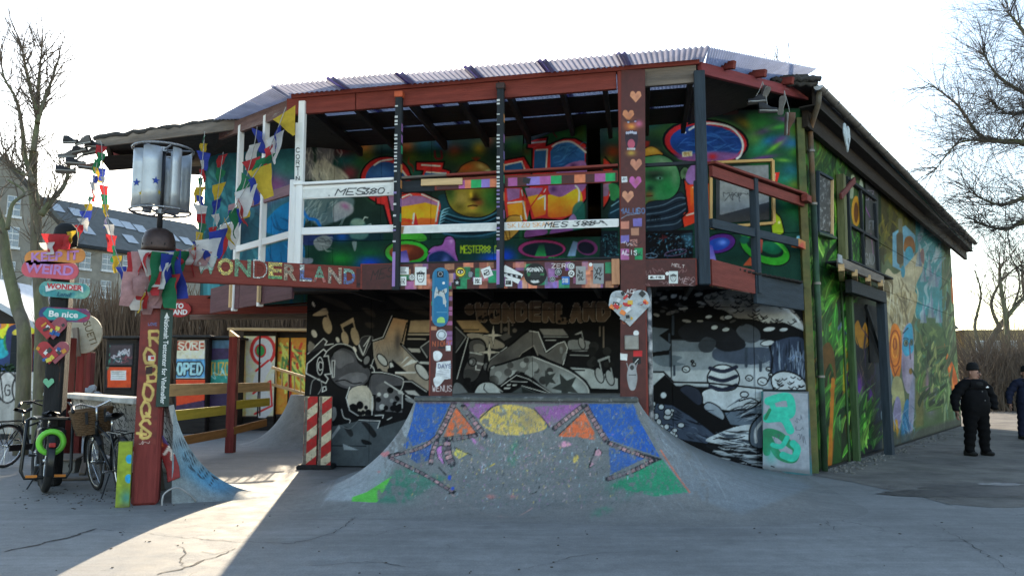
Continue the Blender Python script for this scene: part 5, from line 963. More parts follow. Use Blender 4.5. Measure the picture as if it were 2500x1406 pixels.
wavy('felt_edge',P(1885,196,12.75),G0+Vector((.05,-.03,.13)),.05,m_felt,roof,8,n=12); wavy('felt_edge',P(1890,205,12.8),G0+Vector((.02,.05,.07)),.05,m_felt,roof,9,n=12)
# downpipe at the corner
dp0=G0+gd*.12+Vector((0,0,-.07)); m_pipe=mat('rusty_pipe',(.10,.085,.06),rough=.6,var=.5,scale=3,col2=(.22,.09,.025),bump=.3,coords='World')
wl=Vector((C0.x,C0.y,0))+Vector((sd.x,sd.y,0))*.20+Vector((sn.x,sn.y,0))*.075
pipe=thing('downpipe', 'rusty and green stained rain downpipe at the corner of the club house', 'pipe',wl)
q=MB(); q.tube([dp0,dp0+Vector((-.02,.02,-.2)),wl+Vector((0,0,5.95)),wl+Vector((0,0,5.6)),wl+Vector((0,0,4.6))],.048,12); mk('pipe_upper',q,m_pipe,pipe,smooth=True)
q=MB(); q.tube([wl+Vector((0,0,4.62)),wl+Vector((0,0,2.5)),wl+Vector((.0,0,.02))],.052,12); mk('pipe_lower',q,mat('green_stained_pipe',(.03,.075,.035),rough=.6,var=.5,scale=3,col2=(.02,.03,.022),bump=.3,coords='World'),pipe,smooth=True)
for z in (5.55,4.6,3.2,1.6):
    q=MB(); q.lathe([(.05,-.02),(.066,-.02),(.066,.02),(.05,.02)],14,wl+Vector((0,0,z))); mk('pipe_clip',q,m_zinc,pipe)
# ================================================================ BALCONY
def fr(px,py,off=0.0):
    d=(DFR-DFL).normalized(); n=Vector((d.y,-d.x)); return PL(px,py,DFL+n*off,DFR+n*off)
fd=(DFR-DFL).normalized(); fn=Vector((fd.y,-fd.x,0)); fd3=Vector((fd.x,fd.y,0))
def fpt(px,z,off=0.0):
    p=fr(px,600,off); p.z=z; return p
ZB,ZT=2.86,3.22
LF0,LF1=Vector((DFL.x,DFL.y,0)),Vector((-5.45,14.35,0))     # left facet
RF0,RF1=Vector((DFR.x,DFR.y,0)),Vector((4.88,13.2,0))      # right facet
Z=lambda v,z: Vector((v[0],v[1],z))
deck=MB(); pts=[LF1,LF0,RF0,RF1,Vector((FWR.x,FWR.y,0)),Vector((FWL.x,FWL.y,0)),Vector((UL.x,UL.y,0))]
deck.add([Z(p,3.10) for p in pts],[tuple(range(7))]); deck=mk('deck',deck,m_tar,house)
nb=22
for i in range(nb):   # deck boards,seen from below and along the edge
    t=(i+.5)/nb; w=.125
    off=.08+i*.128
    if off > 2.75: break
    ex=min(off*.95,2.4)
    a=Z(DFL,3.15)-fn*off-fd3*ex*.8; b=Z(DFR,3.15)-fn*off+fd3*ex*.75
    board('deck_board',a,b,w-.008,.03,m_tar,deck)
for px in (800,960,1120,1280,1440,1600,1700): p=fpt(px,3.02); board('joist',p-fn*.06,p-fn*2.6,.07,.16,m_tar,deck)
# roof beam heights from the picture
bl,br=fr(722,252),fr(1722,170)
def beam_z(px): t=(px-722)/1000.0; return bl.z+(br.z-bl.z)*t
top=[fpt(690,beam_z(690)),fpt(1735,beam_z(1735))]
for a,b,m_ in ((690,862,m_red),(862,1218,m_red),(1218,1512,m_red2),(1512,1580,m_red2),(1580,1712,m_grey)):
    board('roof_beam',fpt(a+1,beam_z(a)-.06),fpt(b-1,beam_z(b)-.06),.07,.26,m_,house)
board('roof_beam_trim',fpt(700,beam_z(700)+.095,.05),fpt(1720,beam_z(1720)+.095,.05),.04,.07,m_red,house)
lb1=PL(512,345,LF0,LF1); rb1=PL(1968,232,RF0,RF1)
board('roof_beam',Z(LF0,bl.z-.02),Z(LF1,lb1.z),.07,.24,wood('faded_red',(.15,.085,.075),var=.4,wear=.4,wearcol=(.25,.22,.20)),house)
board('roof_beam',Z(RF0,br.z+.02)+fd3*.03,Z(rb1,rb1.z-.02),.07,.17,wood('pink_red_paint',(.22,.045,.05),var=.3,wear=.34,wearcol=(.35,.30,.28)),house)
# rafters and the dark boards below the sheets
broof=thing('tmp',None,None); bpy.data.objects.remove(broof)
RB=2.45; RR = -.06
for px in (735,845,985,1110,1235,1370,1480,1590,1700):
    p=fpt(px,beam_z(px)-.02); board('rafter',p-fn*.05,p-fn*RB+Vector((0,0,RR)),.07,.16,m_tar,house)
for k,(o0,w) in enumerate(((.36,.60),(1.12,.72),(1.95,.80))):
    for a,b in ((700,960),(962,1225),(1227,1520),(1522,1722)):
        j=rs.uniform(-.03,.03); f=(o0+j)/RB
        if k == 0 and a in (962,1227) and rs.random() < .5: continue
        pa,pb=fpt(a,beam_z(a)+.055)-fn*(o0+j),fpt(b,beam_z(b)+.055)-fn*(o0+j); pa.z += RR*f; pb.z += RR*f
        board('sarking_board',pa,pb,w,.02,m_tar,house,up=Vector((0,0,1)))
m_sheet=mat('violet_plastic_sheet',(.42,.42,.50),rough=.3,var=.25,scale=2.5,bump=.05,transl=.45,coords='World',spec=.5)
m_sheet2=mat('violet_sheet_overlap',(.10,.09,.26),rough=.35,var=.25,scale=2.5,bump=.05,transl=.4,coords='World',spec=.5)
def corr(name,A,B,A2,B2,mt,parent,lam=.078,amp=.016,rows=4,sag=0.0):
    A,B,A2,B2=map(Vector,(A,B,A2,B2)); n=max(8,int((B-A).length/lam*6)); nrm=(B-A).cross(A2-A).normalized()
    G=[]
    for j in range(rows+1):
        t=j/rows; a,b=A.lerp(A2,t),B.lerp(B2,t); G.append([a.lerp(b,i/n)+nrm*amp*math.cos(2*math.pi*i/6)+Vector((0,0,-sag*4*t*(1-t))) for i in range(n+1)])
    q=MB(); q.grid(G); return mk(name,q,mt,parent,smooth=True)
q=MB(); bat=board('balcony_roof',fpt(700,beam_z(700)+.10)-fn*.1,fpt(1720,beam_z(1720)+.10)-fn*.1,.05,.04,m_tar,house)
edges=[672,822,987,1152,1332,1522,1738]
for i in range(6):
    a,b=edges[i],edges[i+1]; lift=.135+.012*(i % 2); oh=.46+rs.uniform(-.03,.03)
    A=fpt(a,beam_z(a)+lift,0)+fn*oh; B=fpt(b,beam_z(b)+lift,0)+fn*oh; up = -fn*(RB+oh)+Vector((0,0,RR))
    up += fd3*.55; corr('corrugated_sheet',A,B,A+up,B+up-(fd3*.75 if i == 5 else fd3*0),m_sheet,bat)
    if i: corr('sheet_overlap',A-fd3*.09+Vector((0,0,.02)),A+fd3*.08+Vector((0,0,.02)),A-fd3*.09+up+Vector((0,0,.02)),A+fd3*.08+up+Vector((0,0,.02)),m_sheet2,bat)
# left facet sheets
lfn=Vector((-(LF1-LF0).normalized().y,(LF1-LF0).normalized().x,0)); lfn=lfn if lfn.y < 0 else -lfn
A=fpt(690,beam_z(690)+.14)+fn*.34+lfn*.05; B=Z(LF1,lb1.z+.16)+lfn*.25
A2,B2=fpt(690,beam_z(690)+.14)-fn*2.3+fd3*.2,Z(LF1,lb1.z+.14)+Vector((1.2,.4,0))
for i in range(3):
    t0,t1=i/3,(i+1)/3; corr('corrugated_sheet',A.lerp(B,t0),A.lerp(B,t1),A2.lerp(B2,t0),A2.lerp(B2,t1),m_sheet,bat)
# right facet sheets
A=fpt(1738,beam_z(1738)+.14)+fn*.44; B=Z(rb1,rb1.z+.20)+Vector((.05,-.40,.12)); A2=A-fn*(RB+.4); B2=Z(rb1,rb1.z+.12)+Vector((-.6,1.0,0))
for i in range(3):
    t0,t1=i/3,(i+1)/3; corr('corrugated_sheet',A.lerp(B,t0),A.lerp(B,t1),A2.lerp(B2,t0),A2.lerp(B2,t1),mat('blue_plastic_sheet',(.40,.45,.58),rough=.3,var=.2,scale=2.5,bump=.05,transl=.45,coords='World',spec=.5),bat)
for pts_ in ([Z(RF0,br.z+.05)-fn*.1,Z(rb1,rb1.z+.03),Z(FWR,rb1.z+.03),Z(RF0,br.z)-fn*2.5],[Z(LF0,bl.z+.05)-fn*.1,Z(LF0,bl.z)-fn*2.6,Z(UL,lb1.z+.05),Z(LF1,lb1.z+.07)]):
    q=MB(); q.add(pts_,[(0,1,2,3)]); mk('sarking_board',q,m_tar,house)
for t in (.18,.45,.72): p=Z(RF0,br.z+.10).lerp(Z(rb1,rb1.z+.08),t); board('rafter_end',p+Vector((.16,-.16,0)),p+Vector((-.8,.9,.28)),.07,.12,m_red,house)
# posts
board('post',fpt(1545,-.0),fpt(1545,beam_z(1545)+.05),.16,.345,m_red2,house,up=fd3,ch=.012)
POST_BIG=fpt(1545,0)
board('post',fpt(1078,0,.0),fpt(1078,ZB),.14,.30,m_red2,house,up=fd3,ch=.012)
board('post',fpt(1718,ZB-.02,.05),fpt(1718,beam_z(1718)-.05,.05),.15,.15,m_slate,house,up=fd3,ch=.01); board('post',fpt(1706,ZB,.0),fpt(1706,4.3,.0),.05,.10,m_slate,house,up=fd3)
board('post',fpt(729,ZT-.1,.04),fpt(729,beam_z(729),.04),.09,.10,m_white,house,up=fd3); board('post',fpt(716,ZT-.1,.0),fpt(716,4.55,.0),.10,.13,m_white,house,up=fd3)
for px in (578,640):
    b0=PL(px,600,LF0,LF1); zt_=bl.z+(lb1.z-bl.z)*((Vector((b0.x,b0.y))-Vector((LF0.x,LF0.y))).length/(LF1-LF0).length)
    board('post',Z(b0,2.72),Z(b0,zt_),.09,.09,m_white,house,up=(LF1-LF0).normalized())
# striped thin posts
def stripe_post(px,seed):
    rs=random.Random(seed); z0,z1=ZB-.02,beam_z(px)-.02; base=fpt(px,z0,.09)
    o=board('post',base,Z(base,z1),.085,.10,m_blk,house,up=fd3)
    q=MB(); z=z0+.05; pal=[(.55,.55,.53),(.50,.50,.52),(.22,.17,.36)]
    while z < z1-.2:
        h=rs.uniform(.012,.032); c=pal[0] if z > 4.4 else pal[rs.choice((0,1,2,2))]
        if z < ZT+.12: c=(.30,.17,.42); h=.12
        q.box(base+fn*.045-fd3*.028+Vector((0,0,z-z0+h/2)),(.044,.006,h),M=Matrix.Rotation(math.atan2(fd.y,fd.x)+rs.uniform(-.02,.02),3, 'Z'),col=c); z += h+(rs.uniform(.014,.05) if rs.random() < .8 else .14)*(0 if z < ZT+.1 else 1)
    tag(mk('painted_stripes',q,m_print,o),None,None,kind='stuff')
    q=MB(); z=3.9
    pals=[(.30,.14,.36),(.55,.24,.08),(.02,.30,.14),(.20,.16,.40)]
    while z < z1-.3:
        q.box(base+fd3*.049+fn*.0+Vector((0,0,z-z0)),(.006,.07,.12),M=Matrix.Rotation(math.atan2(fd.y,fd.x),3, 'Z'),col=rs.choice(pals)); z += rs.uniform(.16,.3)
    tag(mk('painted_squares',q,m_print,o),None,None,kind='stuff')
    q=MB(); q.box(Z(base,z1-.02) ,(.13,.12,.09),ch=.01,M=Matrix.Rotation(math.atan2(fd.y,fd.x),3, 'Z')); mk('post_cap',q,mat('orange_cap' if seed == 1 else 'dark_cap',(.5,.10,.04) if seed == 1 else (.05,.03,.028)),o)
stripe_post(969,1); stripe_post(1222,2)
# rails
def rail(pa,pb,za,zb,w,h,mt,off=.0,name='rail'): return board(name,fpt(pa,za,off),fpt(pb,zb,off),w,h,mt,house)
def zf_(px,py): return fr(px,py).z
rail(716,962,zf_(716,453),zf_(962,440),.14,.04,m_white,.03, 'rail_cap'); RAIL_W=rail(722,962,zf_(722,473),zf_(962,462),.04,.20,m_white,.03)
rail(720,962,zf_(720,567),zf_(962,559),.05,.11,m_white,.03); RAIL_M=rail(976,1512,zf_(976,562),zf_(1512,545),.05,.11,m_white,.03)
rail(976,1090,zf_(976,438),zf_(1090,431),.14,.035,m_grey,.03, 'rail_cap'); rail(1090,1512,zf_(1090,431),zf_(1512,407),.14,.035,m_red,.03, 'rail_cap')
rail(976,1060,zf_(976,458),zf_(1060,455),.04,.17,m_blk,.03); RAIL_C=rail(1060,1512,zf_(1060,453),zf_(1512,432),.04,.17,m_red2,.03)
rail(1026,1128,zf_(1026,449),zf_(1128,446),.03,.10,m_raw,.07, 'patch_board')
rail(1575,1706,zf_(1575,404),zf_(1706,398),.05,.05,m_blk,.0)
# right facet rails
def fpr(px,py): return PL(px,py,RF0,RF1)
board('rail_cap',fpr(1735,398),fpr(1962,476),.16,.04,m_red,house); board('rail',fpr(1735,418),fpr(1960,494),.06,.16,m_red2,house)
board('rail',fpr(1735,545),fpr(1950,594),.06,.13,m_slate,house); board('post',Z(fpr(1845,600),fpr(1845,716).z),Z(fpr(1845,600),fpr(1845,437).z),.11,.11,m_slate,house,up=(RF1-RF0).normalized())
board('rail_end',fpr(1945,592),fpr(1962,600),.07,.14,mat('bright_tip',(.5,.25,.05),col2=(.45,.06,.04),scale=9),house)
board('rail_block',fpr(1950,486)+Vector((.05,-.12,0)),fpr(1965,490)+Vector((.05,-.05,0)),.1,.12,m_red2,house)
# left facet rails
def fpl(px,py): return PL(px,py,LF0,LF1)
board('rail',fpl(712,463),fpl(560,512),.05,.16,wood('dusty_mauve',(.23,.13,.15),var=.3),house); board('rail',fpl(712,572),fpl(575,610),.05,.11,m_white,house)
board('rail',fpl(575,545),fpl(540,555),.05,.08,m_white,house)
# fascia
FASC=rail(882,1510,zf_(882,676),zf_(1510,668),.05,.37,m_red2,.04, 'fascia'); FASC2=rail(1514,1700,zf_(1514,668),zf_(1700,665),.05,.37,m_red2,.05, 'fascia')
board('fascia_edge',fpt(960,ZT+.012,.05),fpt(1512,ZT+.02,.05),.05,.03,m_blk,house); rail(722,880,ZB+.16,ZB+.16,.05,.34,m_tar,.0, 'fascia')
FASC3=board('fascia',Z(RF0,3.02)+fd3*.10,Z(RF0.lerp(RF1,.46),3.02),.05,.36,m_red2,house); board('fascia',Z(RF0.lerp(RF1,.47),2.93),Z(RF1,2.93),.06,.46,m_slate,house)
board('fascia_batten',fpt(1502,ZB,.09),fpt(1502,ZT,.09),.03,.11,wood('peach_paint',(.45,.22,.12),var=.3),house,up=fd3);
# left facet skirt boards with raw studs
for t0,t1 in ((0.0,.34),(.345,.62),(.625,1.04)): board('skirt_board',Z(LF0.lerp(LF1,t0),2.98),Z(LF0.lerp(LF1,t1),2.98),.04,.46,wood('mauve_boards',(.115,.055,.062),var=.3,wear=.3,wearcol=(.17,.10,.10)),house)
for px in (571,640): b0=PL(px,700,LF0,LF1); board('stud',Z(b0,2.78)-Vector((.03,.05,0)),Z(b0,3.22)-Vector((.03,.05,0)),.05,.07,m_raw,house,up=(LF1-LF0).normalized())
board('stud',P(745,255,14.0),P(733,632,14.0),.05,.05,m_raw,house)
# ---------------------------------------------------------------- sign beam
WP=PZ(378,1225)                                   # foot of the red mast
MAST=Vector((-4.65,10.25,0))
wa,wb=Vector((-4.52,10.16,2.99)),Vector((-2.25,11.50,3.03))
board_w=board('sign_beam',wa,wb,.12,.33,m_red2,house)
# ================================================================ PAINT,STICKERS AND FITTINGS ON THE BUILDING
def pxquad(name,cs,plane,cv,k,parent,n=(24,24),disc=False,mt=None,push=0.0):
    """thin painted sheet: four photograph corners (tl,tr,br,bl) laid on a vertical plane"""
    a,b=plane; W=[np.array(PL(x,y,a,b)) for x,y in cs]; nu,nv=n
    if disc:
        rr=np.linspace(0,1,nv); aa=np.linspace(0,2*math.pi,nu); RR_,AA=np.meshgrid(rr,aa,indexing='ij'); U=.5+.5*RR_*np.cos(AA); Vv=.5+.5*RR_*np.sin(AA)
    else: U,Vv=np.meshgrid(np.linspace(0,1,nu),np.linspace(0,1,nv))
    U_,V_=U[...,None],Vv[...,None]; pts=(W[0]*(1-U_)+W[1]*U_)*(1-V_)+(W[3]*(1-U_)+W[2]*U_)*V_
    pts=pts.reshape(-1,3); px,py=proj(pts)
    col=alb(cv.sample(px,py),k) if isinstance(cv,Canvas) else np.tile(np.array(cv),(len(pts),1))
    return painted(name,pts,grid_faces(*U.shape)[:, ::-1],col,mt or m_print,parent)
def front(off):
    d=(DFR-DFL).normalized(); n=Vector((d.y,-d.x)); return (DFL+n*off,DFR+n*off)
KP=1.0
PAL=[(150,110,160),(206,130,100),(30,150,100),(176,110,160),(200,150,110),(130,110,180)]
# --- fascia paint with colour patches
c=Canvas(870,620,1710,715,(74,32,30)); rs=random.Random(3)
for i in range(58):
    x,y=rs.uniform(965,1500),rs.uniform(638,692); w,h=rs.uniform(12,34),rs.uniform(10,30); c.poly([(x,y),(x+w,y-1),(x+w,y+h),(x,y+h+1)],rs.choice(PAL),rs.uniform(.6,.95))
for x in (1010,1170,1330,1420): c.poly([(x,640),(x+22,640),(x+20,704),(x,704)],rs.choice(PAL),.5)
c.poly([(1510,640),(1540,640),(1540,704),(1510,704)],(190,110,90),.9); c.poly([(1512,672),(1540,672),(1540,704),(1512,704)],(40,110,80),.9); c.text('MES',905,685,22,14,(30,16,16),2,shear=.5,rot=-12);
for i in range(14): c.scribble(rs.uniform(1545,1670),rs.uniform(642,690),rs.uniform(16,40),rs.uniform(6,16),rs.choice([(150,120,120),(170,150,150),(40,20,20)]),1.2,9,i,.8)
c.text('MELT',1640,650,7,6,(200,196,190),1.3,rot=8); c.text('MEZ',1655,688,12,10,(180,160,160),1.4,rot=15); c.text('ZERO',1347,654,10,9,(210,206,200),1.8); c.mottle(.2,9,4)
pxquad('fascia_paint',[(884,646),(1508,635),(1508,702),(884,707)],front(.070),c,KP,FASC,(520,52)); pxquad('fascia_paint',[(1516,635),(1698,632),(1698,698),(1516,701)],front(.080),c,KP,FASC2,(150,52))
def stick(x,y,w,h,bgc,draw=None,disc=False,rot=0,plane=None,parent=None,k=KP,n=(26,26),name='sticker',ink=(16,16,18)):
    cv=Canvas(x-w,y-h,x+w,y+h,bgc,sc=3)
    if draw: draw(cv,x,y,w/2,h/2,ink)
    cr,sr=math.cos(R(rot)),math.sin(R(rot)); q=[(x+u*cr-v*sr,y+u*sr+v*cr) for u,v in ((-w/2,-h/2),(w/2,-h/2),(w/2,h/2),(-w/2,h/2))]
    return pxquad(name,q,plane or front(.076),cv,k,parent or FASC,n,disc)
def d_lines(c,x,y,w,h,ink):
    rs=random.Random(int(x)); [c.line([(x-w*.8,y-h*.7+i*h*.35),(x+w*rs.uniform(.2,.8),y-h*.7+i*h*.35)],h*.16,ink) for i in range(5)]
def d_ring(c,x,y,w,h,ink): c.ell(x,y,w*.86,h*.86,None,ol=ink,olw=w*.14); c.ell(x,y,w*.4,h*.4,None,ol=ink,olw=w*.16); c.line([(x,y-h*.5),(x,y+h*.1)],w*.16,ink)
def d_eye(c,x,y,w,h,ink): c.ell(x,y,w*.9,h*.9,None,ol=ink,olw=w*.14); c.fill([(x-w*.6,y),(x,y-h*.35),(x+w*.6,y),(x,y+h*.35)],(220,220,200),ol=ink,olw=w*.14); c.ell(x,y,w*.22,h*.22,ink); c.line([(x-w*.5,y-h*.35),(x+w*.5,y-h*.4)],w*.2,ink)
def d_squig(c,x,y,w,h,ink): [c.scribble(x-w*.7,y-h*.6+i*h*.4,w*1.3,h*.45,ink,w*.13,9,int(x)+i) for i in range(3)]
def d_face(c,x,y,w,h,ink): c.ell(x,y+h*.1,w*.6,h*.6,None,ol=ink,olw=w*.12); c.line([(x-w*.6,y-h*.3),(x+w*.6,y-h*.3)],h*.2,ink); c.ell(x-w*.2,y,w*.08,h*.1,ink); c.ell(x+w*.2,y,w*.08,h*.1,ink); c.line([(x-w*.2,y+h*.35),(x+w*.2,y+h*.35)],h*.1,ink)
def d_star(c,x,y,w,h,ink): c.poly(star(x,y,w*.7),ink)
def d_txt(t): return lambda c,x,y,w,h,ink: c.text(t,x-w*.8,y+h*.45,h*.9,w*1.5/max(1,len(t))*.72,ink,h*.2)
def d_skull(c,x,y,w,h,ink):
    c.text('WONDER',x-w*.72,y-h*.3,h*.3,w*.17,(200,200,196),h*.08); c.fill([(x-w*.5,y),(x,y-h*.2),(x+w*.5,y),(x+w*.4,y+h*.3),(x,y+h*.4),(x-w*.4,y+h*.3)],(40,44,44)); c.ell(x-w*.6,y-h*.02,w*.18,h*.12,(60,120,80)); c.ell(x+w*.6,y-h*.02,w*.18,h*.12,(60,120,80)); c.text('LAND',x-w*.3,y+h*.75,h*.2,w*.1,(200,200,196),h*.08)
def d_board(c,x,y,w,h,ink):
    c.poly([(x-w,y-h*.5),(x+w*.9,y+h*.2),(x+w,y+h),(x-w*.5,y+h*.1)],ink); [c.ell(x+w*t,y+h*(.3*t+.2),w*.1,h*.25,(190,190,190)) for t in (-.5,0,.5)]
WHT=(214,214,210)
for a in ((985,661,26,18,WHT,d_lines),(985,686,14,22,WHT,d_squig),(973,693,12,14,(70,74,80),d_squig,False,0,WHT),(1006,677,16,16,WHT,d_ring,True),(1027,674,28,44,WHT,d_face),(1124,664,26,26,(214,190,60),d_eye,True),(1116,690,16,17,(20,20,22),d_star),(1150,670,15,15,(40,48,60),d_lines,True),(1166,686,20,17,WHT,d_squig),(1189,665,24,24,WHT,d_squig,False,-22),(1249,670,50,26,WHT,d_board,False,28),(1242,690,17,18,WHT,d_txt('ZERO')),(1307,670,56,54,(16,18,18),d_skull,True),(1363,664,17,17,(24,26,30),d_ring),(1349,682,14,14,(30,34,34),d_ring,True),(1395,650,17,17,WHT,d_ring,True),(1395,668,15,17,WHT,d_squig,True),(1381,685,19,20,(50,110,176),d_txt('S1B')),(1418,672,24,44,(150,150,148),d_squig),(1461,668,26,50,(140,144,144),d_squig),(1442,646,9,9,WHT,None,True),(1384,657,7,7,(120,60,150),None,True)):
    x,y,w,h,bgc,dr=a[:6]; stick(x,y,w,h,bgc,dr,a[6] if len(a) > 6 else False,a[7] if len(a) > 7 else 0,ink=(16,16,18) if bgc[0] > 90 else (190,194,194))
P2=front(.086)
for x,y,w,h,bgc,dr,ds in ((1538,666,17,17,(24,26,30),d_ring,False),(1563,668,20,14,(50,80,70),d_squig,False),(1603,677,40,10,WHT,d_txt('WELIFYOU'),False),(1644,677,22,30,(196,200,196),d_face,False),(1629,668,9,9,WHT,None,True)): stick(x,y,w,h,bgc,dr,ds,plane=P2,parent=FASC2,ink=(16,16,18) if bgc[0] > 90 else (190,194,194))
# --- OM panel on the right facet fascia
RFP=(Vector((RF0.x,RF0.y))+Vector((.02,-.03)),Vector((RF1.x,RF1.y))+Vector((.02,-.03)))
c=Canvas(1715,640,1845,725,(70,30,28)); c.ell(1768,682,34,33,(34,26,30)); c.ell(1768,682,30,29,(86,34,34));
for r_,col in ((34,(170,150,90)),(28,(60,80,120))): c.ell(1768,682,r_,r_*.97,None,ol=col,olw=1.6)
for w_,col in ((10,(24,34,70)),(6,(196,160,70)),(2.6,(60,90,160))): c.line([(1752,670),(1762,664),(1770,672),(1762,680),(1772,688),(1766,700),(1752,698)],w_,col,smooth=True); c.line([(1768,682),(1780,676),(1788,684),(1784,696),(1776,692)],w_,col,smooth=True); c.line([(1760,656),(1770,661),(1780,656)],w_*.7,col,smooth=True)
c.ell(1770,652,2.5,2.5,(196,160,70)); [c.line([(x,700),(x-3,690),(x+4,684)],1.5,(60,84,50)) for x in range(1798,1826,6)]; [c.line([(1734+i*2,650+i*7),(1742,655+i*6)],2,(70,96,60)) for i in range(8)]; c.mottle(.15,7,3)
om=pxquad('om_painting',[(1732,646),(1830,660),(1830,716),(1732,699)],RFP,c,KP,FASC3,(100,60))
# --- rail lettering and colour blocks
c=Canvas(715,400,1520,600,(200,200,196)); c.mottle(.08,14,3); c.text('.MES.',793,478,15,20,(26,28,30),2.2,shear=.5,rot=-2,jit=.05,gap=1.0); c.text('380.',884,474,13,15,(26,28,30),2.2,shear=.3,rot=-2,gap=1.0)
c.poly([(976,545),(988,545),(984,570),(976,572)],(150,120,90)); c.text('SKIZO SKATE',1240,556,11,8,(196,140,90),1.6,rot=-2); c.text('MES 388',1330,556,12,14,(26,28,30),2,shear=.4,rot=-3); c.scribble(1420,535,70,16,(40,42,44),1.8,10,5)
pxquad('rail_lettering',[(728,463),(958,451),(958,473),(728,484)],front(.0545),c,1.05,RAIL_W,(180,18)); pxquad('rail_lettering',[(978,553),(1508,536.5),(1508,554),(978,571)],front(.0595),c,1.05,RAIL_M,(400,16))
c=Canvas(1050,400,1520,480,(74,32,30)); X0=[(1120,1135,3),(1135,1150,1),(1150,1175,2),(1175,1196,5),(1196,1215,1),(1240,1263,3),(1286,1318,5),(1318,1345,3),(1345,1371,2),(1402,1429,1),(1452,1478,3),(1478,1502,2)]
for a,b,i in X0: c.poly([(a,400),(b,400),(b,470),(a,470)], {1: (214,130,90),2: (20,160,90),3: (170,90,150),5: (140,120,190)}[i],.92)
c.poly([(1278,432),(1296,436),(1292,450),(1276,446)],(30,26,30)); c.mottle(.12,9,4); pxquad('colour_blocks',[(1066,443.5),(1506,422),(1506,442),(1066,463.5)],front(.0545),c,KP,RAIL_C,(340,18))
pxquad('stud_lettering',[(721.5,300),(737,300),(737,440),(719,440)],front(.0935),(lambda q: (q.text('C',723,372,10,8,BK_,1.8),q.text('O',723,388,10,8,BK_,1.8),q.text('R',723,402,10,8,BK_,1.8),q.text('T',723,417,10,8,BK_,1.8),q.text('I',723,429,9,8,BK_,1.8),q.text('N',723,441,10,8,BK_,1.8),q)[-1])(Canvas(710,290,745,450,(204,204,200),sc=2)),1.05,house,(12,110))
# --- big post: hearts,shouting face,tags
def heart_pts(x,y,w,h): return [(x,y+h*.5),(x-w*.5,y-h*.08),(x-w*.42,y-h*.42),(x-w*.18,y-h*.48),(x,y-h*.25),(x+w*.18,y-h*.48),(x+w*.42,y-h*.42),(x+w*.5,y-h*.08)]
def cheart(c,x,y,w,h,col): q=heart_pts(x,y,w,h); c.poly(np.vstack([spline(q[1:4]+q[4:5],False),spline(q[4:],False),[q[0]]]),col)
c=Canvas(1505,160,1585,1000,(84,40,36),sc=1.5)
for x,y,s_,col in ((1552,237,28,(200,140,104)),(1553,403,29,(190,130,104)),(1551,446,30,(176,90,150)),(1533,481,29,(196,140,110)),(1534,283,28,(196,130,90))): cheart(c,x,y,s_,s_,col); c.blob(x+3,y-2,6,7,(150,100,84),.5)
c.blob(1540,305,17,14,(190,110,50),.9); c.blob(1534,296,9,4,(40,24,34),.8,15); c.blob(1550,295,9,4,(40,24,34),.8,-15); c.ell(1534,299,3,2,(140,150,170)); c.ell(1551,297,3,2,(140,150,170)); c.blob(1542,310,7,4,(210,150,60),.9); c.blob(1560,302,10,9,(190,100,150),.7); c.fill([(1527,325),(1540,319),(1555,323),(1557,345),(1550,366),(1535,366),(1527,345)],(46,26,40)); c.ell(1541,352,9,12,(170,80,100)); [c.ell(1530+i*4.5,325-(i == 2 or i == 3)*1.5,2.6,3.5,(176,176,190)) for i in range(6)]; [c.ell(1533+i*4,364,2.2,3,(170,170,180)) for i in range(5)]; c.blob(1541,374,11,7,(190,160,60),.9)
c.poly([(1517,432),(1531,431),(1532,445),(1518,446)],(200,204,204)); c.scribble(1519,434,10,9,(90,94,100),1,6,3); c.text('MALUCO',1514,521,12,7.5,(84,110,150),2.2); c.line([(1516,534),(1530,526),(1556,522)],1.5,(120,140,160)); c.text('S',1555,522,14,8,(96,120,150),2)
for x,y,w,h,col in ((1514,541,22,18,(196,130,110)),(1545,534,22,19,(120,110,180)),(1540,557,20,18,(176,130,104)),(1514,575,22,18,(120,110,180)),(1538,585,18,16,(170,120,110)),(1512,608,24,26,(170,100,150)),(1549,606,20,28,(20,140,86))): c.poly([(x,y),(x+w,y-1),(x+w,y+h),(x+1,y+h)],col,.92)
for i in range(8): c.scribble(1513+rs.uniform(0,30),575+rs.uniform(0,50),26,12,rs.choice([(30,22,30),(200,196,200)]),1.4,8,i+40,.9)
c.text('ALIS',1518,622,10,7,(214,214,214),1.8,jit=.1); c.text('ACE',1530,716,9,6,(200,200,200),1.6); c.ell(1548,716,4,4,WHT); c.text('CAD',1520,790,12,8,(160,90,60),1.6); c.ell(1553,813,7,7,WHT); c.poly([(1513,862),(1532,864),(1531,880),(1512,878)],WHT); c.poly([(1546,856),(1568,856),(1568,870),(1546,870)],(190,40,44)); c.poly([(1544,872),(1564,871),(1565,888),(1546,890)],(20,20,22)); c.line([(1550,885),(1558,876)],2,WHT)
c.fill([(1532,905),(1538,888),(1550,888),(1554,905),(1556,925),(1550,950),(1538,950),(1531,925)],(150,150,150)); c.line([(1534,900),(1530,886)],2,(150,150,150)); c.line([(1552,900),(1556,886)],2,(150,150,150)); c.ell(1543,897,5,6,(60,60,60)); c.line([(1536,915),(1552,915)],2,(60,60,60)); c.mottle(.12,12,6)
PB=front(.088); POSTP=pxquad('post_paint',[(1517,172),(1575,170),(1577,998),(1514,998)],PB,c,KP,house,(60,560))
c=Canvas(1040,690,1115,970,(84,40,38),sc=1.5);
for i in range(12): x,y=rs.choice((1052,1090)),700+i*12; c.poly([(x,y),(x+14,y),(x+14,y+10),(x,y+10)],rs.choice(PAL),.8)
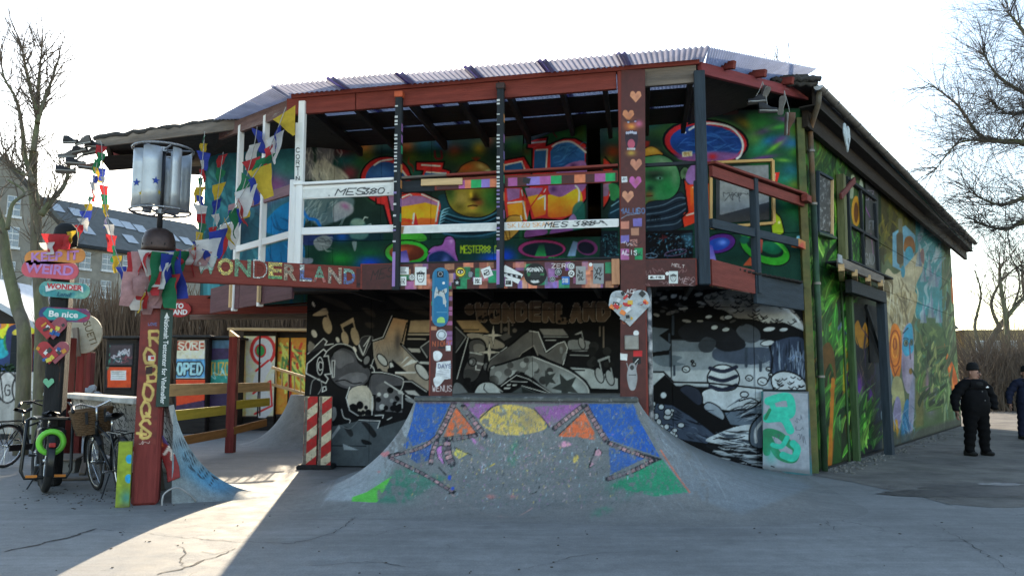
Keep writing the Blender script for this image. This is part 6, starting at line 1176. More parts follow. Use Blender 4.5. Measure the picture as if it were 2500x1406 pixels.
c.ell(1078,817,13,13,(190,194,196)); c.ell(1078,817,9,9,None,ol=(110,116,120),olw=2); c.text('NIOHT',1056,845,12,7,(170,90,50),1.6,jit=.05); c.poly([(1088,843),(1100,843),(1100,856),(1088,856)],WHT); c.poly([(1070,846),(1086,846),(1086,850),(1070,850)],(30,30,32)); c.fill([(1058,860),(1070,856),(1080,866),(1072,880),(1060,878)],(206,208,208)); c.poly([(1066,884),(1100,880),(1100,924),(1062,930)],(200,202,204)); c.text('DAYS',1070,898,9,6,(110,116,140),2); [c.line([(1068,906+i*4),(1096,904+i*4)],1,(150,150,156)) for i in range(5)]; c.text('WENUS',1056,955,14,7,(196,190,190),1.6,jit=.05); c.fill([(1058,925),(1075,915),(1085,925),(1066,945)],(206,208,208)); c.mottle(.15,9,8)
pxquad('post_paint',[(1053,706),(1105,706),(1104,968),(1050,968)],front(.073),c,KP,house,(46,180))
# --- metal box,white letters plates
MBX=front(.13); q=MB(); p=fpt(1538,0,.10); p.z=fr(1538,836,.1).z; q.box(p,(.19,.07,.20),M=Matrix.Rotation(math.atan2(fd.y,fd.x),3, 'Z'),ch=.012); tag(mk('meter_box',q,mat('dull_steel',(.24,.23,.21),rough=.5,metal=.5,var=.3)), 'small dull steel box screwed to the large red post', 'box')
# --- conduit pole next to the big post
q=MB(); p=fpt(1582,0,.02); q.tube([Z(p,.2),Z(p,1.8),Z(p,ZB)],.035,10); tag(mk('conduit',q,mat('stickered_conduit',(.06,.06,.065),col2=(.4,.4,.4),scale=18,rough=.5),smooth=True), 'black stickered conduit pipe running up behind the large red post', 'pipe')
# --- mosaic letters on the sign beam
def mosaic(name,bands,scale=42):
    m=bpy.data.materials.new(name); m.use_nodes=True; nt=m.node_tree; L=nt.links; b=nt.nodes['Principled BSDF']; b.inputs['Roughness'].default_value=.25
    tc=_n(nt, 'ShaderNodeTexCoord'); sx=_n(nt, 'ShaderNodeSeparateXYZ'); L.new(tc.outputs['Generated'],sx.inputs[0]); rp=_n(nt, 'ShaderNodeValToRGB'); rp.color_ramp.interpolation = 'CONSTANT'
    while len(rp.color_ramp.elements) < len(bands): rp.color_ramp.elements.new(.5)
    for e,(p,c_) in zip(rp.color_ramp.elements,bands): e.position=p; e.color=(*c_,1)
    L.new(sx.outputs[1],rp.inputs[0]); vo=_n(nt, 'ShaderNodeTexVoronoi'); vo.inputs['Scale'].default_value=scale; vd=_n(nt, 'ShaderNodeTexVoronoi',feature='DISTANCE_TO_EDGE'); vd.inputs['Scale'].default_value=scale; L.new(tc.outputs['Object'],vo.inputs[0]); L.new(tc.outputs['Object'],vd.inputs[0])
    sp_=_n(nt, 'ShaderNodeSeparateColor'); L.new(vo.outputs['Color'],sp_.inputs[0]); mr=_n(nt, 'ShaderNodeMapRange'); L.new(sp_.outputs[0],mr.inputs[0]); mr.inputs[3].default_value=.45; mr.inputs[4].default_value=1.45
    st=_n(nt, 'ShaderNodeMapRange'); L.new(vd.outputs[0],st.inputs[0]); st.inputs[1].default_value=.03; st.inputs[2].default_value=.08; mu=_n(nt, 'ShaderNodeMath',operation='MULTIPLY'); L.new(mr.outputs[0],mu.inputs[0]); L.new(st.outputs[0],mu.inputs[1])
    sc_=_n(nt, 'ShaderNodeVectorMath',operation='SCALE'); L.new(rp.outputs[0],sc_.inputs[0]); L.new(mu.outputs[0],sc_.inputs['Scale']); L.new(sc_.outputs[0],b.inputs['Base Color']); return m
bx=(wb-wa).normalized(); bn=Vector((bx.y,-bx.x,0)); SBP=((wa+bn*.066).xy,(wb+bn*.066).xy)
gr_,ye,rd_,wh_,bk_,br_,bl_,lg=(.05,.20,.12),(.55,.40,.06),(.40,.05,.05),(.5,.5,.48),(.02,.02,.03),(.32,.20,.13),(.03,.07,.30),(.16,.34,.28)
LET=[('W',476,531,625,669,[(0,gr_),(.35,lg),(.72,wh_)]),('O',531,570,630,673,[(0,ye),(.5,(.5,.42,.08))]),('N',573,613,633,676,[(0,(.06,.22,.10)),(.5,gr_)]),('D',618,653,634,680,[(0,wh_),(.9,wh_)]),('E',655,689,641,681,[(0,(.06,.28,.08)),(.33,ye),(.68,rd_)]),('R',693,725,645,685,[(0,br_),(.5,(.26,.15,.10))]),('L',732,762,647,687,[(0,bl_),(.12,wh_),(.3,bl_),(.5,wh_),(.7,bl_),(.85,wh_)]),('A',764,796,650,689,[(0,rd_),(.36,gr_),(.62,ye),(.85,lg)]),('N',801,834,653,693,[(0,(.30,.20,.16)),(.5,br_)]),('D',839,867,656,694,[(0,bl_),(.5,lg),(.7,bl_)])]
def letter(ch,x0,x1,y0,y1,mt,parent,off=.0,ex=.004,bold=.035):
    c_=PL((x0+x1)/2,(y0+y1)/2, *SBP); w=(PL(x1,y0, *SBP)-PL(x0,y0, *SBP)).length; h=PL(x0,y0, *SBP).z-PL(x0,y1, *SBP).z
    o=text_mesh(ch,1,plane_frame(c_+bn*off,bx),mt,parent,name='mosaic_letter',offset=bold,extrude=.001,align='CENTER'); me=o.data; V=np.zeros(len(me.vertices)*3); me.vertices.foreach_get('co',V); V=V.reshape(-1,3); lo,hi=V.min(0),V.max(0)
    V[:,0]=((V[:,0]-lo[0])/(hi[0]-lo[0])-.5)*w; V[:,1]=((V[:,1]-lo[1])/(hi[1]-lo[1])-.5)*h; V[:,2]=np.where(V[:,2] > 0,ex,0); me.vertices.foreach_set('co',V.ravel()); me.update(); return o
for i,(ch,x0,x1,y0,y1,bands) in enumerate(LET):
    o=letter(ch,x0,x1,y0,y1,mosaic('mosaic_tiles_%d' % i,bands),board_w,bold=.012 if i == 3 else .035)
    if i == 3: letter(ch,x0+3,x1-3,y0+3.5,y1-3.5,m_red2,board_w,off=.005,bold=-.01+.035)
def heart_mesh(name,cx,cz,w,h,M,d,mt,parent=None,n=10):
    q=[(x,-y) for x,y in heart_pts(0,0,w,h)]; pts=[tuple(p) for p in np.vstack([spline(q[1:5],False,n)[:-1],spline(q[4:],False,n)[:-0 or None],[q[0]]])]
    mb=MB(); mb.prism(pts,M,d); return mk(name,mb,mt,parent)
def on_sign(x,y,off=.0): return plane_frame(PL(x,y, *SBP)+bn*off,bx)
heart_mesh('painted_heart',0,0,.10,.11,on_sign(455,633,.004),.003,mat('pink_paint',(.36,.12,.30)),board_w)
pxquad('beam_scribbles',[(880-10,655),(882,656),(882,703),(870,702)],SBP,(lambda q: (q.scribble(872,690,9,8,(20,10,10),2,8,2),q)[-1])(Canvas(860,640,890,710,(74,32,30))),KP,board_w,(10,30))
# 'TO LAND' round sign on the bay beam
sgn=P(437,755,15.15); M=plane_frame(sgn,(1,-.1,0)); q=MB(); q.prism([(.24*math.cos(a),.15*math.sin(a)) for a in np.linspace(0,2*math.pi,26,endpoint=False)],M,.03); sg=tag(mk('oval_sign',q,mat('red_sign_paint',(.36,.03,.03))), 'small red oval sign with white lettering under the balcony', 'sign')
for t,y in (('TO',.06),('LAND',-.06)): text_mesh(t,.13,M @ Matrix.Translation((.0,y,.006)),mat('sign_white',(.7,.7,.68)),sg,offset=.006)
# --- window with timber frame in the upper wall
WP_=(FWL+Vector((0,-.02)),FWR+Vector((0,-.02)))
def fwp(px,py,off=0): d=(FWR-FWL).normalized(); n=Vector((d.y,-d.x)); return PL(px,py,FWL+n*off,FWR+n*off)
win=thing('tmpw',None,None); bpy.data.objects.remove(win)
tl,tr,br_p,bl_p=fwp(1735,398,.03),fwp(1886,392,.03),fwp(1889,545,.03),fwp(1735,557,.03)
c=Canvas(1730,390,1900,565,(118,120,122)); c.poly([(1730,390),(1757,390),(1757,560),(1730,560)],(38,40,44)); c.poly([(1735,530),(1890,490),(1890,560),(1735,560)],(40,42,46)); c.poly([(1757,450),(1870,440),(1872,495),(1760,525)],(122,124,124));
for i,(x,y,w,h) in enumerate(((1760,465,44,20),(1772,470,40,24),(1815,525,50,14),(1800,470,30,10))): c.scribble(x,y,w,h,(50,52,56),1.6,9,i)
c.mottle(.15,12,3); pane=pxquad('window',[(1748,408),(1876,403),(1878,536),(1748,546)],(FWL+(FWR-FWL).normalized().yx*Vector((1,-1))*.028,FWR+(FWR-FWL).normalized().yx*Vector((1,-1))*.028),c,1.3,house,(90,90))
for a,b in ((tl,tr),(tr,br_p),(br_p,bl_p),(bl_p,tl)): board('window_frame',a,b,.05,.085,wood('varnished_pine',(.66,.42,.17),var=.2),pane,up=(0,-1,0))
# --- side wall fittings: window,hatch,pallet shelf,doorway
def swp(px,py,off=0.0): return PL(px,py,C0+sn*off,C1+sn*off)
def swz(px,z,off): p=swp(px,700,off); p.z=z; return p
SWL=lambda off: (C0+sn*off,C1+sn*off)
c=Canvas(1985,400,2040,600,(54,54,52)); n_=vnoise(c.h,c.w,6,3,4,.6); c.a[:]=(30+110*np.clip((n_-.45)*3,0,1))[...,None]; sw_win=pxquad('side_window',[(1999,424),(2028,440),(2028,568),(1999,560)],SWL(.03),c,1.0,house,(30,80))
for a,b in (((1997,420),(2031,438)),((2031,438),(2031,576)),((2031,576),(1997,566)),((1997,566),(1997,420))): board('window_frame',swp(*a,.045),swp(*b,.045),.05,.06,m_raw if a[0] > 2000 and a[1] < 450 else m_slate,sw_win,up=(sn.x,sn.y,0))
board('window_sill',swp(1994,570,.07),swp(2036,582,.07),.12,.05,mat('green_sill',(.03,.06,.03)),sw_win)
hz0,hz1=3.72,5.55; hat=board('hatch_frame',swz(2080,hz0,.05),swz(2080,hz1,.05),.07,.09,m_blk,house,up=(sd.x,sd.y,0))
board('hatch_frame',swz(2146,hz0,.05),swz(2146,hz1-.1,.05),.07,.09,m_blk,house,up=(sd.x,sd.y,0)); board('hatch_frame',swz(2078,hz1,.05),swz(2148,hz1,.05),.07,.09,m_blk,house,up=(sn.x,sn.y,0)); board('hatch_frame',swz(2080,4.62,.05),swz(2146,4.62,.05),.06,.07,m_blk,house,up=(sn.x,sn.y,0)); board('hatch_frame',swz(2112,hz0,.05),swz(2112,hz1,.05),.06,.06,m_blk,house,up=(sd.x,sd.y,0))
c=Canvas(2110,420,2150,720,(30,34,34),sc=2); c.text('57',2114,488,22,8,(140,130,150),2.4); c.text('FTA',2122,560,20,5,(120,124,130),2); c.text('GAD',2112,645,26,6,(110,116,122),2); c.line([(2126,570),(2132,620)],2,(120,60,110)); c.line([(2110,500),(2124,530)],2.5,(130,60,130)); c.mottle(.2,6,3); pxquad('hatch_panel',[(2113,440),(2144,462),(2146,690),(2113,678)],SWL(.03),c,KS,house,(40,130))
board('door_post',swz(2062,3.6,.09),swz(2066,5.5,.09),.14,.17,wood('mossy_post',(.13,.13,.06),var=.5),house,up=(sd.x,sd.y,0)); board('latch_board',swp(2052,480,.16),swp(2086,440,.16),.05,.12,wood('old_red',(.14,.04,.035),var=.4),house)
sh=board('pallet_shelf',swz(2052,3.55,.42),swz(2153,3.55,.42),.10,.16,m_grey,house)
for px in (2056,2088,2120,2150): board('shelf_block',swz(px,3.46,.06),swz(px,3.46,.46),.10,.12,m_raw,house)
board('shelf_deck',swz(2050,3.66,.26),swz(2155,3.66,.26),.44,.04,m_blk,house); board('lintel',swz(2072,3.25,.30),swz(2156,3.25,.30),.12,.24,m_blk,house); q=MB(); q.box(swz(2054,3.58,.5),(.22,.02,.14),M=Matrix.Rotation(math.atan2(sd.y,sd.x),3, 'Z')); mk('shelf_plate',q,mat('pale_plate',(.30,.32,.33)),house)
board('door_post',swz(2150,0,.26),swz(2150,3.15,.26),.16,.24,m_slate,house,up=(sd.x,sd.y,0)); board('door_post',swz(2072,0,.06),swz(2072,3.15,.06),.12,.14,wood('green_post',(.05,.09,.035),var=.5),house,up=(sd.x,sd.y,0))
q=MB(); a,b=swz(2115,0,.02),swz(2146,0,.02); q.add([Z(a,1.9),Z(b,1.9),Z(b,3.1),Z(a,3.1)],[(0,1,2,3)]); mk('opening_shade_sheet',q,m_dark,house); board('door_brace',swz(2112,3.05,.08),swz(2146,2.0,.08),.06,.10,m_blk,house)  # flat near-black sheet on the wall stands in for shade inside the doorway
board('batten',swz(2054,.02,.02),swz(2054,3.5,.02),.03,.05,wood('green_batten',(.04,.08,.03)),house,up=(sd.x,sd.y,0))
board('corner_post',Vector((C0.x,C0.y,0))+Vector((-.06,-.035,0)),Vector((C0.x,C0.y,6.1))+Vector((-.06,-.035,0)),.10,.13,mat('mossy_green_paint',(.045,.10,.03),var=.5,scale=3,col2=(.12,.10,.03),bump=.3,coords='World'),house,up=(1,0,0))
# silver heart on the fascia
M=plane_frame(swp(2069,338,.62),(sd.x,sd.y,0)); hh=heart_mesh('silver_heart',0,0,.42,.50,M,.02,mat('sticker_metal',(.45,.50,.50),rough=.35,metal=.3,var=.5,scale=14)); tag(hh, 'grey stickered metal heart hung below the roof gutter on the side wall', 'heart')
for r_,t in ((.02,-8), ): text_mesh('R',.16,M @ Matrix.Translation((.05,-.05,.004)),mat('ink',(.03,.03,.03)),hh,name='lettering')
# --- grey board with turquoise tag leaning on the lower wall
c=Canvas(1850,945,2000,1165,(150,156,164)); c.use(1570,680,2.812); T1,T2=(50,186,160),(36,130,90)
c.line([(860,840),(960,810),(1010,830),(1010,930),(900,930),(850,960),(960,960),(1010,1040)],56,T1,smooth=True); c.line([(1010,900),(900,900),(880,850)],40,T1); c.line([(840,960),(870,900)],22,T2); c.line([(850,1190),(840,1060),(930,1070),(1000,1130),(1050,1170),(1030,1240),(930,1210),(860,1090)],50,T2,smooth=True); c.line([(1030,1130),(1060,1170),(1030,1230),(960,1210)],48,T1,smooth=True); c.line([(890,1140),(950,1150),(990,1090)],34,T1,smooth=True); c.blob(880,1200,40,60,T1,.5)
for i,(x,y,w,h) in enumerate(((1040,930,60,60),(1040,1000,70,50),(1060,1060,60,80),(900,1060,50,40))): c.scribble(x,y,w,h,(90,96,104),3,9,i+5)
c.line([(880,1285),(900,1292)],7,BK_); c.use(0,0,1); c.mottle(.1,10,3); c.poly([(1850,1135),(2000,1150),(2000,1170),(1850,1170)],(90,92,92),.6,soft=5)
gp=(Vector((P(1862,1050,13.35).x,13.35)),Vector((P(1978,1050,13.10).x,13.10))); gdv=(gp[1]-gp[0]).normalized(); gnn=Vector((gdv.y,-gdv.x)); gb=thing('leaning_panel', 'grey painted panel with a turquoise tag standing against the lower wall', 'panel',Vector((*((gp[0]+gp[1])/2),0)))
pxquad('panel_face',[(1864,955),(1972,960),(1977,1157),(1862,1143)],(gp[0]+gnn*.004,gp[1]+gnn*.004),c,1.1,gb,(110,190)); zt0,zb0=PL(1864,955, *gp).z,0
q=MB(); Mx=frame(Z(gp[0],(zt0)/2),Z(gp[1],zt0/2)); q.box((0,0,0),((gp[1]-gp[0]).length*1.01,.22,zt0-.0));
me_=MB(); me_.add([Mx @ Vector(v)+Vector((-gnn.x*.111,-gnn.y*.111,0)) for v in q.v],q.f); mk('panel_box',me_,mat('panel_edge',(.12,.13,.14),col2=(.05,.16,.18),scale=9),gb)
# ================================================================ MAST WITH WIND TURBINE
m_mast=wood('mast_red',(.17,.032,.028),var=.4,wear=.28,wearcol=(.10,.05,.045))
mast=thing('red_mast', 'tall square red mast with painted letters holding the end of the sign beam', 'mast',MAST)
a0=R(18); mu_,mn_=Vector((math.cos(a0),math.sin(a0),0)),Vector((math.sin(a0),-math.cos(a0),0)); mw,mh=.31,3.28
board('mast_timber',MAST,MAST+Vector((0.0,0,mh)),mw,mw,m_mast,mast,up=mu_,ch=.03)
MF=((MAST+mn_*(mw/2+.004)-mu_).xy,(MAST+mn_*(mw/2+.004)+mu_).xy)
c=Canvas(310,740,430,1140,(110,40,34),sc=1.5)
for i,(t,x,y,h,w) in enumerate((('R',365,845,42,26),('Q',352,888,40,24),('B',360,930,40,24),('O',350,975,40,22),('Q',346,1018,40,20),('S',344,1068,44,22),('+',334,1072,30,22))): c.text(t,x,y,h*.9,w,(190,164,96),7,jit=.08,seed=i)
c.poly([(362,868),(378,868),(377,880),(361,880)],(200,200,196)); c.poly([(368,870),(376,870),(376,877),(368,877)],(190,40,40)); c.poly([(356,896),(372,894),(372,912),(356,914)],(50,24,24)); c.text('LOVE',362,794,6,4,(80,110,160),1.3); c.scribble(340,1075,26,14,(180,160,150),1.5,8,3); c.scribble(342,1090,22,12,(180,160,150),1.5,8,4); c.mottle(.18,14,5)
PMF=lambda u,z: MAST+mn_*(mw/2+.004)+mu_*u+Vector((0,0,z))
def surf(name,fn_,nu,nv,cv,k,parent,mt=None):
    pts=np.array([fn_(i/(nu-1),j/(nv-1))[:] for j in range(nv) for i in range(nu)]); px,py=proj(pts); return painted(name,pts,grid_faces(nv,nu),alb(cv.sample(px,py),k),mt or m_print,parent)
surf('mast_lettering',lambda u,v: PMF((u-.5)*.25-.02,.75+v*1.85),40,240,c,1.0,mast)
# green test-centre plate on the right-hand face
rn=mu_; pc=MAST+mu_*(mw/2+.02)+Vector((0,0,1.78))+mn_*.06; M=plane_frame(pc,-mn_)      # plate faces +mu
# the plate is turned a little towards the front
tdir=(mu_*.22+mn_*.97).normalized(); xdir=Vector((-tdir.y,tdir.x,0)); M=plane_frame(MAST+mu_*(mw/2+.005)+mn_*(mw/2+.05)+Vector((0,0,1.84)),xdir); q=MB(); q.prism([(-.075,-.62),(.075,-.62),(.075,.62),(-.075,.62)],M,.025); pl=mk('test_centre_plate',q,mat('dark_green_plate',(.008,.035,.028),rough=.4),mast)
text_mesh('Nationalt Testcenter for Vindmøller',.082,M @ Matrix.Translation((0,-.03,.004)) @ Matrix.Rotation(-math.pi/2,4, 'Z'),mat('plate_white',(.75,.75,.73)),pl,offset=.001,sx=.92)
q=MB(); q.prism([(-.03,.50),(.03,.50),(0,.58)],M @ Matrix.Translation((0,0,.004)),.003); mk('arrow_mark',q,mat('plate_white',(.75,.75,.73)),pl)
# yellow-green painted plank at the foot
c=Canvas(270,1080,360,1250,(136,150,40)); [c.ell(x,y,9,11,(40,150,190)) for x,y in ((316,1120),(314,1168))]; c.blob(308,1215,16,20,(60,130,140),.8); c.blob(308,1240,24,12,(90,90,60),.9); c.mottle(.15,8,3); pk=MAST+mn_*(mw/2+.06)-mu_*.235
board('foot_plank',pk,pk+Vector((0,0,.80)),.06,.16,wood('yellow_green',(.2,.24,.04)),mast,up=mu_); surf('plank_paint',lambda u,v: pk+mn_*.034+mu_*(u-.5)*.15+Vector((0,0,.01+v*.78)),20,90,c,1.0,mast)
# steel cap
m_steel=mat('brown_steel',(.055,.035,.03),rough=.45,metal=.5,var=.4); q=MB(); q.lathe([(.0,.26),(.10,.25),(.17,.20),(.205,.10),(.21,0),(.215,-.06),(.20,-.06)],22,MAST+Vector((0,0,mh+.0))); cap=mk('steel_cap',q,m_steel,mast,smooth=True)
for k in range(8):
    a=2*math.pi*k/8; q=MB(); q.lathe([(.0,.008),(.014,.006),(.016,0)],8,MAST+Vector((.205*math.cos(a),.205*math.sin(a),mh+.03)),M=Matrix.Rotation(math.pi/2,3, 'Y')); mk('bolt',q,mat('bolt_black',(.01,.01,.01)),cap)
# turbine drum
TC=P(393,520,10.25); tz=TC.z; TC=Vector((MAST.x,MAST.y,0)); tur=thing('wind_turbine', 'drum shaped vertical wind turbine with grey blades on the red mast', 'turbine',TC+Vector((0,0,mh+.2)))
zb_,zt_=P(393,512,10.25).z,P(393,372,10.25).z; rr_=.37; m_alu=mat('grey_aluminium',(.42,.44,.46),rough=.42,metal=.55,var=.2,scale=3,wear=.22,wearcol=(.2,.13,.09)); m_rim=mat('steel_ring',(.22,.22,.23),rough=.35,metal=.7)
q=MB(); q.tube([TC+Vector((0,0,mh+.2)),TC+Vector((0,0,zt_+.03))],.035,12); mk('shaft',q,mat('shaft_steel',(.04,.04,.045),rough=.4,metal=.5),tur,smooth=True)
for zz in (zb_-.03,zt_+.03):
    q=MB(); q.tube([TC+Vector((rr_*math.cos(a),rr_*math.sin(a),zz)) for a in np.linspace(0,2*math.pi,40,endpoint=False)],.016,8,closed=True); ring=mk('ring',q,m_rim,tur,smooth=True)
    for k in range(6): a=k*math.pi/3+.2; q=MB(); q.tube([TC+Vector((0,0,zz)),TC+Vector((rr_*math.cos(a),rr_*math.sin(a),zz))],.011,6); mk('spoke',q,m_rim,ring)
    for k in range(24): a=k*math.pi/12; q=MB(); q.box(TC+Vector(((rr_+.012)*math.cos(a),(rr_+.012)*math.sin(a),zz)),(.014,.014,.02)); mk('rivet',q,m_rim,ring)
    q=MB(); q.lathe([(.0,.03),(.06,.03),(.06,-.03),(.0,-.03)],14,TC+Vector((0,0,zz))); mk('hub',q,m_rim,tur,smooth=False)
for k in range(6):
    a=k*math.pi/3+.35; cx=TC+Vector((.235*math.cos(a),.235*math.sin(a),0)); q=MB(); rows=[]
    for zz in np.linspace(zb_,zt_,5): rows.append([cx+Vector((.125*math.cos(a+b),.125*math.sin(a+b),zz)) for b in np.linspace(-.35,2.75,12)])
    q.grid(rows); bl=mk('blade',q,m_alu,tur,smooth=True); bl.modifiers.new('thick', 'SOLIDIFY').thickness=.006
    if k in (4,5,3):
        for (zz,da,sz,cc) in ((tz+.36,1.1,.055,(.02,.05,.28)),(tz+.22,1.6,.035,(.55,.40,.05))):
            aa=a+da; pc=cx+Vector((.130*math.cos(aa),.130*math.sin(aa),zz)); M=plane_frame(pc,(-math.sin(aa),math.cos(aa),0)); q=MB(); q.prism([(u,v) for u,v in star(0,0,sz,rot=90)],M,.002); mk('painted_star',q,mat('blue_star' if cc[2] > .2 else 'yellow_star',cc),bl)
# cable loop at the foot of the mast
q=MB(); g0=PZ(378,1230); pts=[MAST+mn_*.3+mu_*.22+Vector((.0,0,.01)),MAST+mn_*.3+mu_*.24+Vector((0,0,.15)),MAST+mn_*.28+mu_*.38+Vector((0,0,.22)),MAST+mn_*.2+mu_*.52+Vector((0,0,.12)),MAST+mn_*.1+mu_*.6+Vector((0,0,.02))]
q.tube([Vector(p) for p in zip(*[np.array(spline([(p[i],0) for p in pts],False))[:,0] for i in range(3)])],.012,8); tag(mk('cable_loop',q,mat('grey_cable',(.30,.30,.30),rough=.5),smooth=True), 'loop of pale grey cable on the ground at the foot of the red mast', 'cable')
# curved deck scrap beside the mast
c=Canvas(370,1040,450,1180,(130,40,40)); c.text('R',402,1108,34,22,(200,190,180),7,rot=35); c.poly([(380,1050),(420,1070),(440,1100),(400,1080)],(60,70,140),.7); c.poly([(380,1060),(396,1068),(400,1090),(384,1084)],(200,120,50),.8); c.mottle(.2,5,3)
dk=[(398,1062),(412,1085),(428,1110),(438,1140),(440,1165)]; ds_=thing('skateboard_scrap', 'broken painted skateboard scrap leaning between red mast and bowl wall', 'skateboard',PZ(440,1200));
surf('deck',lambda u,v: P(np.interp(v,np.linspace(0,1,5),[p[0] for p in dk])-(1-u)*30,np.interp(v,np.linspace(0,1,5),[p[1] for p in dk])+(1-u)*12,10.28+.04*math.sin(v*3)),14,40,c,1.0,ds_); o=ds_.children[0]; o.modifiers.new('t', 'SOLIDIFY').thickness=.012
# ---------------------------------------------------------------- prayer flags
FC=[(.03,.05,.30),(.58,.57,.55),(.42,.035,.04),(.02,.16,.07),(.55,.38,.04)]; FN=['blue', 'white', 'red', 'green', 'yellow']
fm=[mat('%s_flag_cloth' % n,c_,rough=.9,var=.2,scale=9,transl=.4,bump=.2,bscale=60) for n,c_ in zip(FN,FC)]+[mat('faded_pink_cloth',(.42,.24,.24),rough=.9,var=.3,scale=9,transl=.4)]
def flag(p,d,size,mt,parent,seed,hang=1.0):
    rs=random.Random(seed); w,h=size*rs.uniform(.85,1.15),size*1.15*rs.uniform(.85,1.2); d=Vector(d).normalized(); tw=rs.uniform(-1.0,1.0); side=Vector((d.x*math.cos(tw)-d.y*math.sin(tw),d.x*math.sin(tw)+d.y*math.cos(tw),d.z)); side.normalize(); dn=Vector((rs.uniform(-.25,.25),rs.uniform(-.2,.2),-1)).normalized(); nr=side.cross(dn).normalized(); ph=rs.uniform(0,6); G=[]; tp=rs.uniform(.08,.55)
    for j in range(9):
        v=j/8; row=[]
        for i in range(7):
            u=(i/6-.5)*(1-(1-tp)*v)+rs.uniform(-.3,.3)*.02+.2*v*math.sin(ph); row.append(Vector(p)+side*u*w+dn*v*h*hang+nr*(.10*size*math.sin(5*u+ph+3*v)*(v+.2)+.05*size*math.sin(9*v+ph)))
        G.append(row)
    q=MB(); q.grid(G); return mk('flag',q,mt,parent,smooth=True)
def flag_string(label,pts,n,size,seed,t0=.03,t1=.97,order=1):
    pts=[Vector(p) for p in pts]; S=np.stack([spline([(p[i],0) for p in pts],False,12)[:,0] for i in range(3)],1); L=np.concatenate([[0],np.cumsum(np.linalg.norm(np.diff(S,axis=0),axis=1))]); root=thing('prayer_flags',label, 'flags',pts[-1],group='strings of prayer flags'); q=MB(); q.tube([Vector(p) for p in S],.006,5); mk('cord',q,mat('cord',(.3,.28,.25)),root)
    for i in range(n):
        t=(t0+(t1-t0)*i/(n-1))*L[-1]; p=[np.interp(t,L,S[:,k]) for k in range(3)]; p2=[np.interp(t+.05,L,S[:,k]) for k in range(3)]; d=Vector(p2)-Vector(p); d.z *= .3; flag(p,d if d.length > 1e-6 else (1,0,0),size,fm[(i*order+seed) % 5],root,seed*31+i)
TOP=MAST+Vector((0,0,mh-.1))
flag_string('flag string hanging from the left eave tip down to the black signpost',[P(246,345,14.6),P(232,425,13.9),P(216,500,13.1),P(185,560,12.4),P(150,590,12.0)],14,.22,1)
flag_string('flag string running from the left eave tip down to the red mast',[P(248,348,14.5),P(252,440,13.2),P(262,530,12.2),P(285,620,11.3),P(320,690,10.5),P(362,640,10.1)],17,.21,2)
flag_string('flag string dropping straight from the grey eave beside the turbine drum',[P(500,322,13.6),P(494,400,12.8),P(488,480,12.0),P(492,550,11.3),P(470,605,10.7),P(425,625,10.2)],15,.26,3)
flag_string('large flag string sweeping from the balcony roof corner down to the sign beam',[P(698,262,11.45),P(655,370,11.2),P(600,460,10.9),P(550,540,10.6),P(500,590,10.35),P(430,618,10.05)],15,.36,4)
flag_string('flag string in front of the teal bay wall inside the left balcony',[P(628,310,12.6),P(616,380,12.2),P(590,470,11.8),P(565,540,11.4),P(535,580,11.0)],8,.32,5)
flag_string('short flag string beside the innermost white post of the bay',[P(545,372,13.4),P(536,440,13.0),P(528,510,12.6),P(520,560,12.2)],6,.26,7)
# cloth bundle tied round the mast head
bun=thing('cloth_bundle', 'bundle of tattered coloured flags tied round the red mast head', 'flags',TOP)
for i,(u,z,sz,ci) in enumerate(((-.17,-.0,.40,2),(-.08,.02,.44,5),(.02,.04,.40,1),(.13,.05,.46,0),(.19,0,.36,0),(-.2,-.25,.36,5),(-.12,-.28,.36,2),(.03,-.30,.36,5),(.14,-.30,.3,3),(-.2,-.42,.32,1),(-.02,-.46,.30,5),(.2,-.26,.3,2),(-.22,-.1,.3,2),(-.08,-.1,.34,2),(.08,-.12,.34,1),(-.16,-.5,.24,4))): flag(TOP+mn_*(.22+.03*(i % 3))+mu_*u+Vector((0,0,z-.02)),mu_,sz,fm[ci],bun,300+i)
for i in range(6): a=i*1.05+2.4; flag(TOP+Vector((.27*math.cos(a),.27*math.sin(a),0)),(-math.sin(a),math.cos(a),0),.4,fm[i % 5],bun,360+i)
for i in range(4): p=PL(448+i*20,622, *SBP)+bn*.03; flag(p+Vector((0,0,.05)),bx,.34,fm[(2,1,5,0)[i]],bun,330+i,hang=.5)
# ---------------------------------------------------------------- skate sign post
SP=Vector((P(146,800,11.9).x,11.9,0)); sp=thing('sign_post', 'black timber signpost carrying painted skateboards behind the bicycles', 'post',SP)
board('post_timber',SP,SP+Vector((0,0,P(146,590,11.9).z)),.26,.26,wood('black_post',(.018,.018,.019),var=.5,wear=.34,wearcol=(.12,.04,.02)),sp,up=(1,.2,0),ch=.03); q=MB(); q.lathe([(.0,.28),(.09,.27),(.15,.20),(.175,.06),(.17,-.06)],18,SP+Vector((0,0,P(146,590,11.9).z))); mk('cloth_cap',q,mat('black_cap',(.012,.012,.013),rough=.9),sp,smooth=True)
def deck_pts(L,w,n=9):
    r=w/2; return [(L/2-r+r*math.cos(a),r*math.sin(a)) for a in np.linspace(-math.pi/2,math.pi/2,n)]+[(-L/2+r-r*math.cos(a),r*math.sin(a)) for a in np.linspace(math.pi/2,-math.pi/2,n)]
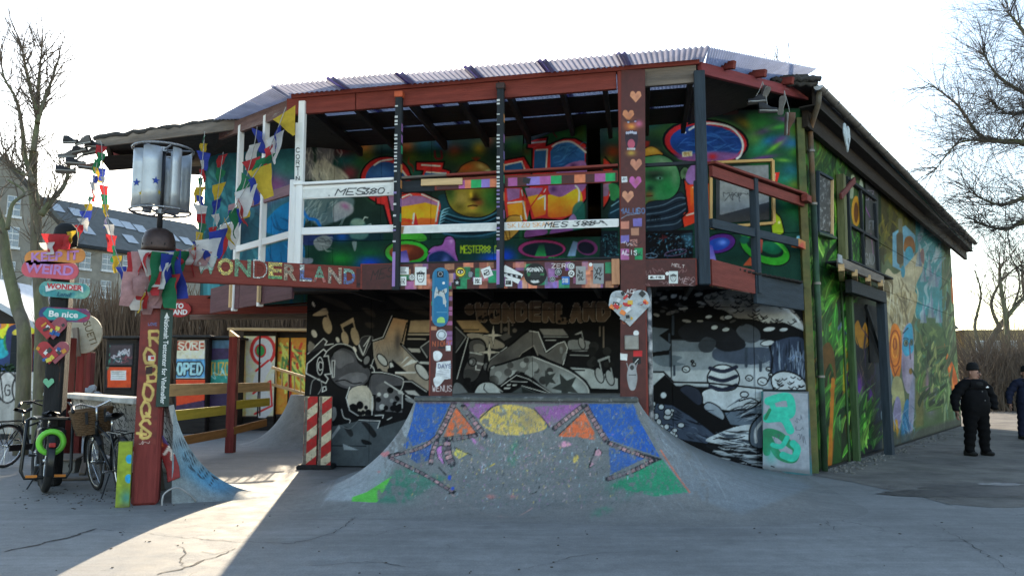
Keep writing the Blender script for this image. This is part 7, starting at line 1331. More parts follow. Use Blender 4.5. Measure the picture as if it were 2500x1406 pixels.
def board_sign(px,py,Lpx,wpx,rot,mt,label,paint=None,Y=11.7,txt=None,tcol=(.7,.7,.7),tsize=.1,sub=None):
    M=plane_frame(P(px,py,Y),(1,0,0)) @ Matrix.Rotation(R(-rot),4, 'Z'); k=Y/FPX; q=MB(); L,w=Lpx*k,wpx*k; pts=deck_pts(L,w); n=len(pts)
    vs=[]; bend=lambda u: 0
    for zz in (0,-.012): vs += [M @ Vector((u,v,zz+bend(u)*.6)) for u,v in pts]
    q.add(vs,[tuple(range(n)),tuple(range(2*n-1,n-1,-1))]+[(i,i+n,(i+1) % n+n,(i+1) % n) for i in range(n)]); o=tag(mk('skateboard_deck',q,mt),label, 'skateboard', 'skateboards on the signpost')
    if txt: text_mesh(txt,tsize,M @ Matrix.Translation((0,0,.006)),mat('ink_%d' % (abs(hash(tcol)) % 9999),tcol),o,offset=tsize*.03,sx=1.15)
    if sub: sub(M,o,L,w)
    return o
board_sign(134,627,150,36,-3,mat('orange_deck',(.55,.22,.06),var=.2,wear=.3,wearcol=(.45,.2,.2)), 'orange skateboard deck, topmost on the black signpost',txt='KEEP IT',tcol=(.42,.20,.45),tsize=.19)
board_sign(122,659,142,42,4,mat('pink_deck',(.55,.10,.13),var=.2), 'pink skateboard deck on the black signpost below the orange one',txt='WEIRD',tcol=(.42,.20,.45),tsize=.20)
def rib(M,o,L,w):
    q=MB(); q.prism([(-.27,-.045),(-.13,.0),(.2,.02),(.29,-.02),(.27,.07),(.2,.09),(-.13,.085),(-.29,.04)],M @ Matrix.Translation((0,0,.005)),.003); b=mk('ribbon',q,mat('ribbon_white',(.68,.68,.66)),o); text_mesh('WONDER',.105,M @ Matrix.Translation((.0,.042,.010)),mat('ribbon_red',(.5,.05,.06)),o,offset=.004,sx=1.1); text_mesh('Land',.09,M @ Matrix.Translation((0,-.07,.010)),mat('ribbon_teal',(.03,.12,.16)),o,offset=.003,sx=1.2,shear=.2)
board_sign(157,708,126,38,4,mat('teal_deck',(.05,.24,.26),col2=(.20,.40,.30),scale=12), 'teal deck with white lettered ribbon on the black signpost',sub=rib)
def arrow(M,o,L,w):
    q=MB(); q.prism([(-L*.30,-w*.42),(L*.25,-w*.36),(L*.46,0),(L*.22,w*.36),(-L*.34,w*.42),(-L*.42,0)],M @ Matrix.Translation((0,0,.005)),.003); mk('arrow',q,mat('arrow_teal',(.03,.30,.28)),o); text_mesh('Be nice',.125,M @ Matrix.Translation((-.01,0,.010)),mat('arrow_white',(.7,.72,.7)),o,offset=.004,sx=1.2)
board_sign(157,768,126,34,3,mat('navy_deck',(.05,.06,.16),col2=(.35,.05,.08),scale=9), 'navy and teal arrow deck reading Be nice on the black signpost',sub=arrow)
for (px,py,L,w,rot,col,lab) in ((123,812,82,33,46,(.10,.22,.16), 'dark red heart of two skateboard halves on the black signpost, the upper heart'),(128,872,66,33,46,(.42,.05,.05), 'red heart of two skateboard halves on the black signpost, the lower heart')):
    c_=P(px,py,11.68); M=plane_frame(c_,(1,0,0)); k=11.68/FPX; root=thing('skateboard_heart',lab, 'skateboard',c_)
    for sgn_ in (-1,1):
        Mh=M @ Matrix.Rotation(R(45*sgn_),4, 'Z') @ Matrix.Translation((0,.13,.004*sgn_)); q=MB(); wv=w*k*.5; q.prism([(-wv,-.17)]+[(wv,-.17)]+[(wv*math.cos(a),.06+wv*math.sin(a)) for a in np.linspace(0,math.pi,10)],Mh,.012); h_=mk('deck_half',q,mat('red_deck_%d' % sgn_,(.36,.04,.045) if sgn_ > 0 or py > 850 else (.30,.08,.10),var=.3),root)
        for i in range(5): rs_=random.Random(py+i*sgn_); q=MB(); a_,b_=rs_.uniform(.02,.05),rs_.uniform(.015,.035); x_,y_=rs_.uniform(-.06,.06),rs_.uniform(-.15,.14); q.prism([(x_-a_,y_-b_),(x_+a_,y_-b_),(x_+a_,y_+b_),(x_-a_,y_+b_)],Mh @ Matrix.Translation((0,0,.004+.002*i)) @ Matrix.Rotation(rs_.uniform(-.5,.5),4, 'Z'),.0015); mk('sticker',q,mat('st_%d' % (i % 5),[(.65,.65,.62),(.55,.25,.04),(.03,.10,.30),(.05,.05,.05),(.6,.5,.08)][i % 5]),h_)
heart_mesh('painted_heart',0,0,.15,.14,plane_frame(SP+Vector((-.02,-.165,P(117,935,11.74).z)),(1,.2,0)),.003,mat('mint_paint',(.16,.42,.25)),sp)
for i,(u,z,ci,sz) in enumerate(((-.05,.08,2,.34),(.1,.05,2,.3),(-.16,-.05,1,.3),(.2,.12,4,.3))): flag(SP+Vector((u,-.22,P(146,590,11.9).z+z)),(1,0,0),sz,fm[ci],bun if False else sp,500+i,hang=.6)
# teal deck and heart on the balcony posts
M=plane_frame(fr(1075,725,.09),fd3) ; L_,w_=148*11.1/FPX,42*11.1/FPX; q=MB(); q.prism([(v,u) for u,v in deck_pts(L_,w_)][::-1],M,.014); td=tag(mk('skateboard_deck',q,mat('blue_deck',(.02,.17,.30),rough=.4,var=.15)), 'bright blue skateboard deck fixed upright on the balcony post', 'skateboard')
c=Canvas(1040,645,1110,805,(24,110,150),sc=2); c.poly([(1067,661),(1083,661),(1083,677),(1067,677)],(30,36,44)); c.ell(1075,669,5,5,None,ol=(170,176,180),olw=1.4); c.ell(1083,691,3.4,3.4,WHT); c.fill([(1062,710),(1066,700),(1072,712),(1088,704),(1094,708),(1086,720),(1090,738),(1082,742),(1080,726),(1068,722),(1060,728)],(176,180,178)); c.scribble(1066,706,22,14,(70,76,80),1.4,10,3); c.line([(1086,730),(1088,748)],3,(176,180,178)); c.line([(1066,762),(1092,762)],1,(150,180,190)); c.fill([(1067,780),(1074,774),(1084,776),(1086,788),(1076,792),(1068,788)],(150,196,110)); c.mottle(.06,8,3)
pxquad('deck_graphic',[(1061,662),(1091,662),(1091,788),(1059,788)],front(.094),c,1.0,td,(40,120))
M=plane_frame(fr(1537,752,.11),fd3); hs=heart_mesh('sticker_heart',0,0,.57,.50,M,.025,mat('sticker_ground',(.40,.43,.45),rough=.35,var=.4,scale=10)); tag(hs, 'large sticker covered white heart sign on the big red post', 'heart'); rs=random.Random(11)
SCOL=[(214,214,214),(150,156,160),(30,32,36),(190,40,40),(214,170,60),(120,140,160),(200,204,206),(90,96,100),(230,130,60)]
for i in range(34):
    u,v=rs.uniform(-.24,.24),rs.uniform(-.14,.20)
    if abs(u) > .25-max(0,-v)*.9 or (abs(u) < .05 and v > .1): continue
    q=MB(); a_,b_=rs.uniform(.02,.05),rs.uniform(.015,.035); q.prism([(-a_,-b_),(a_,-b_),(a_,b_),(-a_,b_)],M @ Matrix.Translation((u,v,.003+.0012*i)) @ Matrix.Rotation(rs.uniform(-.8,.8),4, 'Z'),.001); cc=s(*rs.choice(SCOL)); mk('sticker',q,mat('sticker_%d_%d' % (int(cc[0]*99),int(cc[2]*99)),cc,rough=.4),hs)
# ================================================================ BICYCLES
m_tyre=mat('tyre_rubber',(.018,.018,.018),rough=.85,var=.3); m_chrome=mat('chrome',(.55,.55,.55),rough=.25,metal=.9,var=.15); m_bframe=mat('black_enamel',(.012,.013,.014),rough=.3,var=.2); m_sadd=mat('black_vinyl',(.02,.02,.022),rough=.5,var=.3)
def circ(c,r,n=28,ax='y',a0=0,a1=2*math.pi):
    full=abs(a1-a0-2*math.pi) < 1e-6; A=np.linspace(a0,a1,n,endpoint=not full); return [Vector((c[0]+r*math.cos(a),c[1],c[2]+r*math.sin(a))) for a in A]
def bike(label,wb=1.08,wr=.34,fmat=m_bframe,tw=.02,basket=False,rack=True,plate=None,guard=m_bframe,steer=0.0,stand=False):
    root=thing('bicycle',label, 'bicycle',(0,0,0), 'bicycles parked by the bowl'); V=Vector
    def wheel(x,st):
        Mz=Matrix.Translation((x,0,wr)) @ Matrix.Rotation(st,4, 'Z') @ Matrix.Translation((-x,0,-wr)); tf=lambda mb: setattr(mb, 'v',[tuple(Mz @ Vector(v)) for v in mb.v]) or mb
        q=MB(); q.tube(circ((x,0,wr),wr-tw),tw,8,closed=True); w=mk('wheel',tf(q),m_tyre,root,smooth=True)
        q=MB(); q.tube(circ((x,0,wr),wr-2*tw-.004),.012,6,closed=True); mk('rim',tf(q),m_chrome,w,smooth=True)
        q=MB()
        for k in range(24): a=k*math.pi/12; q.tube([V((x+.02*math.cos(a+1.2),.03*(-1) ** k,wr+.02*math.sin(a+1.2))),V((x+(wr-2*tw)*math.cos(a),0,wr+(wr-2*tw)*math.sin(a)))],.0022,3,cap=False)
        tag(mk('spokes',tf(q),m_chrome,w),None,None,kind='stuff'); q=MB(); q.tube([(x,-.05,wr),(x,.05,wr)],.022,10); mk('hub',tf(q),m_chrome,w,smooth=True)
        q=MB(); rows=[]
        for a in np.linspace(-.1 if x > .1 else .35,2.5 if x > .1 else 3.5,16): rows.append([Mz @ V((x+(wr+.022)*math.cos(a),y,wr+(wr+.022)*math.sin(a)-abs(y)*.25)) for y in (-.032,-.016,0,.016,.032)])
        q.grid(rows); mk('mudguard',q,guard,root,smooth=True)
    wheel(0,0); wheel(wb,steer)
    bb=V((.45,0,.28)); st=V((.28,0,.74)); hd=V((wb-.22,0,.82)); hl=V((wb-.16,0,.62)); q=MB()
    for a,b,r in ((bb,st,.017),(bb,hl,.019),(st-V((-.03,0,.12)),hd-V((0,0,.05)),.016),(hd,hl,.021),(V((0,.05,wr)),bb+V((0,.03,0)),.011),(V((0,-.05,wr)),bb-V((0,.03,0)),.011),(V((0,.05,wr)),st-V((0,-.02,.03)),.009),(V((0,-.05,wr)),st-V((0,.02,.03)),.009)): q.tube([a,b],r,8)
    mk('frame',q,fmat,root,smooth=True)
    q=MB()
    for y in (-.055,.055): q.tube([hl+V((0,y*.5,0)),hl+V((.05,y,-.08)),V((wb,y,wr))],.012,7)
    mk('fork',q,fmat,root,smooth=True); q=MB(); q.tube([hd,hd+V((-.03,0,.16))],.013,8); mk('stem',q,m_chrome,root,smooth=True); h=hd+V((-.02,0,.16))
    q=MB(); q.tube([h+V((-.22,-.30,.01)),h+V((-.10,-.27,.05)),h+V((.03,-.16,.06)),h+V((.04,0,0)),h+V((.03,.16,.06)),h+V((-.10,.27,.05)),h+V((-.22,.30,.01))],.012,8); hb=mk('handlebar',q,m_chrome if basket else m_bframe,root,smooth=True)
    for y in (-1,1): q=MB(); q.tube([h+V((-.12,y*.277,.046)),h+V((-.24,y*.303,.0))],.018,8); mk('grip',q,m_sadd,hb,smooth=True)
    q=MB(); q.tube([st-V((-.01,0,.02)),st+V((-.03,0,.13))],.013,8); mk('seat_post',q,m_chrome,root,smooth=True); q=MB(); G=[]
    for t in np.linspace(0,1,10):
        w=.022+.09*max(0,(.62-t)/.62) ** .6 if t < .62 else .022; w=w if t > .02 else .05; x = -.16+.29*t; zz=.16+.02*math.cos(t*6); G.append([st+V((x,w*math.cos(a),zz+.03*math.sin(a)*(1 if math.sin(a) > 0 else .9))) for a in np.linspace(0,2*math.pi,13)])
    q.grid(G); mk('saddle',q,m_sadd,root,smooth=True)
    q=MB(); q.box(bb+V((-.20,-.05,.03)),(.46,.02,.10),ch=.009); mk('chain_guard',q,fmat,root); q=MB(); q.tube([bb-V((0,.09,0)),bb+V((0,.09,0))],.015,8); q.tube([bb-V((0,.08,0)),bb+V((.1,-.09,-.13))],.01,6); q.tube([bb+V((0,.08,0)),bb+V((-.1,.09,.13))],.01,6); ck=mk('crank',q,m_chrome,root)
    for sg in (-1,1): q=MB(); q.box(bb+V((-.1*sg,.14*sg,.13*sg)),(.09,.08,.025),ch=.006); mk('pedal',q,m_tyre,ck)
    if rack:
        q=MB()
        for y in (-.07,0,.07): q.tube([V((-.28,y,.74)),V((.24,y,.74))],.007,6)
        for x in (-.28,-.02,.24): q.tube([V((x,-.07,.74)),V((x,.07,.74))],.007,6)
        for y in (-.07,.07): q.tube([V((-.2,y,.74)),V((0,y*.8,wr))],.006,6)
        mk('rack',q,m_bframe,root)
    q=MB(); q.box((-.37,0,.58),(.03,.07,.05),ch=.008); mk('rear_light',q,mat('red_reflector',(.35,.02,.02),rough=.3),root); q=MB(); q.lathe([(0,.03),(.035,.02),(.03,-.03),(0,-.045)],12,(wb-.10,0,.80),M=Matrix.Rotation(math.pi/2,3, 'Y')); mk('head_light',q,m_chrome,root,smooth=True)
    q=MB(); q.tube([bb+V((-.05,.03,-.02)),bb+V((-.14,.16,-.27))],.009,6); mk('kickstand',q,m_bframe,root)
    if plate: q=MB(); rows=[[V(((wr+.03)*math.cos(a),y,wr+(wr+.03)*math.sin(a))) for y in (-.036,0,.036)] for a in np.linspace(2.35,3.15,8)]; q.grid(rows); mk('mudguard_plate',q,plate,root,smooth=True)
    if basket:
        bk=thing('tmpb',None,None); bpy.data.objects.remove(bk); q=MB(); o=hd+V((.20,0,-.14))
        for i in range(14):
            t=i/13; w,d=.17+.05*t,.13+.035*t; q.tube([o+V((d*math.copysign(abs(math.cos(a)) ** .6,math.cos(a))+.008*math.sin(a*14+i*math.pi),w*math.copysign(abs(math.sin(a)) ** .6,math.sin(a)),t*.27)) for a in np.linspace(0,2*math.pi,36,endpoint=False)],.0125 if i < 13 else .018,5,closed=True)
        b=mk('basket',q,mat('wicker',(.11,.062,.03),rough=.8,var=.4,scale=20),root,smooth=True); q=MB(); q.box(o+V((0,0,.0)),(.24,.32,.015)); mk('basket_floor',q,MATS['wicker'],b)
        for y in (-.1,.1): q=MB(); q.box(o+V((-.17,y,.2)),(.012,.03,.16)); mk('strap',q,m_sadd,b)
    if stand:
        q=MB(); q.tube([(.18,-.2,.86),(.16,-.24,.84),(.05,-.26,.25),(.05,-.22,.17),(.05,.22,.17),(.05,.26,.25),(.16,.24,.84),(.18,.2,.86)],.02,8); q.tube([(.18,-.2,.86),(.18,.2,.86)],.018,8); mk('carrier_frame',q,m_bframe,root,smooth=True)
        for sg in (-1,1): q=MB(); q.box((.03,.15*sg,.19),(.02,.12,.03)); mk('reflector',q,mat('amber_reflector',(.6,.2,.03),rough=.3),root)
        q=MB(); q.box((.2,0,.87),(.6,.32,.025),ch=.006); mk('cargo_board',q,m_bframe,root); q=MB(); q.box((.42,-.05,.62),(.3,.3,.24),ch=.03); mk('battery_box',q,m_sadd,root)
        q=MB(); q.tube([(-.2,.125*math.cos(a),wr+.23+.125*math.sin(a)) for a in np.linspace(0,2*math.pi,22,endpoint=False)],.034,8,closed=True); mk('ring_lock',q,mat('lime_plastic',(.16,.55,.05),rough=.35),root,smooth=True)
    return root
def park(b,rear,frontp,lean,k=1.1):
    d=frontp-rear; b.scale=(k,)*3; b.location=rear; b.rotation_euler=(lean,0,math.atan2(d.y,d.x))
park(bike('black city bicycle with brown wicker basket parked beside the red mast',basket=True,plate=mat('white_guard_tip',(.66,.66,.66),rough=.35),guard=mat('black_guard',(.02,.02,.022),rough=.3)),PZ(306,1221),PZ(222,1190),R(-7),1.2)
park(bike('black cargo bicycle with lime green ring lock in front of the signpost',wb=1.35,wr=.37,tw=.046,rack=False,stand=True),PZ(108,1202),PZ(80,1165),R(2),1.17)
park(bike('black bicycle cut off at the left edge behind the cargo bicycle',wb=1.08,wr=.35),PZ(8,1142),PZ(120,1128),R(3))
# ================================================================ JUNK UNDER THE BOWL,BARRIER,LADDER,FENCE
p=PZ(168,1152); q=MB(); q.box(p+Vector((0,0,.11)),(.34,.26,.22),ch=.01); nb_=tag(mk('nest_box',q,mat('grey_box_wood',(.16,.16,.15),var=.3)), 'small grey wooden nest box on the ground below the bowl', 'box'); q=MB(); q.box(p+Vector((0,-.02,.25)),(.42,.36,.035),ch=.008,M=Matrix.Rotation(.18,3, 'X')); mk('box_lid',q,m_grey,nb_); q=MB(); q.lathe([(0,.003),(.035,.002),(.035,-.01)],14,p+Vector((.09,-.133,.12)),M=Matrix.Rotation(math.pi/2,3, 'X')); mk('entry_hole',q,m_dark,nb_)
tag(board('loose_plank',PZ(140,1172)+Vector((0,0,.02)),PZ(232,1170)+Vector((0,0,.02)),.2,.03,m_grey), 'weathered plank lying flat on the ground behind the bicycles', 'plank'); tag(board('propped_beam',PZ(200,1160)+Vector((0,0,0)),PZ(190,1140)+Vector((.1,.3,.75)),.09,.09,m_grey), 'short grey beam propped under the bowl wall behind the basket bicycle', 'beam')
# barrier boards
def stripe_board(px0,px1,Y,i):
    c=Canvas(730,955,825,1145,(196,186,160),sc=1.5)
    for k in range(8): y=940+k*52-i*12; c.poly([(725,y+52),(830,y-28),(830,y+0),(725,y+80)],(170,30,32))
    c.mottle(.12,7,i); n_=vnoise(c.h,c.w,9,i+3,4); m_=np.clip((n_-.66)*12,0,1)[...,None]*.6; c.a=(c.a*(1-m_)+np.array((110,100,84),dtype=np.float32)*m_).astype(np.float32)
    lo=P(px0,1131,Y); z0=.06; zt=P(px0,967,Y).z; a,b=Vector((P(px0,1050,Y).x,Y)),Vector((P(px1,1050,Y-.02).x,Y-.02)); ar=thing('barrier_board', 'red and white striped barrier board beside the wall, the %s of the two' % ('left' if i == 0 else 'right'), 'barrier',Z((a+b)/2,z0), 'striped barrier boards')
    wall_panel('stripes',a+Vector((0,-.03)),b+Vector((0,-.03)),0,1,z0,zt,c,1.0,m_print,ar,sp=.012); q=MB(); q.box(Z((a+b)/2,(z0+zt)/2),((b-a).length*.98,.05,zt-z0),ch=.01); mk('board_back',q,m_grey,ar)
    q=MB(); q.box(Z((a+b)/2,.03)+Vector((-.05+.02*i,.12+.02*i,0)),(.34,.42,.10),ch=.03); mk('rubber_foot',q,m_tyre,ar)
stripe_board(742,775,14.0,0); stripe_board(778,810,13.95,1)
# fence
fp=P(570,900,17.0); fx=Vector((fp.x,17.0,0)); fen=thing('rail_fence', 'red posted fence with yellow and tan plank rails along the bowl', 'fence',fx)
def FP(px,py): Y=14.2+(px-400)/170*2.8; return P(px,py,Y)
board('post',fx,Z(fx,P(570,822,17.0).z),.17,.18,m_mast,fen,up=(1,0,0)); q=MB(); q.prism([(-.09,0),(.09,0),(-.09,.14)],plane_frame(Z(fx,P(570,822,17.0).z)+Vector((0,-.085,0)),(1,0,0)),.17); mk('post_top',q,m_raw,fen)
for a,b,w,m_ in (((402,953),(558,947),.22,m_raw),((402,1017),(556,1000),.19,wood('yellow_plank',(.55,.42,.05),var=.25)),((430,1078),(558,1055),.17,wood('orange_plank',(.35,.16,.05),var=.3)),((575,947),(662,943),.2,m_raw),((575,988),(662,980),.18,MATS['yellow_plank']),((575,1050),(655,1030),.16,MATS['orange_plank'])): board('rail',FP(*a)+Vector((0,-.16,0)),FP(*b)+Vector((0,-.16,0)),.05,w,m_,fen)
M=plane_frame(FP(480,1008.5)+Vector((0,-.193,0)),FP(556,1000)-FP(402,1017)); text_mesh('XVAXUR II FWSUCE',.14,M @ Matrix.Translation((0,0,.004)),mat('fence_ink',(.05,.04,.02)),fen)
lad=thing('ladder', 'wooden ladder leaning across behind the far hump of the bowl', 'ladder',P(700,960,18.2))
la,lb,lc,ld=P(664,897,18.4),P(748,922,18.0),P(664,938,18.3),P(748,962,17.9); board('stile',la,lb,.05,.06,m_raw,lad); board('stile',lc,ld,.05,.06,m_raw,lad)
for t in (.12,.3,.48,.66,.84): board('rung',la.lerp(lb,t),lc.lerp(ld,t),.03,.03,m_raw,lad)
# ================================================================ HANGING SHOES
m_sole=mat('rubber_sole',(.16,.15,.14),rough=.8,var=.4); m_lace=mat('white_foxing',(.34,.34,.32),rough=.8)
def shoe(name_lab,p,yaw,pitch,roll,col,L=.28,hang=None):
    root=thing('sneaker',name_lab, 'shoe',p, 'sneakers hung from the roof'); Mt=Matrix.Translation(p) @ Matrix.Rotation(yaw,4, 'Z') @ Matrix.Rotation(pitch,4, 'Y') @ Matrix.Rotation(roll,4, 'X')
    def loft(z0,z1,grow,mt,nm):
        G=[]
        for t in np.linspace(0,1,12):
            w=(.034+.014*math.sin(t*math.pi*1.1+.9) ** 2)*(1 if .03 < t < .97 else .55); top=z1(t); G.append([Mt @ Vector((-L/2+L*t,(w+grow)*math.cos(a),z0+(top-z0)*max(0,math.sin(a)) ** .7 if math.sin(a) > 0 else z0)) for a in np.linspace(0,2*math.pi,14)])
        q=MB(); q.grid(G); return mk(nm,q,mt,root,smooth=True)
    loft(-.004,lambda t: .012,.002,m_sole, 'sole'); loft(.010,lambda t: .036,.004,m_lace, 'foxing'); loft(.022,lambda t: .155-.07*min(1,max(0,(t-.3)/.4))-.015*t,0,col, 'upper')
    if hang is not None: q=MB(); q.tube([Mt @ Vector((0,0,.1)),(Mt @ Vector((0,0,.1))).lerp(hang,.5)+Vector((.01,0,0)),hang],.005,5); mk('lace',q,m_lace,root)
sc_=[mat('black_canvas',(.02,.02,.022),var=.3),mat('grey_canvas',(.09,.085,.08),var=.3),mat('brown_suede',(.10,.05,.03),var=.3)]; hk=P(1862,200,11.9); hk2=P(1915,222,12.3)
for i,(px,py,Y,yw,pt,rl,ci,lab) in enumerate(((1848,252,11.85,3.3,.1,.2,0, 'dark sneaker hanging second from the left under the right roof beam'),(1868,235,11.85,2.2,1.0,.3,1, 'grey sneaker hanging nose down right under the right roof beam'),(1875,274,11.8,.15,-.05,0,0, 'black sneaker with white sole hanging level, lowest of the right bunch'),(1908,258,12.2,1.9,1.25,.8,1, 'grey sneaker hanging steeply beside the single sole'),(1918,303,12.2,1.6,1.35,1.57,2, 'sneaker hanging sole outward at the far right of the bunch'))): shoe(lab,P(px,py,Y),yw,pt,rl,sc_[ci],hang=(hk if i < 3 else hk2),L=.30 if i != 4 else .36)
bh=P(245,345,14.7)
for i in range(9):
    rs=random.Random(i+90); px,py=((172,350),(205,352),(230,360),(165,385),(195,372),(225,375),(185,402),(215,412),(160,420))[i]; shoe('dark sneaker in the left eave bunch, ' + ('topmost left', 'top middle', 'top right beside the flags', 'left end of the middle row', 'centre of the middle row', 'right end of the middle row', 'left of the lowest pair', 'brown one lowest on the right', 'lowest of all on the far left')[i],P(px,py,14.5+rs.uniform(-.15,.15)),rs.uniform(-.4,.5)+(math.pi if i % 2 else 0),rs.uniform(-.25,.25),rs.uniform(-.5,.5),sc_[i % 2 if i != 7 else 2],L=.34,hang=bh if i % 3 == 0 else None)
q=MB(); q.tube([P(262,352,14.9),P(200,380,14.6),P(160,410,14.5),P(155,430,14.5)],.02,6); tag(mk('hanger_branch',q,m_grey), 'thin grey stick carrying the bunch of sneakers at the left eave', 'stick')
# ================================================================ BACKGROUND
m_bark=mat('bark',(.13,.115,.085),rough=.95,var=.4,scale=7,stretch=(1,1,.3),bump=.8,bscale=24,coords='World',col2=(.13,.135,.07)); m_twig=mat('twigs',(.10,.075,.055),rough=.9,var=.3); m_twigd=mat('dark_twigs',(.06,.05,.045),rough=.9,var=.3)
def grow(q,p,d,L,r,depth,rs,up=.12,kink=.35,n=5,kids=(2,4),droop=0.0):
    pts=[p]; cur=p.copy(); dd=d.normalized()
    for i in range(n):
        dd=(dd+Vector((rs.gauss(0,kink),rs.gauss(0,kink),rs.gauss(0,kink)+up-droop*(i/n)))*.45).normalized(); cur=cur+dd*L/n; pts.append(cur.copy())
    q.tube(pts,[r*(1-.72*i/n) for i in range(n+1)],5 if r > .03 else 3,cap=False)
    if depth > 0:
        for k in range(rs.randint(*kids)):
            i=rs.randint(1,n); a=Vector((rs.gauss(0,1),rs.gauss(0,1),rs.gauss(0,.8)+.3)).normalized(); grow(q,pts[i],(pts[i]-pts[i-1]).normalized()+a*.8,L*rs.uniform(.4,.68),r*rs.uniform(.35,.5),depth-1,rs,up,kink,max(3,n-1),kids,droop)
def tree(label,limbs,seed,twn,twL,twr,depth=2,up=.12,droop=0.0,mt=m_twig,tmin=.25,base=None,kids=(2,4)):
    """limbs: list of (points,r0,r1); twigs sprout from them"""
    rs=random.Random(seed); q=MB(); c=MB(); b=limbs[0][0][0]; root=thing('bare_tree',label, 'tree',(b.x,b.y,0))
    for pts,r0,r1 in limbs:
        S=[Vector(v) for v in np.stack([spline([(p[i],0) for p in pts],False,5)[:,0] for i in range(3)],1)] if len(pts) > 2 else pts; n=len(S); q.tube(S,[r0+(r1-r0)*i/(n-1) for i in range(n)],9)
        k0=int(n*tmin) if pts is limbs[0][0] else 0
        for _ in range(twn):
            i=rs.randint(max(1,k0),n-1); a=Vector((rs.gauss(0,1),rs.gauss(0,1),rs.gauss(.3,.7))).normalized(); t=(S[i]-S[i-1]).normalized(); grow(c,S[i],t*.7+a,twL*rs.uniform(.6,1.3),twr*rs.uniform(.6,1.2),depth,rs,up,droop=droop,kids=kids)
    mk('trunk',q,m_bark,root,smooth=True); mk('crown',c,mt,root); return root
def pl(Y, *ps): return [P(x,y,Y+(k*.15)) for k,(x,y) in enumerate(ps)]
YT=17.5
b0=P(110,900,YT); b0.z=0
tree('bare tree with forked grey trunk rising behind the signpost',[([b0]+pl(YT,(104,820),(98,700),(90,600),(88,520),(80,450),(82,370)),.17,.09),(pl(YT,(82,450),(62,385),(52,300),(38,240),(10,190),(0,130)),.06,.015),(pl(YT,(82,370),(92,290),(93,230),(98,160),(103,115)),.07,.012),(pl(YT,(90,300),(105,255),(125,200),(145,140)),.06,.015),(pl(YT,(100,525),(128,488),(158,450),(170,400)),.08,.03),(pl(YT,(90,270),(72,210),(60,150),(52,110)),.05,.012),(pl(YT,(78,430),(45,420),(20,400),(5,380)),.05,.015)],3,40,.95,.017,2,kids=(2,3),up=.3)
b1=P(65,900,16.5); b1.z=0
tree('leaning mossy trunk at the left edge in front of the flats',[([b1]+pl(16.5,(60,830),(42,750),(18,650),(5,560),(-20,480)),.15,.09),(pl(16.5,(18,560),(30,500),(60,470),(20,440)),.05,.02)],5,8,1.0,.016,1)
YR=20.0; b2=P(2640,900,YR); b2.z=0
tree('large bare tree reaching in from the right edge with dense twigs',[([b2]+pl(YR,(2620,700),(2600,500),(2580,330)),.35,.22),(pl(YR,(2600,480),(2520,360),(2440,345),(2390,330),(2340,260),(2270,205)),.10,.012),(pl(YR,(2590,400),(2500,350),(2420,345),(2340,350),(2280,420)),.06,.01),(pl(YR,(2600,300),(2520,240),(2440,190),(2400,130)),.08,.012),(pl(YR,(2600,500),(2520,480),(2440,500),(2370,470)),.09,.012),(pl(YR,(2590,560),(2510,540),(2450,560),(2380,540)),.09,.012),(pl(YR,(2580,330),(2560,180),(2500,80),(2460,30)),.12,.015),(pl(YR,(2600,250),(2540,260),(2470,280),(2420,250)),.06,.01),(pl(YR,(2610,420),(2700,330),(2760,200)),.11,.015),(pl(YR,(2590,330),(2660,200),(2680,60)),.12,.015),(pl(YR,(2605,520),(2720,470),(2820,380)),.09,.012)],8,130,1.35,.0105,2,up=.02,droop=.45,mt=m_twigd,kids=(3,5))
b3=PZ(2385,985)
tree('twisted dark tree behind the club house at the end of the path',[([b3]+[P(x,y,b3.y) for x,y in ((2400,880),(2425,820),(2465,765),(2505,720))],.26,.1),([P(x,y,b3.y) for x,y in ((2402,870),(2380,800),(2395,720),(2380,660))],.12,.03),([P(x,y,b3.y) for x,y in ((2440,800),(2420,740),(2450,680),(2500,640))],.12,.03),([P(x,y,b3.y) for x,y in ((2470,760),(2490,690),(2470,630))],.08,.02)],12,24,2.2,.025,2,droop=.3,mt=m_twigd,kids=(3,5))
for i,(px,Y,sd_) in enumerate(((1905,34,21),(2440,46,22),(2495,52,23))):
    t0=P(px,800,Y); t0.z=0; tp=P(px,175 if i == 0 else 640,Y); tree(('slim bare tree whose twigs show above the roof corner', 'slender pale tree in the strip of park beyond the side wall', 'thin tree by the far ochre house at the right edge')[i],[([t0,t0.lerp(tp,.5)+Vector((.3,0,0)),t0.lerp(tp,.85),tp],.22,.04)],sd_,34,3.0 if i else 1.6,.03,2,up=.25,tmin=.35)
# brushwood hedge (nobody could count the sticks)
rs=random.Random(5); q=MB(); n_st=0
def stick_(x,y,h,r):
    a,b=rs.gauss(0,.10),rs.gauss(0,.10); q.tube([(x,y,0),(x+a*h*.5,y+b*h*.5,h*.55),(x+a*h*1.2,y+b*h,h)],[r,r*.8,r*.4],3,cap=False)
for i in range(3800):
    px=rs.uniform(140,790); Y=rs.uniform(28.5,31); x=(px-1250)/FPX*Y; h=(4.6 if px > 540 else 4.5+.6*math.sin(px*.05))*rs.uniform(.8 if px < 540 else .9,1.03); stick_(x,Y,h,rs.uniform(.012,.03))
hb_=mk('brushwood_hedge',q,mat('brown_brush',(.13,.085,.055),rough=.95,var=.5,scale=3,coords='World'),base=(-11,30,0)); tag(hb_, 'tall brown brushwood hedge behind the skate area', 'hedge',kind='stuff')
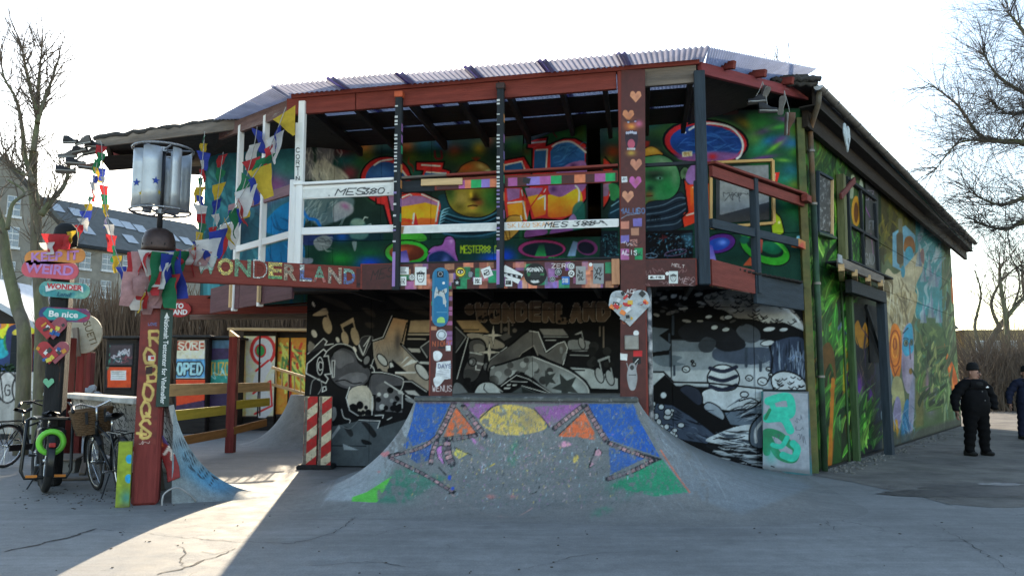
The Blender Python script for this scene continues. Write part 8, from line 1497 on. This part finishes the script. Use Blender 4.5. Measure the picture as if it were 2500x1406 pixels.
# ------------------------------------------------------------- sheds with graffiti,board wall
c=Canvas(240,790,770,1060,(40,34,34))
c.poly([(255,830),(330,830),(330,905),(255,905)],(26,26,30)); c.poly([(268,842),(322,842),(322,890),(268,890)],(60,50,56)); [c.scribble(270+rs.uniform(0,30),850+rs.uniform(0,25),24,14,rs.choice([(170,170,176),(120,60,70),(40,90,90)]),2,8,i) for i in range(9)]; c.poly([(262,896),(320,896),(320,945),(262,945)],(196,70,24)); c.poly([(270,904),(308,904),(308,928),(270,928)],(190,190,186)); [c.line([(273,908+i*5),(304,908+i*5)],1,(110,110,110)) for i in range(4)]; [c.scribble(256+rs.uniform(0,8),830+rs.uniform(0,80),8,14,(60,130,110),1.5,6,i) for i in range(8)]
c.poly([(425,828),(505,828),(505,930),(425,930)],(190,180,160)); c.poly([(432,832),(498,832),(498,855),(432,855)],(150,60,34)); c.text('SORE',436,853,18,12,(206,190,170),4,jit=.1); c.poly([(430,856),(500,856),(500,874),(430,874)],(200,196,170),.9); c.poly([(430,876),(500,876),(500,922),(430,922)],(84,140,176)); [c.text(ch,434+i*16,913,26,10,(16,18,22),11) for i,ch in enumerate('OPED')]; [c.text(ch,434+i*16,913,26,10,(150,190,200),6) for i,ch in enumerate('OPED')]; c.poly([(425,926),(505,926),(505,1000),(425,1000)],(206,64,24)); c.poly([(430,990),(505,975),(505,1010),(430,1010)],(60,40,70)); c.poly([(425,826),(430,826),(430,1010),(425,1010)],(30,26,26)); c.poly([(500,826),(508,826),(508,1010),(500,1010)],(30,26,26))
c.poly([(508,826),(562,826),(562,1010),(508,1010)],(50,34,70)); c.poly([(508,826),(562,826),(562,850),(508,850)],(60,90,110)); c.poly([(510,880),(560,876),(560,935),(510,940)],(40,130,120)); c.text('TUZO',512,915,30,9,(190,150,60),3); c.scribble(512,895,45,30,(150,190,190),2,10,5)
c.poly([(562,818),(672,818),(672,1015),(562,1015)],(196,180,150)); c.poly([(562,818),(600,818),(600,1015),(562,1015)],(196,150,100)); c.ell(642,855,28,34,(200,196,190),ol=(176,40,40),olw=8); c.ell(636,856,12,15,(40,120,60),ol=(176,40,40),olw=4); c.line([(650,890),(630,940),(655,985),(640,1010)],26,(206,204,200),smooth=True); c.line([(625,905),(655,880)],5,(176,40,40)); c.line([(618,960),(660,930),(664,990),(622,1010)],5,(176,40,40)); c.poly([(632,822),(636,822),(636,1015),(632,1015)],(60,40,36))
c.poly([(672,822),(760,822),(760,1010),(672,1010)],(206,120,40)); [c.line([(680+rs.uniform(0,60),835+rs.uniform(0,110)),(690+rs.uniform(0,60),850+rs.uniform(0,110))],6,rs.choice([(170,50,30),(220,170,70),(60,110,60),(230,190,90)]),a=.8) for i in range(40)]; c.poly([(705,835),(712,835),(712,1000),(705,1000)],(150,50,30)); c.mottle(.2,8,5)
def shed(label,x0,x1,ytop,Y,parts,depth=1.6,name='storage_booth',cat='booth',k=1.5):
    a,b=P(x0,900,Y),P(x1,900,Y); zt=P(x0,ytop,Y).z; root=thing(name,label,cat,((a.x+b.x)/2,Y+depth/2,0)); q=MB(); q.box(((a.x+b.x)/2,Y+depth/2+.02,zt/2),(b.x-a.x,depth,zt),ch=.02); mk('shell',q,m_tar,root); q=MB(); q.box(((a.x+b.x)/2,Y+depth/2,zt+.03),(b.x-a.x+.2,depth+.25,.07),ch=.02); mk('roof',q,m_felt,root)
    for p0,p1,y0,y1 in parts: u,v=P(p0,900,Y),P(p1,900,Y); wall_panel('door' if y0 < 850 else 'panel',(u.x,Y),(v.x,Y),0,1,max(.05,P(p0,y1,Y).z),P(p0,y0,Y).z,c,k,m_print,root,sp=.02,proud=.006)
    return root
YB=22.5
shed('dark booth with a white notice on its orange lower panel',255,331,826,YB,[(264,324,838,893),(260,322,895,950)])
shed('booth with blue bubble letters and an orange red lower panel',427,506,824,YB,[(430,503,830,924),(430,503,926,1015)]); shed('narrow purple graffiti booth behind the red fence post',509,562,826,YB+.3,[(511,560,830,1015)])
sh_=shed('pale board wall with a large red and white tag behind the fence',590,672,806,24.0,[(592,631,820,1020),(634,671,820,1020)],.3, 'board_wall', 'wall',2.0); shed('orange painted board wall beside the ladder',674,756,809,24.2,[(676,704,824,1018),(708,755,824,1018)],.3, 'board_wall', 'wall',2.0)
tag(board('wall_capping',P(560,804,23.7),P(760,806,23.9),.5,.08,m_raw), 'tan capping plank along the top of the board walls', 'plank')
q=MB(); q.tube([P(562,870,17.3),P(545,870,17.3)],.05,6)
# round tabletop-like disc and red posts behind the signpost
dc=P(203,815,15.0); M=plane_frame(dc,(1,.1,0)); q=MB(); q.prism([(.34*math.cos(a),.37*math.sin(a)) for a in np.linspace(0,2*math.pi,36,endpoint=False)],M,.05); ds=tag(mk('round_disc',q,mat('cream_disc',(.42,.39,.31),var=.3,scale=5,col2=(.30,.27,.2))), 'cream round disc with brown tags mounted behind the signpost', 'disc'); text_mesh('SUETI',.19,M @ Matrix.Translation((.12,.02,.006)) @ Matrix.Rotation(-1.2,4, 'Z'),mat('brown_ink',(.10,.07,.03)),ds); board('disc_brace',P(190,870,14.9),P(184,800,14.9),.06,.1,m_grey,ds)
tag(board('disc_post',Vector((dc.x-.06,15.12,0)),Vector((dc.x-.06,15.12,dc.z)),.1,.14,m_mast,up=(1,0,0)), 'slim red post carrying the cream round disc', 'post')
for px,py,Y,lab in ((162,840,14.6, 'broad red post right behind the black signpost'),(215,875,19, 'short red post standing before the brush hedge'),(66,830,24, 'far red post by the painted house')): b_=P(px,900,Y); tag(board('red_post',Z(b_,0),Z(b_,P(px,py-15,Y).z),.2,.22,m_mast,up=(1,0,0)),lab, 'post')
tag(board('pale_timber',Z(P(142,900,12.3),.0),Z(P(142,860,12.3),P(142,860,12.3).z),.06,.12,m_raw,up=(1,0,0)), 'pale upright timber beside the black signpost', 'timber')
# pile of grey stones behind the bowl
rk=thing('rock_pile', 'pile of blue grey stones heaped behind the bowl', 'rocks',PZ(222,1000)); rs=random.Random(9); bme=bmesh.new(); bmesh.ops.create_icosphere(bme,subdivisions=1,radius=1); base_me=bpy.data.meshes.new('rock'); bme.to_mesh(base_me); bme.free(); m_rock=mat('blue_grey_stone',(.24,.27,.31),var=.4,scale=3,coords='World',rough=.8); base_me.materials.append(m_rock)
for v in base_me.vertices: v.co *= 1+rs.uniform(-.22,.22)
rc=Vector((P(222,930,17.5).x,17.5,0))
for i in range(70):
    a,r_=rs.uniform(0,6.28),rs.uniform(0,.8) ** .7*.75; o=bpy.data.objects.new('rock',base_me); COL.objects.link(o); o.parent=rk; o.location=rc+Vector((r_*math.cos(a),r_*math.sin(a)*.6,(1.32-r_*.55)*rs.uniform(.5,1)+.05))-rk.location; o.scale=[rs.uniform(.06,.13) for _ in range(3)]; o.rotation_euler=[rs.uniform(0,6) for _ in range(3)]
q=MB(); q.lathe([(.0,1.1),(.35,1.0),(.8,.5),(1.0,0)],18,rc); mk('rubble_core',q,m_rock,rk)
# ------------------------------------------------------------- low white graffiti wall and painted house at the far left
c=Canvas(-60,895,110,1000,(150,148,144)); [c.ell(x,y,rx,ry,(176,174,170),ol=(34,32,34),olw=4) for x,y,rx,ry in ((-20,945,30,40),(18,945,24,38),(52,950,22,36),(80,945,18,40))]; [c.line([(x,905),(x+8,980)],3,(34,32,34)) for x in (0,36,68)]; c.text('G',12,965,26,12,(34,32,34),3); c.scribble(60,950,26,20,(34,32,34),2,8,3); c.mottle(.15,8,2); a,b=P(-60,940,21),P(95,940,20.5); lw=thing('graffiti_wall', 'low white concrete wall with black bubble tags at the left edge', 'wall',(a.x,21,0))
wall_panel('wall_face',(a.x,a.y),(b.x,b.y),0,1,.12,1.72,c,1.2,m_print,lw,sp=.025); q=MB(); Mx=frame(Z(a,.85),Z(b,.85)); q.box((0,0,0),((b-a).length,.5,1.7)); mb_=MB(); mb_.add([Mx @ Vector(v)+Vector((.04,.28,0)) for v in q.v],q.f); mk('wall_core',mb_,m_conc,lw); q=MB(); q.box(Z((a+b)/2,.06)+Vector((0,-.05,0)),((b-a).length,.3,.12)); mk('wall_base',q,m_tyre,lw)
c=Canvas(-80,755,100,900,(30,50,90)); [c.fill([(x,y),(x+30,y-12),(x+38,y+24),(x+6,y+34)],rs.choice([(196,190,40),(40,120,60),(60,70,150),(30,140,150),(210,120,40)])) for x,y in [(rs.uniform(-70,70),rs.uniform(770,850)) for _ in range(26)]]; c.fill([(20,800),(60,795),(70,850),(40,880),(16,850)],(34,40,80)); c.ell(40,812,10,8,(190,170,60)); c.mottle(.2,8,3); a,b=P(-80,850,31),P(84,850,31); ph_=thing('painted_house', 'small house with colourful mural and pale roof at the left edge', 'building',(b.x,31,0)); wall_panel('mural_wall',(a.x,31),(b.x,31),0,1,.1,P(0,790,31).z,c,1.5,m_print,ph_,sp=.04); q=MB(); q.prism([(0,0),((b.x-a.x),0),((b.x-a.x),3.4),(-1,5.6)],plane_frame((a.x,31.05,0),(1,0,0)),5); mk('house_core',q,m_tar,ph_); q=MB(); q.prism([(-1.2,5.6),(b.x-a.x+.3,3.35),(b.x-a.x+.3,3.6),(-1.2,5.85)],plane_frame((a.x,30.7,0),(1,0,0)),6); mk('roof',q,mat('pale_roof',(.5,.52,.55)),ph_)
q=MB(); q.box(P(48,868,30.9),(.7,.06,1.6)); mk('door',q,m_blk,ph_)
def bush(label,p,r,h,mt,n=900,seed=1,name='conifer_bush'):
    rs=random.Random(seed); q=MB()
    for i in range(n):
        t=rs.random(); a=rs.uniform(0,6.28); rr=r*(1-t*.8)*(.5+.5*rs.random() ** .5); c_=Vector((p.x+rr*math.cos(a),p.y+rr*math.sin(a),t*h+.05)); d=Vector((math.cos(a)+rs.gauss(0,.5),math.sin(a)+rs.gauss(0,.5),rs.gauss(.2,.5))).normalized()*rs.uniform(.1,.22)*(r+.3); e=d.cross(Vector((rs.gauss(0,1),rs.gauss(0,1),rs.gauss(0,1)))).normalized()*d.length*.22; q.add([c_,c_+d*.5+e,c_+d,c_+d*.5-e],[(0,1,2,3)])
    root=thing(name,label, 'bush',p); mk('crown',q,mt,root); q=MB(); q.tube([p,p+Vector((0,0,h*.8))],[.06,.02],6); mk('trunk',q,m_bark,root)
m_con=mat('conifer_green',(.035,.065,.03),rough=.9,var=.5,scale=2,coords='World')
bush('small conifer in front of the painted house at the left edge',Z(P(8,900,26),0),.8,1.9,m_con); bush('dark evergreen bush beyond the person in black',PZ(2462,958),2.0,2.2,m_con,2200,2); bush('dark evergreen bush at the right edge of the lawn',PZ(2500,955),2.4,3.2,m_con,2200,3)
# ------------------------------------------------------------- apartment block
m_stone=mat('grey_brown_brick',(.27,.25,.21),rough=.9,var=.3,scale=1.2,bump=.4,bscale=14,coords='World',col2=(.20,.19,.165)); m_slater=mat('dark_slates',(.085,.09,.088),rough=.75,var=.3,scale=2,bump=.5,coords='World'); m_win=mat('window_glass',(.16,.20,.24),rough=.15,var=.3,spec=.8); m_wfr=mat('white_window_frame',(.62,.64,.64)); m_sky_l=mat('skylight_glass',(.30,.34,.38),rough=.4,spec=.3)
apt=thing('apartment_block', 'long grey brick apartment block with slate roof and skylights', 'building',(-28,55,0))
A0,A1=Vector((P(118,700,52).x,52)),Vector((P(560,700,64).x,64)); ad=(A1-A0).normalized(); an=Vector((ad.y,-ad.x)); ze,zr=P(179,598,53.6).z,P(240,508,60).z
q=MB(); bk = -an*10; q.add([Z(A0,0),Z(A1,0),Z(A1,ze),Z(A0,ze),Z(A0+bk,0),Z(A1+bk,0),Z(A1+bk,ze),Z(A0+bk,ze)],[(0,1,2,3),(1,5,6,2),(4,0,3,7),(5,4,7,6)]); mk('wall',q,m_stone,apt)
e0,e1,r0,r1=Z(A0+an*.3,ze),Z(A1+an*.3,ze),Z(A0-an*5,zr),Z(A1-an*5,zr); q=MB(); q.add([e0,e1,r1,r0,Z(A0-an*10.3,ze),Z(A1-an*10.3,ze)],[(0,1,2,3),(3,2,5,4),(1,5,2),(4,0,3)]); ar_=mk('roof',q,m_slater,apt); board('eaves_gutter',e0+Vector((0,0,-.1)),e1+Vector((0,0,-.1)),.2,.22,m_blk,ar_)
rn_=(e1-e0).cross(r0-e0).normalized()
def roofq(px,py,w,h):
    rv=ray(px,py); t=(e0-Vector((0,0,EYE))).dot(rn_)/rv.dot(rn_); p=Vector((0,0,EYE))+rv*t; u=(e1-e0).normalized(); v=(r0-e0).normalized(); o=rn_*(.06 if rn_.z > 0 else -.06); q=MB(); q.add([p-u*w-v*h+o,p+u*w-v*h+o,p+u*w+v*h+o,p-u*w+v*h+o],[(0,1,2,3)]); mk('skylight',q,m_sky_l,ar_)
for px,py in ((137,508),(186,520),(212,563),(283,545),(312,552),(343,560),(318,585),(420,580),(455,590)): roofq(px,py,.42,.6)
def winq(px,py,w,h,a=A0,b=A1,nn=an):
    p=PL(px,py,a+nn*.05,b+nn*.05); d=Vector((b-a).normalized()); M=plane_frame(p,(d.x,d.y,0)); q=MB(); q.prism([(-w/2,-h/2),(w/2,-h/2),(w/2,h/2),(-w/2,h/2)],M,.1); o=mk('window',q,m_wfr,apt)
    for i in range(2):
        for j in range(3): q=MB(); u,v=(-.5+i*.5+.045)*w,(-.5+j/3+.03)*h; q.prism([(u,v),(u+w*.41,v),(u+w*.41,v+h*.27),(u,v+h*.27)],M @ Matrix.Translation((0,0,.03)),.02); mk('pane',q,m_win,o)
    q=MB(); q.prism([(-w*.6,-h/2-.15),(w*.6,-h/2-.15),(w*.6,-h/2),(-w*.6,-h/2)],M @ Matrix.Translation((0,0,.1)),.15); mk('sill',q,m_wfr,o)
for px in (208,262,312,360): winq(px,635+(px-208)*.08,.75,1.15)
for px in (206,258,308): winq(px,700+(px-206)*.1,.75,1.15)
# nearer gable block
B0,B1=Vector((P(-160,700,44).x,44)),Vector((P(142,700,49).x,49)); bd=(B1-B0).normalized(); bnn=Vector((bd.y,-bd.x)); zq=P(140,560,49).z; zg=P(-20,390,46).z; q=MB(); bk = -bnn*9; Bm=B0.lerp(B1,.45); q.add([Z(B0,0),Z(B1,0),Z(B1,zq),Z(Bm,zg),Z(B0,zg-1),Z(B0+bk,0),Z(B1+bk,0),Z(B1+bk,zq),Z(Bm+bk,zg)],[(0,1,2,3,4),(1,6,7,2)]); mk('gable_wall',q,m_stone,apt); q=MB(); up_=Vector((0,0,.25)); q.add([Z(B1+bd*.5+bnn*.3,zq-.35),Z(Bm+bnn*.3,zg+.05),Z(Bm+bk,zg+.05),Z(B1+bd*.5+bk,zq-.35),Z(B1+bd*.5+bnn*.3,zq-.05),Z(Bm+bnn*.3,zg+.35),Z(Bm+bk,zg+.35),Z(B1+bd*.5+bk,zq-.05)],[(0,1,5,4),(4,5,6,7),(3,0,4,7)]); mk('gable_roof',q,m_slater,apt)
for px,py in ((34,503),(30,578),(20,662),(15,747),(80,748),(95,680)): winq(px,py,.72,1.2,B0,B1,bnn)
# ------------------------------------------------------------- right: lawn,bench,far house,lamp pole
q=MB(); lp=ragged([(PZ(2462,962).x,PZ(2462,962).y),(PZ(2560,966).x,PZ(2560,966).y),(60,75),(30,75)],.8,.2,6); q.add([(x,y,.012) for x,y in lp],[tuple(range(len(lp)))]); struct('lawn',q,mat('winter_grass',(.10,.13,.03),var=.5,scale=2,bump=.8,bscale=20,coords='World'))
fh=thing('ochre_house', 'low ochre house with dark roof beyond the trees at the right', 'building',(40,66,0)); a,b=P(2360,900,66),P(2700,900,66); zt=P(2400,805,66).z; q=MB(); q.box(((a.x+b.x)/2,70,zt/2),(b.x-a.x,8,zt)); mk('wall',q,mat('ochre_render',(.24,.17,.075),var=.3,coords='World'),fh); q=MB(); q.prism([(-5,0),(5,0),(0,4.2)],plane_frame((a.x-1,70,zt),(0,-1,0)),-(b.x-a.x+2)); mk('roof',q,m_slater,fh)
for px in (2395,2430,2470): p=P(px,850,65.95); q=MB(); q.box(p,(.9,.1,1.3)); o=mk('window',q,m_wfr,fh); q=MB(); q.box(p+Vector((0,-.06,0)),(.75,.05,1.1)); mk('pane',q,m_win,o)
bt=thing('picnic_bench', 'white slatted picnic bench beyond the end of the side wall', 'bench',PZ(2385,962))
pb=PZ(2385,962)
for i,(z,y) in enumerate(((1.25,.3),(1.0,.25),(.75,.2),(.5,-.2))): board('slat',Z(pb,z)+Vector((-.6,y,0)),Z(pb,z)+Vector((.55,y,0)),.05,.1,m_white,bt)
for x in (-.4,.4): board('leg',pb+Vector((x,-.3,0)),pb+Vector((x,.32,1.3)),.06,.08,m_white,bt)
q=MB(); p=PZ(2494,968); q.tube([p,p+Vector((0,0,3.6))],.05,8); tag(mk('lamp_pole',q,m_white), 'slim white pole on the lawn at the right edge', 'pole')
# distant tree line closing the horizon
q=MB(); rs=random.Random(14)
for i in range(2600):
    x=rs.uniform(-90,130);
    y=95+rs.uniform(-8,8); h=rs.uniform(3,9)*(1+.3*math.sin(x*.2)); a=rs.gauss(0,.12); q.tube([(x,y,0),(x+a*h*.5,y,h*.5),(x+a*h+rs.gauss(0,.4),y,h)],[.10,.07,.02],3,cap=False)
    for k in range(2): z=rs.uniform(.4,.8)*h; q.tube([(x+a*z,y,z),(x+a*z+rs.uniform(-1.5,1.5),y,z+rs.uniform(.6,2))],[.05,.02],3,cap=False)
tag(mk('far_wood',q,m_twigd,base=(20,95,0)), 'distant bare wood along the horizon', 'wood',kind='stuff')
q=MB()
for i in range(1500):
    Y=rs.uniform(36,47); x=(rs.uniform(2365,2560)-1250)/FPX*Y; h=rs.uniform(1.2,4.6); a,b=rs.gauss(0,.28),rs.gauss(0,.2); r_=rs.uniform(.012,.03); m_=Vector((x+a*h*.5,Y+b*h*.5,h*.55)); q.tube([(x,Y,0),m_,(x+a*h*1.3,Y+b*h,h)],[r_,r_*.7,r_*.3],3,cap=False)
    for k in range(3): q.tube([m_,m_+Vector((rs.gauss(0,.5),rs.gauss(0,.4),rs.uniform(.2,.9)))],[r_*.5,r_*.2],3,cap=False)
tag(mk('scrub',q,m_twig,base=(26,42,0)), 'tangle of bare brown scrub at the far end of the path', 'scrub',kind='stuff')
# rubble along the side wall,litter on the plaza
q=MB(); rs=random.Random(3)
for i in range(300):
    t=rs.random() ** 1.5*11+.2; off=abs(rs.gauss(.05,.22))+.05; p=Z(C0+sd*t+sn*off,0); r_=rs.uniform(.006,.03) ; q.box(p+Vector((0,0,r_*.5)),(r_*2,r_*1.4,r_*1.2),M=Matrix.Rotation(rs.uniform(0,6),3, 'Z'),ch=r_*.25)
tag(mk('wall_rubble',q,mat('pale_rubble',(.14,.135,.125),var=.5,scale=9,coords='World'),base=(C0.x,C0.y,0)), 'loose rubble lying along the foot of the side wall', 'rubble',kind='stuff')
q=MB()
for i in range(70): p=PZ(rs.uniform(30,2480),1150+250*rs.random() ** .8); r_=rs.uniform(.004,.013); q.box(p+Vector((0,0,.005)),(r_*2,r_*1.2,.006),M=Matrix.Rotation(rs.uniform(0,6),3, 'Z'))
for i in range(110): p=PZ(rs.gauss(240,110),rs.gauss(1212,16)); r_=rs.uniform(.004,.015); q.box(p+Vector((0,0,.004)),(r_*2,r_*1.2,.01),M=Matrix.Rotation(rs.uniform(0,6),3, 'Z'))
tag(mk('litter',q,mat('dead_leaves',(.055,.045,.035),var=.5),base=(0,9,0)), 'small dead leaves and grit scattered over the plaza', 'litter',kind='stuff')
# ================================================================ PEOPLE
def person(label,loc,yaw,cloth,Hs=1.0,fat=1.0,turn=0.0):
    root=thing('person',label, 'person',(0,0,0)); f=fat
    N = {'pel': ((0,0,.93),(.235*f,.19)), 'bel': ((0,-.03,1.13),(.285*f,.225)), 'che': ((0,0,1.34),(.27*f,.19)), 'upc': ((0,.01,1.47),(.17*f,.13)), 'nek': ((0,.0,1.545),(.085,.085)), 'jaw': ((.0,-.03,1.605),(.085,.092)), 'hed': ((0,-.02,1.69),(.098,.112)), 'top': ((0,-.005,1.77),(.062,.075))}
    E=[('pel', 'bel'),('bel', 'che'),('che', 'upc'),('upc', 'nek'),('nek', 'jaw'),('jaw', 'hed'),('hed', 'top')]
    for sgn,k in ((-1, 'l'),(1, 'r')):
        N['hip' + k]=((.13*sgn,0,.84),(.155*f,.16)); N['kne' + k]=((.165*sgn,-.02,.48),(.115,.12)); N['ank' + k]=((.185*sgn,.02,.12),(.10,.105)); N['toe' + k]=((.205*sgn,-.12,.055),(.05,.05)); N['sho' + k]=((.25*f*sgn,.01,1.42),(.115,.12)); N['elb' + k]=((.42*f*sgn,.03,1.16),(.105,.105))
        N['wri' + k]=((.455*f*sgn,-.05,.92),(.065,.065)) if sgn < 0 else ((.385*f,-.06,.96),(.075,.075)); N['hnd' + k]=((.455*f*sgn,-.065,.865),(.03,.04)) if sgn < 0 else ((.33*f,-.10,.93),(.05,.05))
        E += [('pel', 'hip' + k),('hip' + k, 'kne' + k),('kne' + k, 'ank' + k),('ank' + k, 'toe' + k),('upc', 'sho' + k),('sho' + k, 'elb' + k),('elb' + k, 'wri' + k),('wri' + k, 'hnd' + k)]
    nm=list(N); me=bpy.data.meshes.new('body'); me.from_pydata([N[n][0] for n in nm],[(nm.index(a),nm.index(b)) for a,b in E],[]); me.update(); t=bpy.data.objects.new('tmp',me); COL.objects.link(t); md=t.modifiers.new('skin', 'SKIN'); sv=me.skin_vertices[0].data
    for i,n in enumerate(nm): sv[i].radius=N[n][1]; sv[i].use_root=n == 'pel'
    ss=t.modifiers.new('sub', 'SUBSURF'); ss.levels=ss.render_levels=2; dg=bpy.context.evaluated_depsgraph_get(); bm_=bpy.data.meshes.new_from_object(t.evaluated_get(dg)); bpy.data.objects.remove(t)
    skin=(.36,.20,.15); at=bm_.color_attributes.new('Col', 'FLOAT_COLOR', 'POINT'); pants=tuple(x*.8 for x in cloth)
    for v in bm_.vertices:
        c_=skin if v.co.z > 1.555 or (v.co.x < -.38*f and v.co.z < .90) else (cloth if v.co.z > .86 else pants); at.data[v.index].color=(*c_,1)
        if .2 < v.co.z < 1.5: v.co += v.normal*.012*math.sin(v.co.z*46+v.co.x*19)*(1 if abs(v.co.x) < .5 else .5)
    _link('body',bm_,mat('person_surface',(1,1,1),attr='Col',rough=.85,var=.25,scale=9,bump=.3,spec=.08),root,M=Matrix.Identity(4),smooth=True)
    RT=Matrix.Rotation(turn,4, 'Z'); H=lambda x,y,z: RT @ Vector((x,y,z)); mc=mat('knit_black',(.006,.006,.007),rough=.95,var=.3,scale=30); ms=mat('face_skin',(.36,.20,.15),rough=.6)
    q=MB(); q.lathe([(.108,1.725),(.114,1.725),(.117,1.755),(.114,1.785),(.110,1.79),(.11,1.82),(.092,1.865),(.05,1.892),(.0,1.897)],20,(0,.0,0)); mk('beanie',q,mc,root,smooth=True)
    q=MB(); q.tube([Vector((.135*math.cos(a),.01+.125*math.sin(a),1.485+.045*math.sin(a))) for a in np.linspace(0,2*math.pi,22,endpoint=False)],.062,10,closed=True); mk('hood',q,mat('hood_' + label[:6],cloth,rough=.9,var=.3,scale=20),root,smooth=True)
    q=MB(); q.tube([H(0,-.125,1.675),H(0,-.155,1.64),H(0,-.145,1.625)],[.010,.019,.014],8); mk('nose',q,ms,root,smooth=True)
    for x in (-.034,.034): q=MB(); q.lathe([(0,.008),(.012,.004),(.014,0)],8,H(x*1.1,-.124,1.682),M=Matrix.Rotation(math.pi/2,3, 'X')); mk('eye',q,mat('eye_dark',(.02,.015,.012),rough=.3),root); q=MB(); q.tube([H(x*3.0,-.01,1.65),H(x*3.15,.0,1.68),H(x*3.0,.0,1.71)],.016,7); mk('ear',q,ms,root,smooth=True)
    q=MB(); q.tube([H(-.035,-.112,1.598),H(0,-.126,1.596),H(.035,-.112,1.598)],.009,6); mk('mouth',q,mat('lips',(.22,.08,.07)),root,smooth=True)
    q=MB(); h0=Vector((-.455*f,-.06,.875)); q.box(h0+Vector((0,0,-.035)),(.035,.075,.09),ch=.012)
    for i,(y,L) in enumerate(((-.03,.07),(-.01,.08),(.01,.075),(.03,.06))): b0_=h0+Vector((0,y,-.075)); q.tube([b0_,b0_+Vector((.006,0,-L*.5)),b0_+Vector((.03,-.004,-L))],[.010,.0095,.007],6)
    b0_=h0+Vector((.005,-.04,-.02)); q.tube([b0_,b0_+Vector((.012,-.022,-.03)),b0_+Vector((.02,-.022,-.06))],[.011,.010,.008],6); mk('hand',q,ms,root,smooth=True)
    for sg in (-1,1):
        G=[[Vector((.20*sg+w*math.cos(a),y,max(.0,.05+h*math.sin(a)))) for a in np.linspace(0,2*math.pi,13)] for y,w,h in ((.12,.02,.02),(.10,.055,.09),(.02,.06,.10),(-.08,.062,.055),(-.17,.055,.04),(-.205,.02,.015))]; q=MB(); q.grid(G); mk('boot',q,mat('boot_black',(.015,.014,.013),rough=.6),root,smooth=True)
    q=MB(); q.box((0,-.0,.885),(.56*f,.44,.07),ch=.03); hem=None
    for z in (1.30,1.12): q=MB(); q.lathe([(0,.006),(.012,.003)],8,(.01,-.205 if z > 1.2 else -.262,z),M=Matrix.Rotation(math.pi/2,3, 'X')); mk('button',q,mat('button_grey',(.15,.15,.15)),root)
    M=plane_frame((.13*f,-.205,1.385),(1,.25,0)); q=MB(); q.prism([(-.045,-.012),(.045,-.012),(.045,.002),(.03,.016),(.005,.026),(-.015,.010),(-.045,.0)],M,.004); mk('chest_logo',q,mat('logo_white',(.7,.7,.7)),root)
    root.location=loc; root.rotation_euler=(0,0,yaw); root.scale=(Hs,)*3; return root
person('person in black jacket, black trousers and black beanie standing by the side wall',PZ(2388,1112),R(12),(.006,.006,.007),1.0,1.08,.35)
person('person in dark navy jacket half cut off by the right edge',PZ(2516,1072),R(-10),(.014,.017,.035),1.0,1.0)
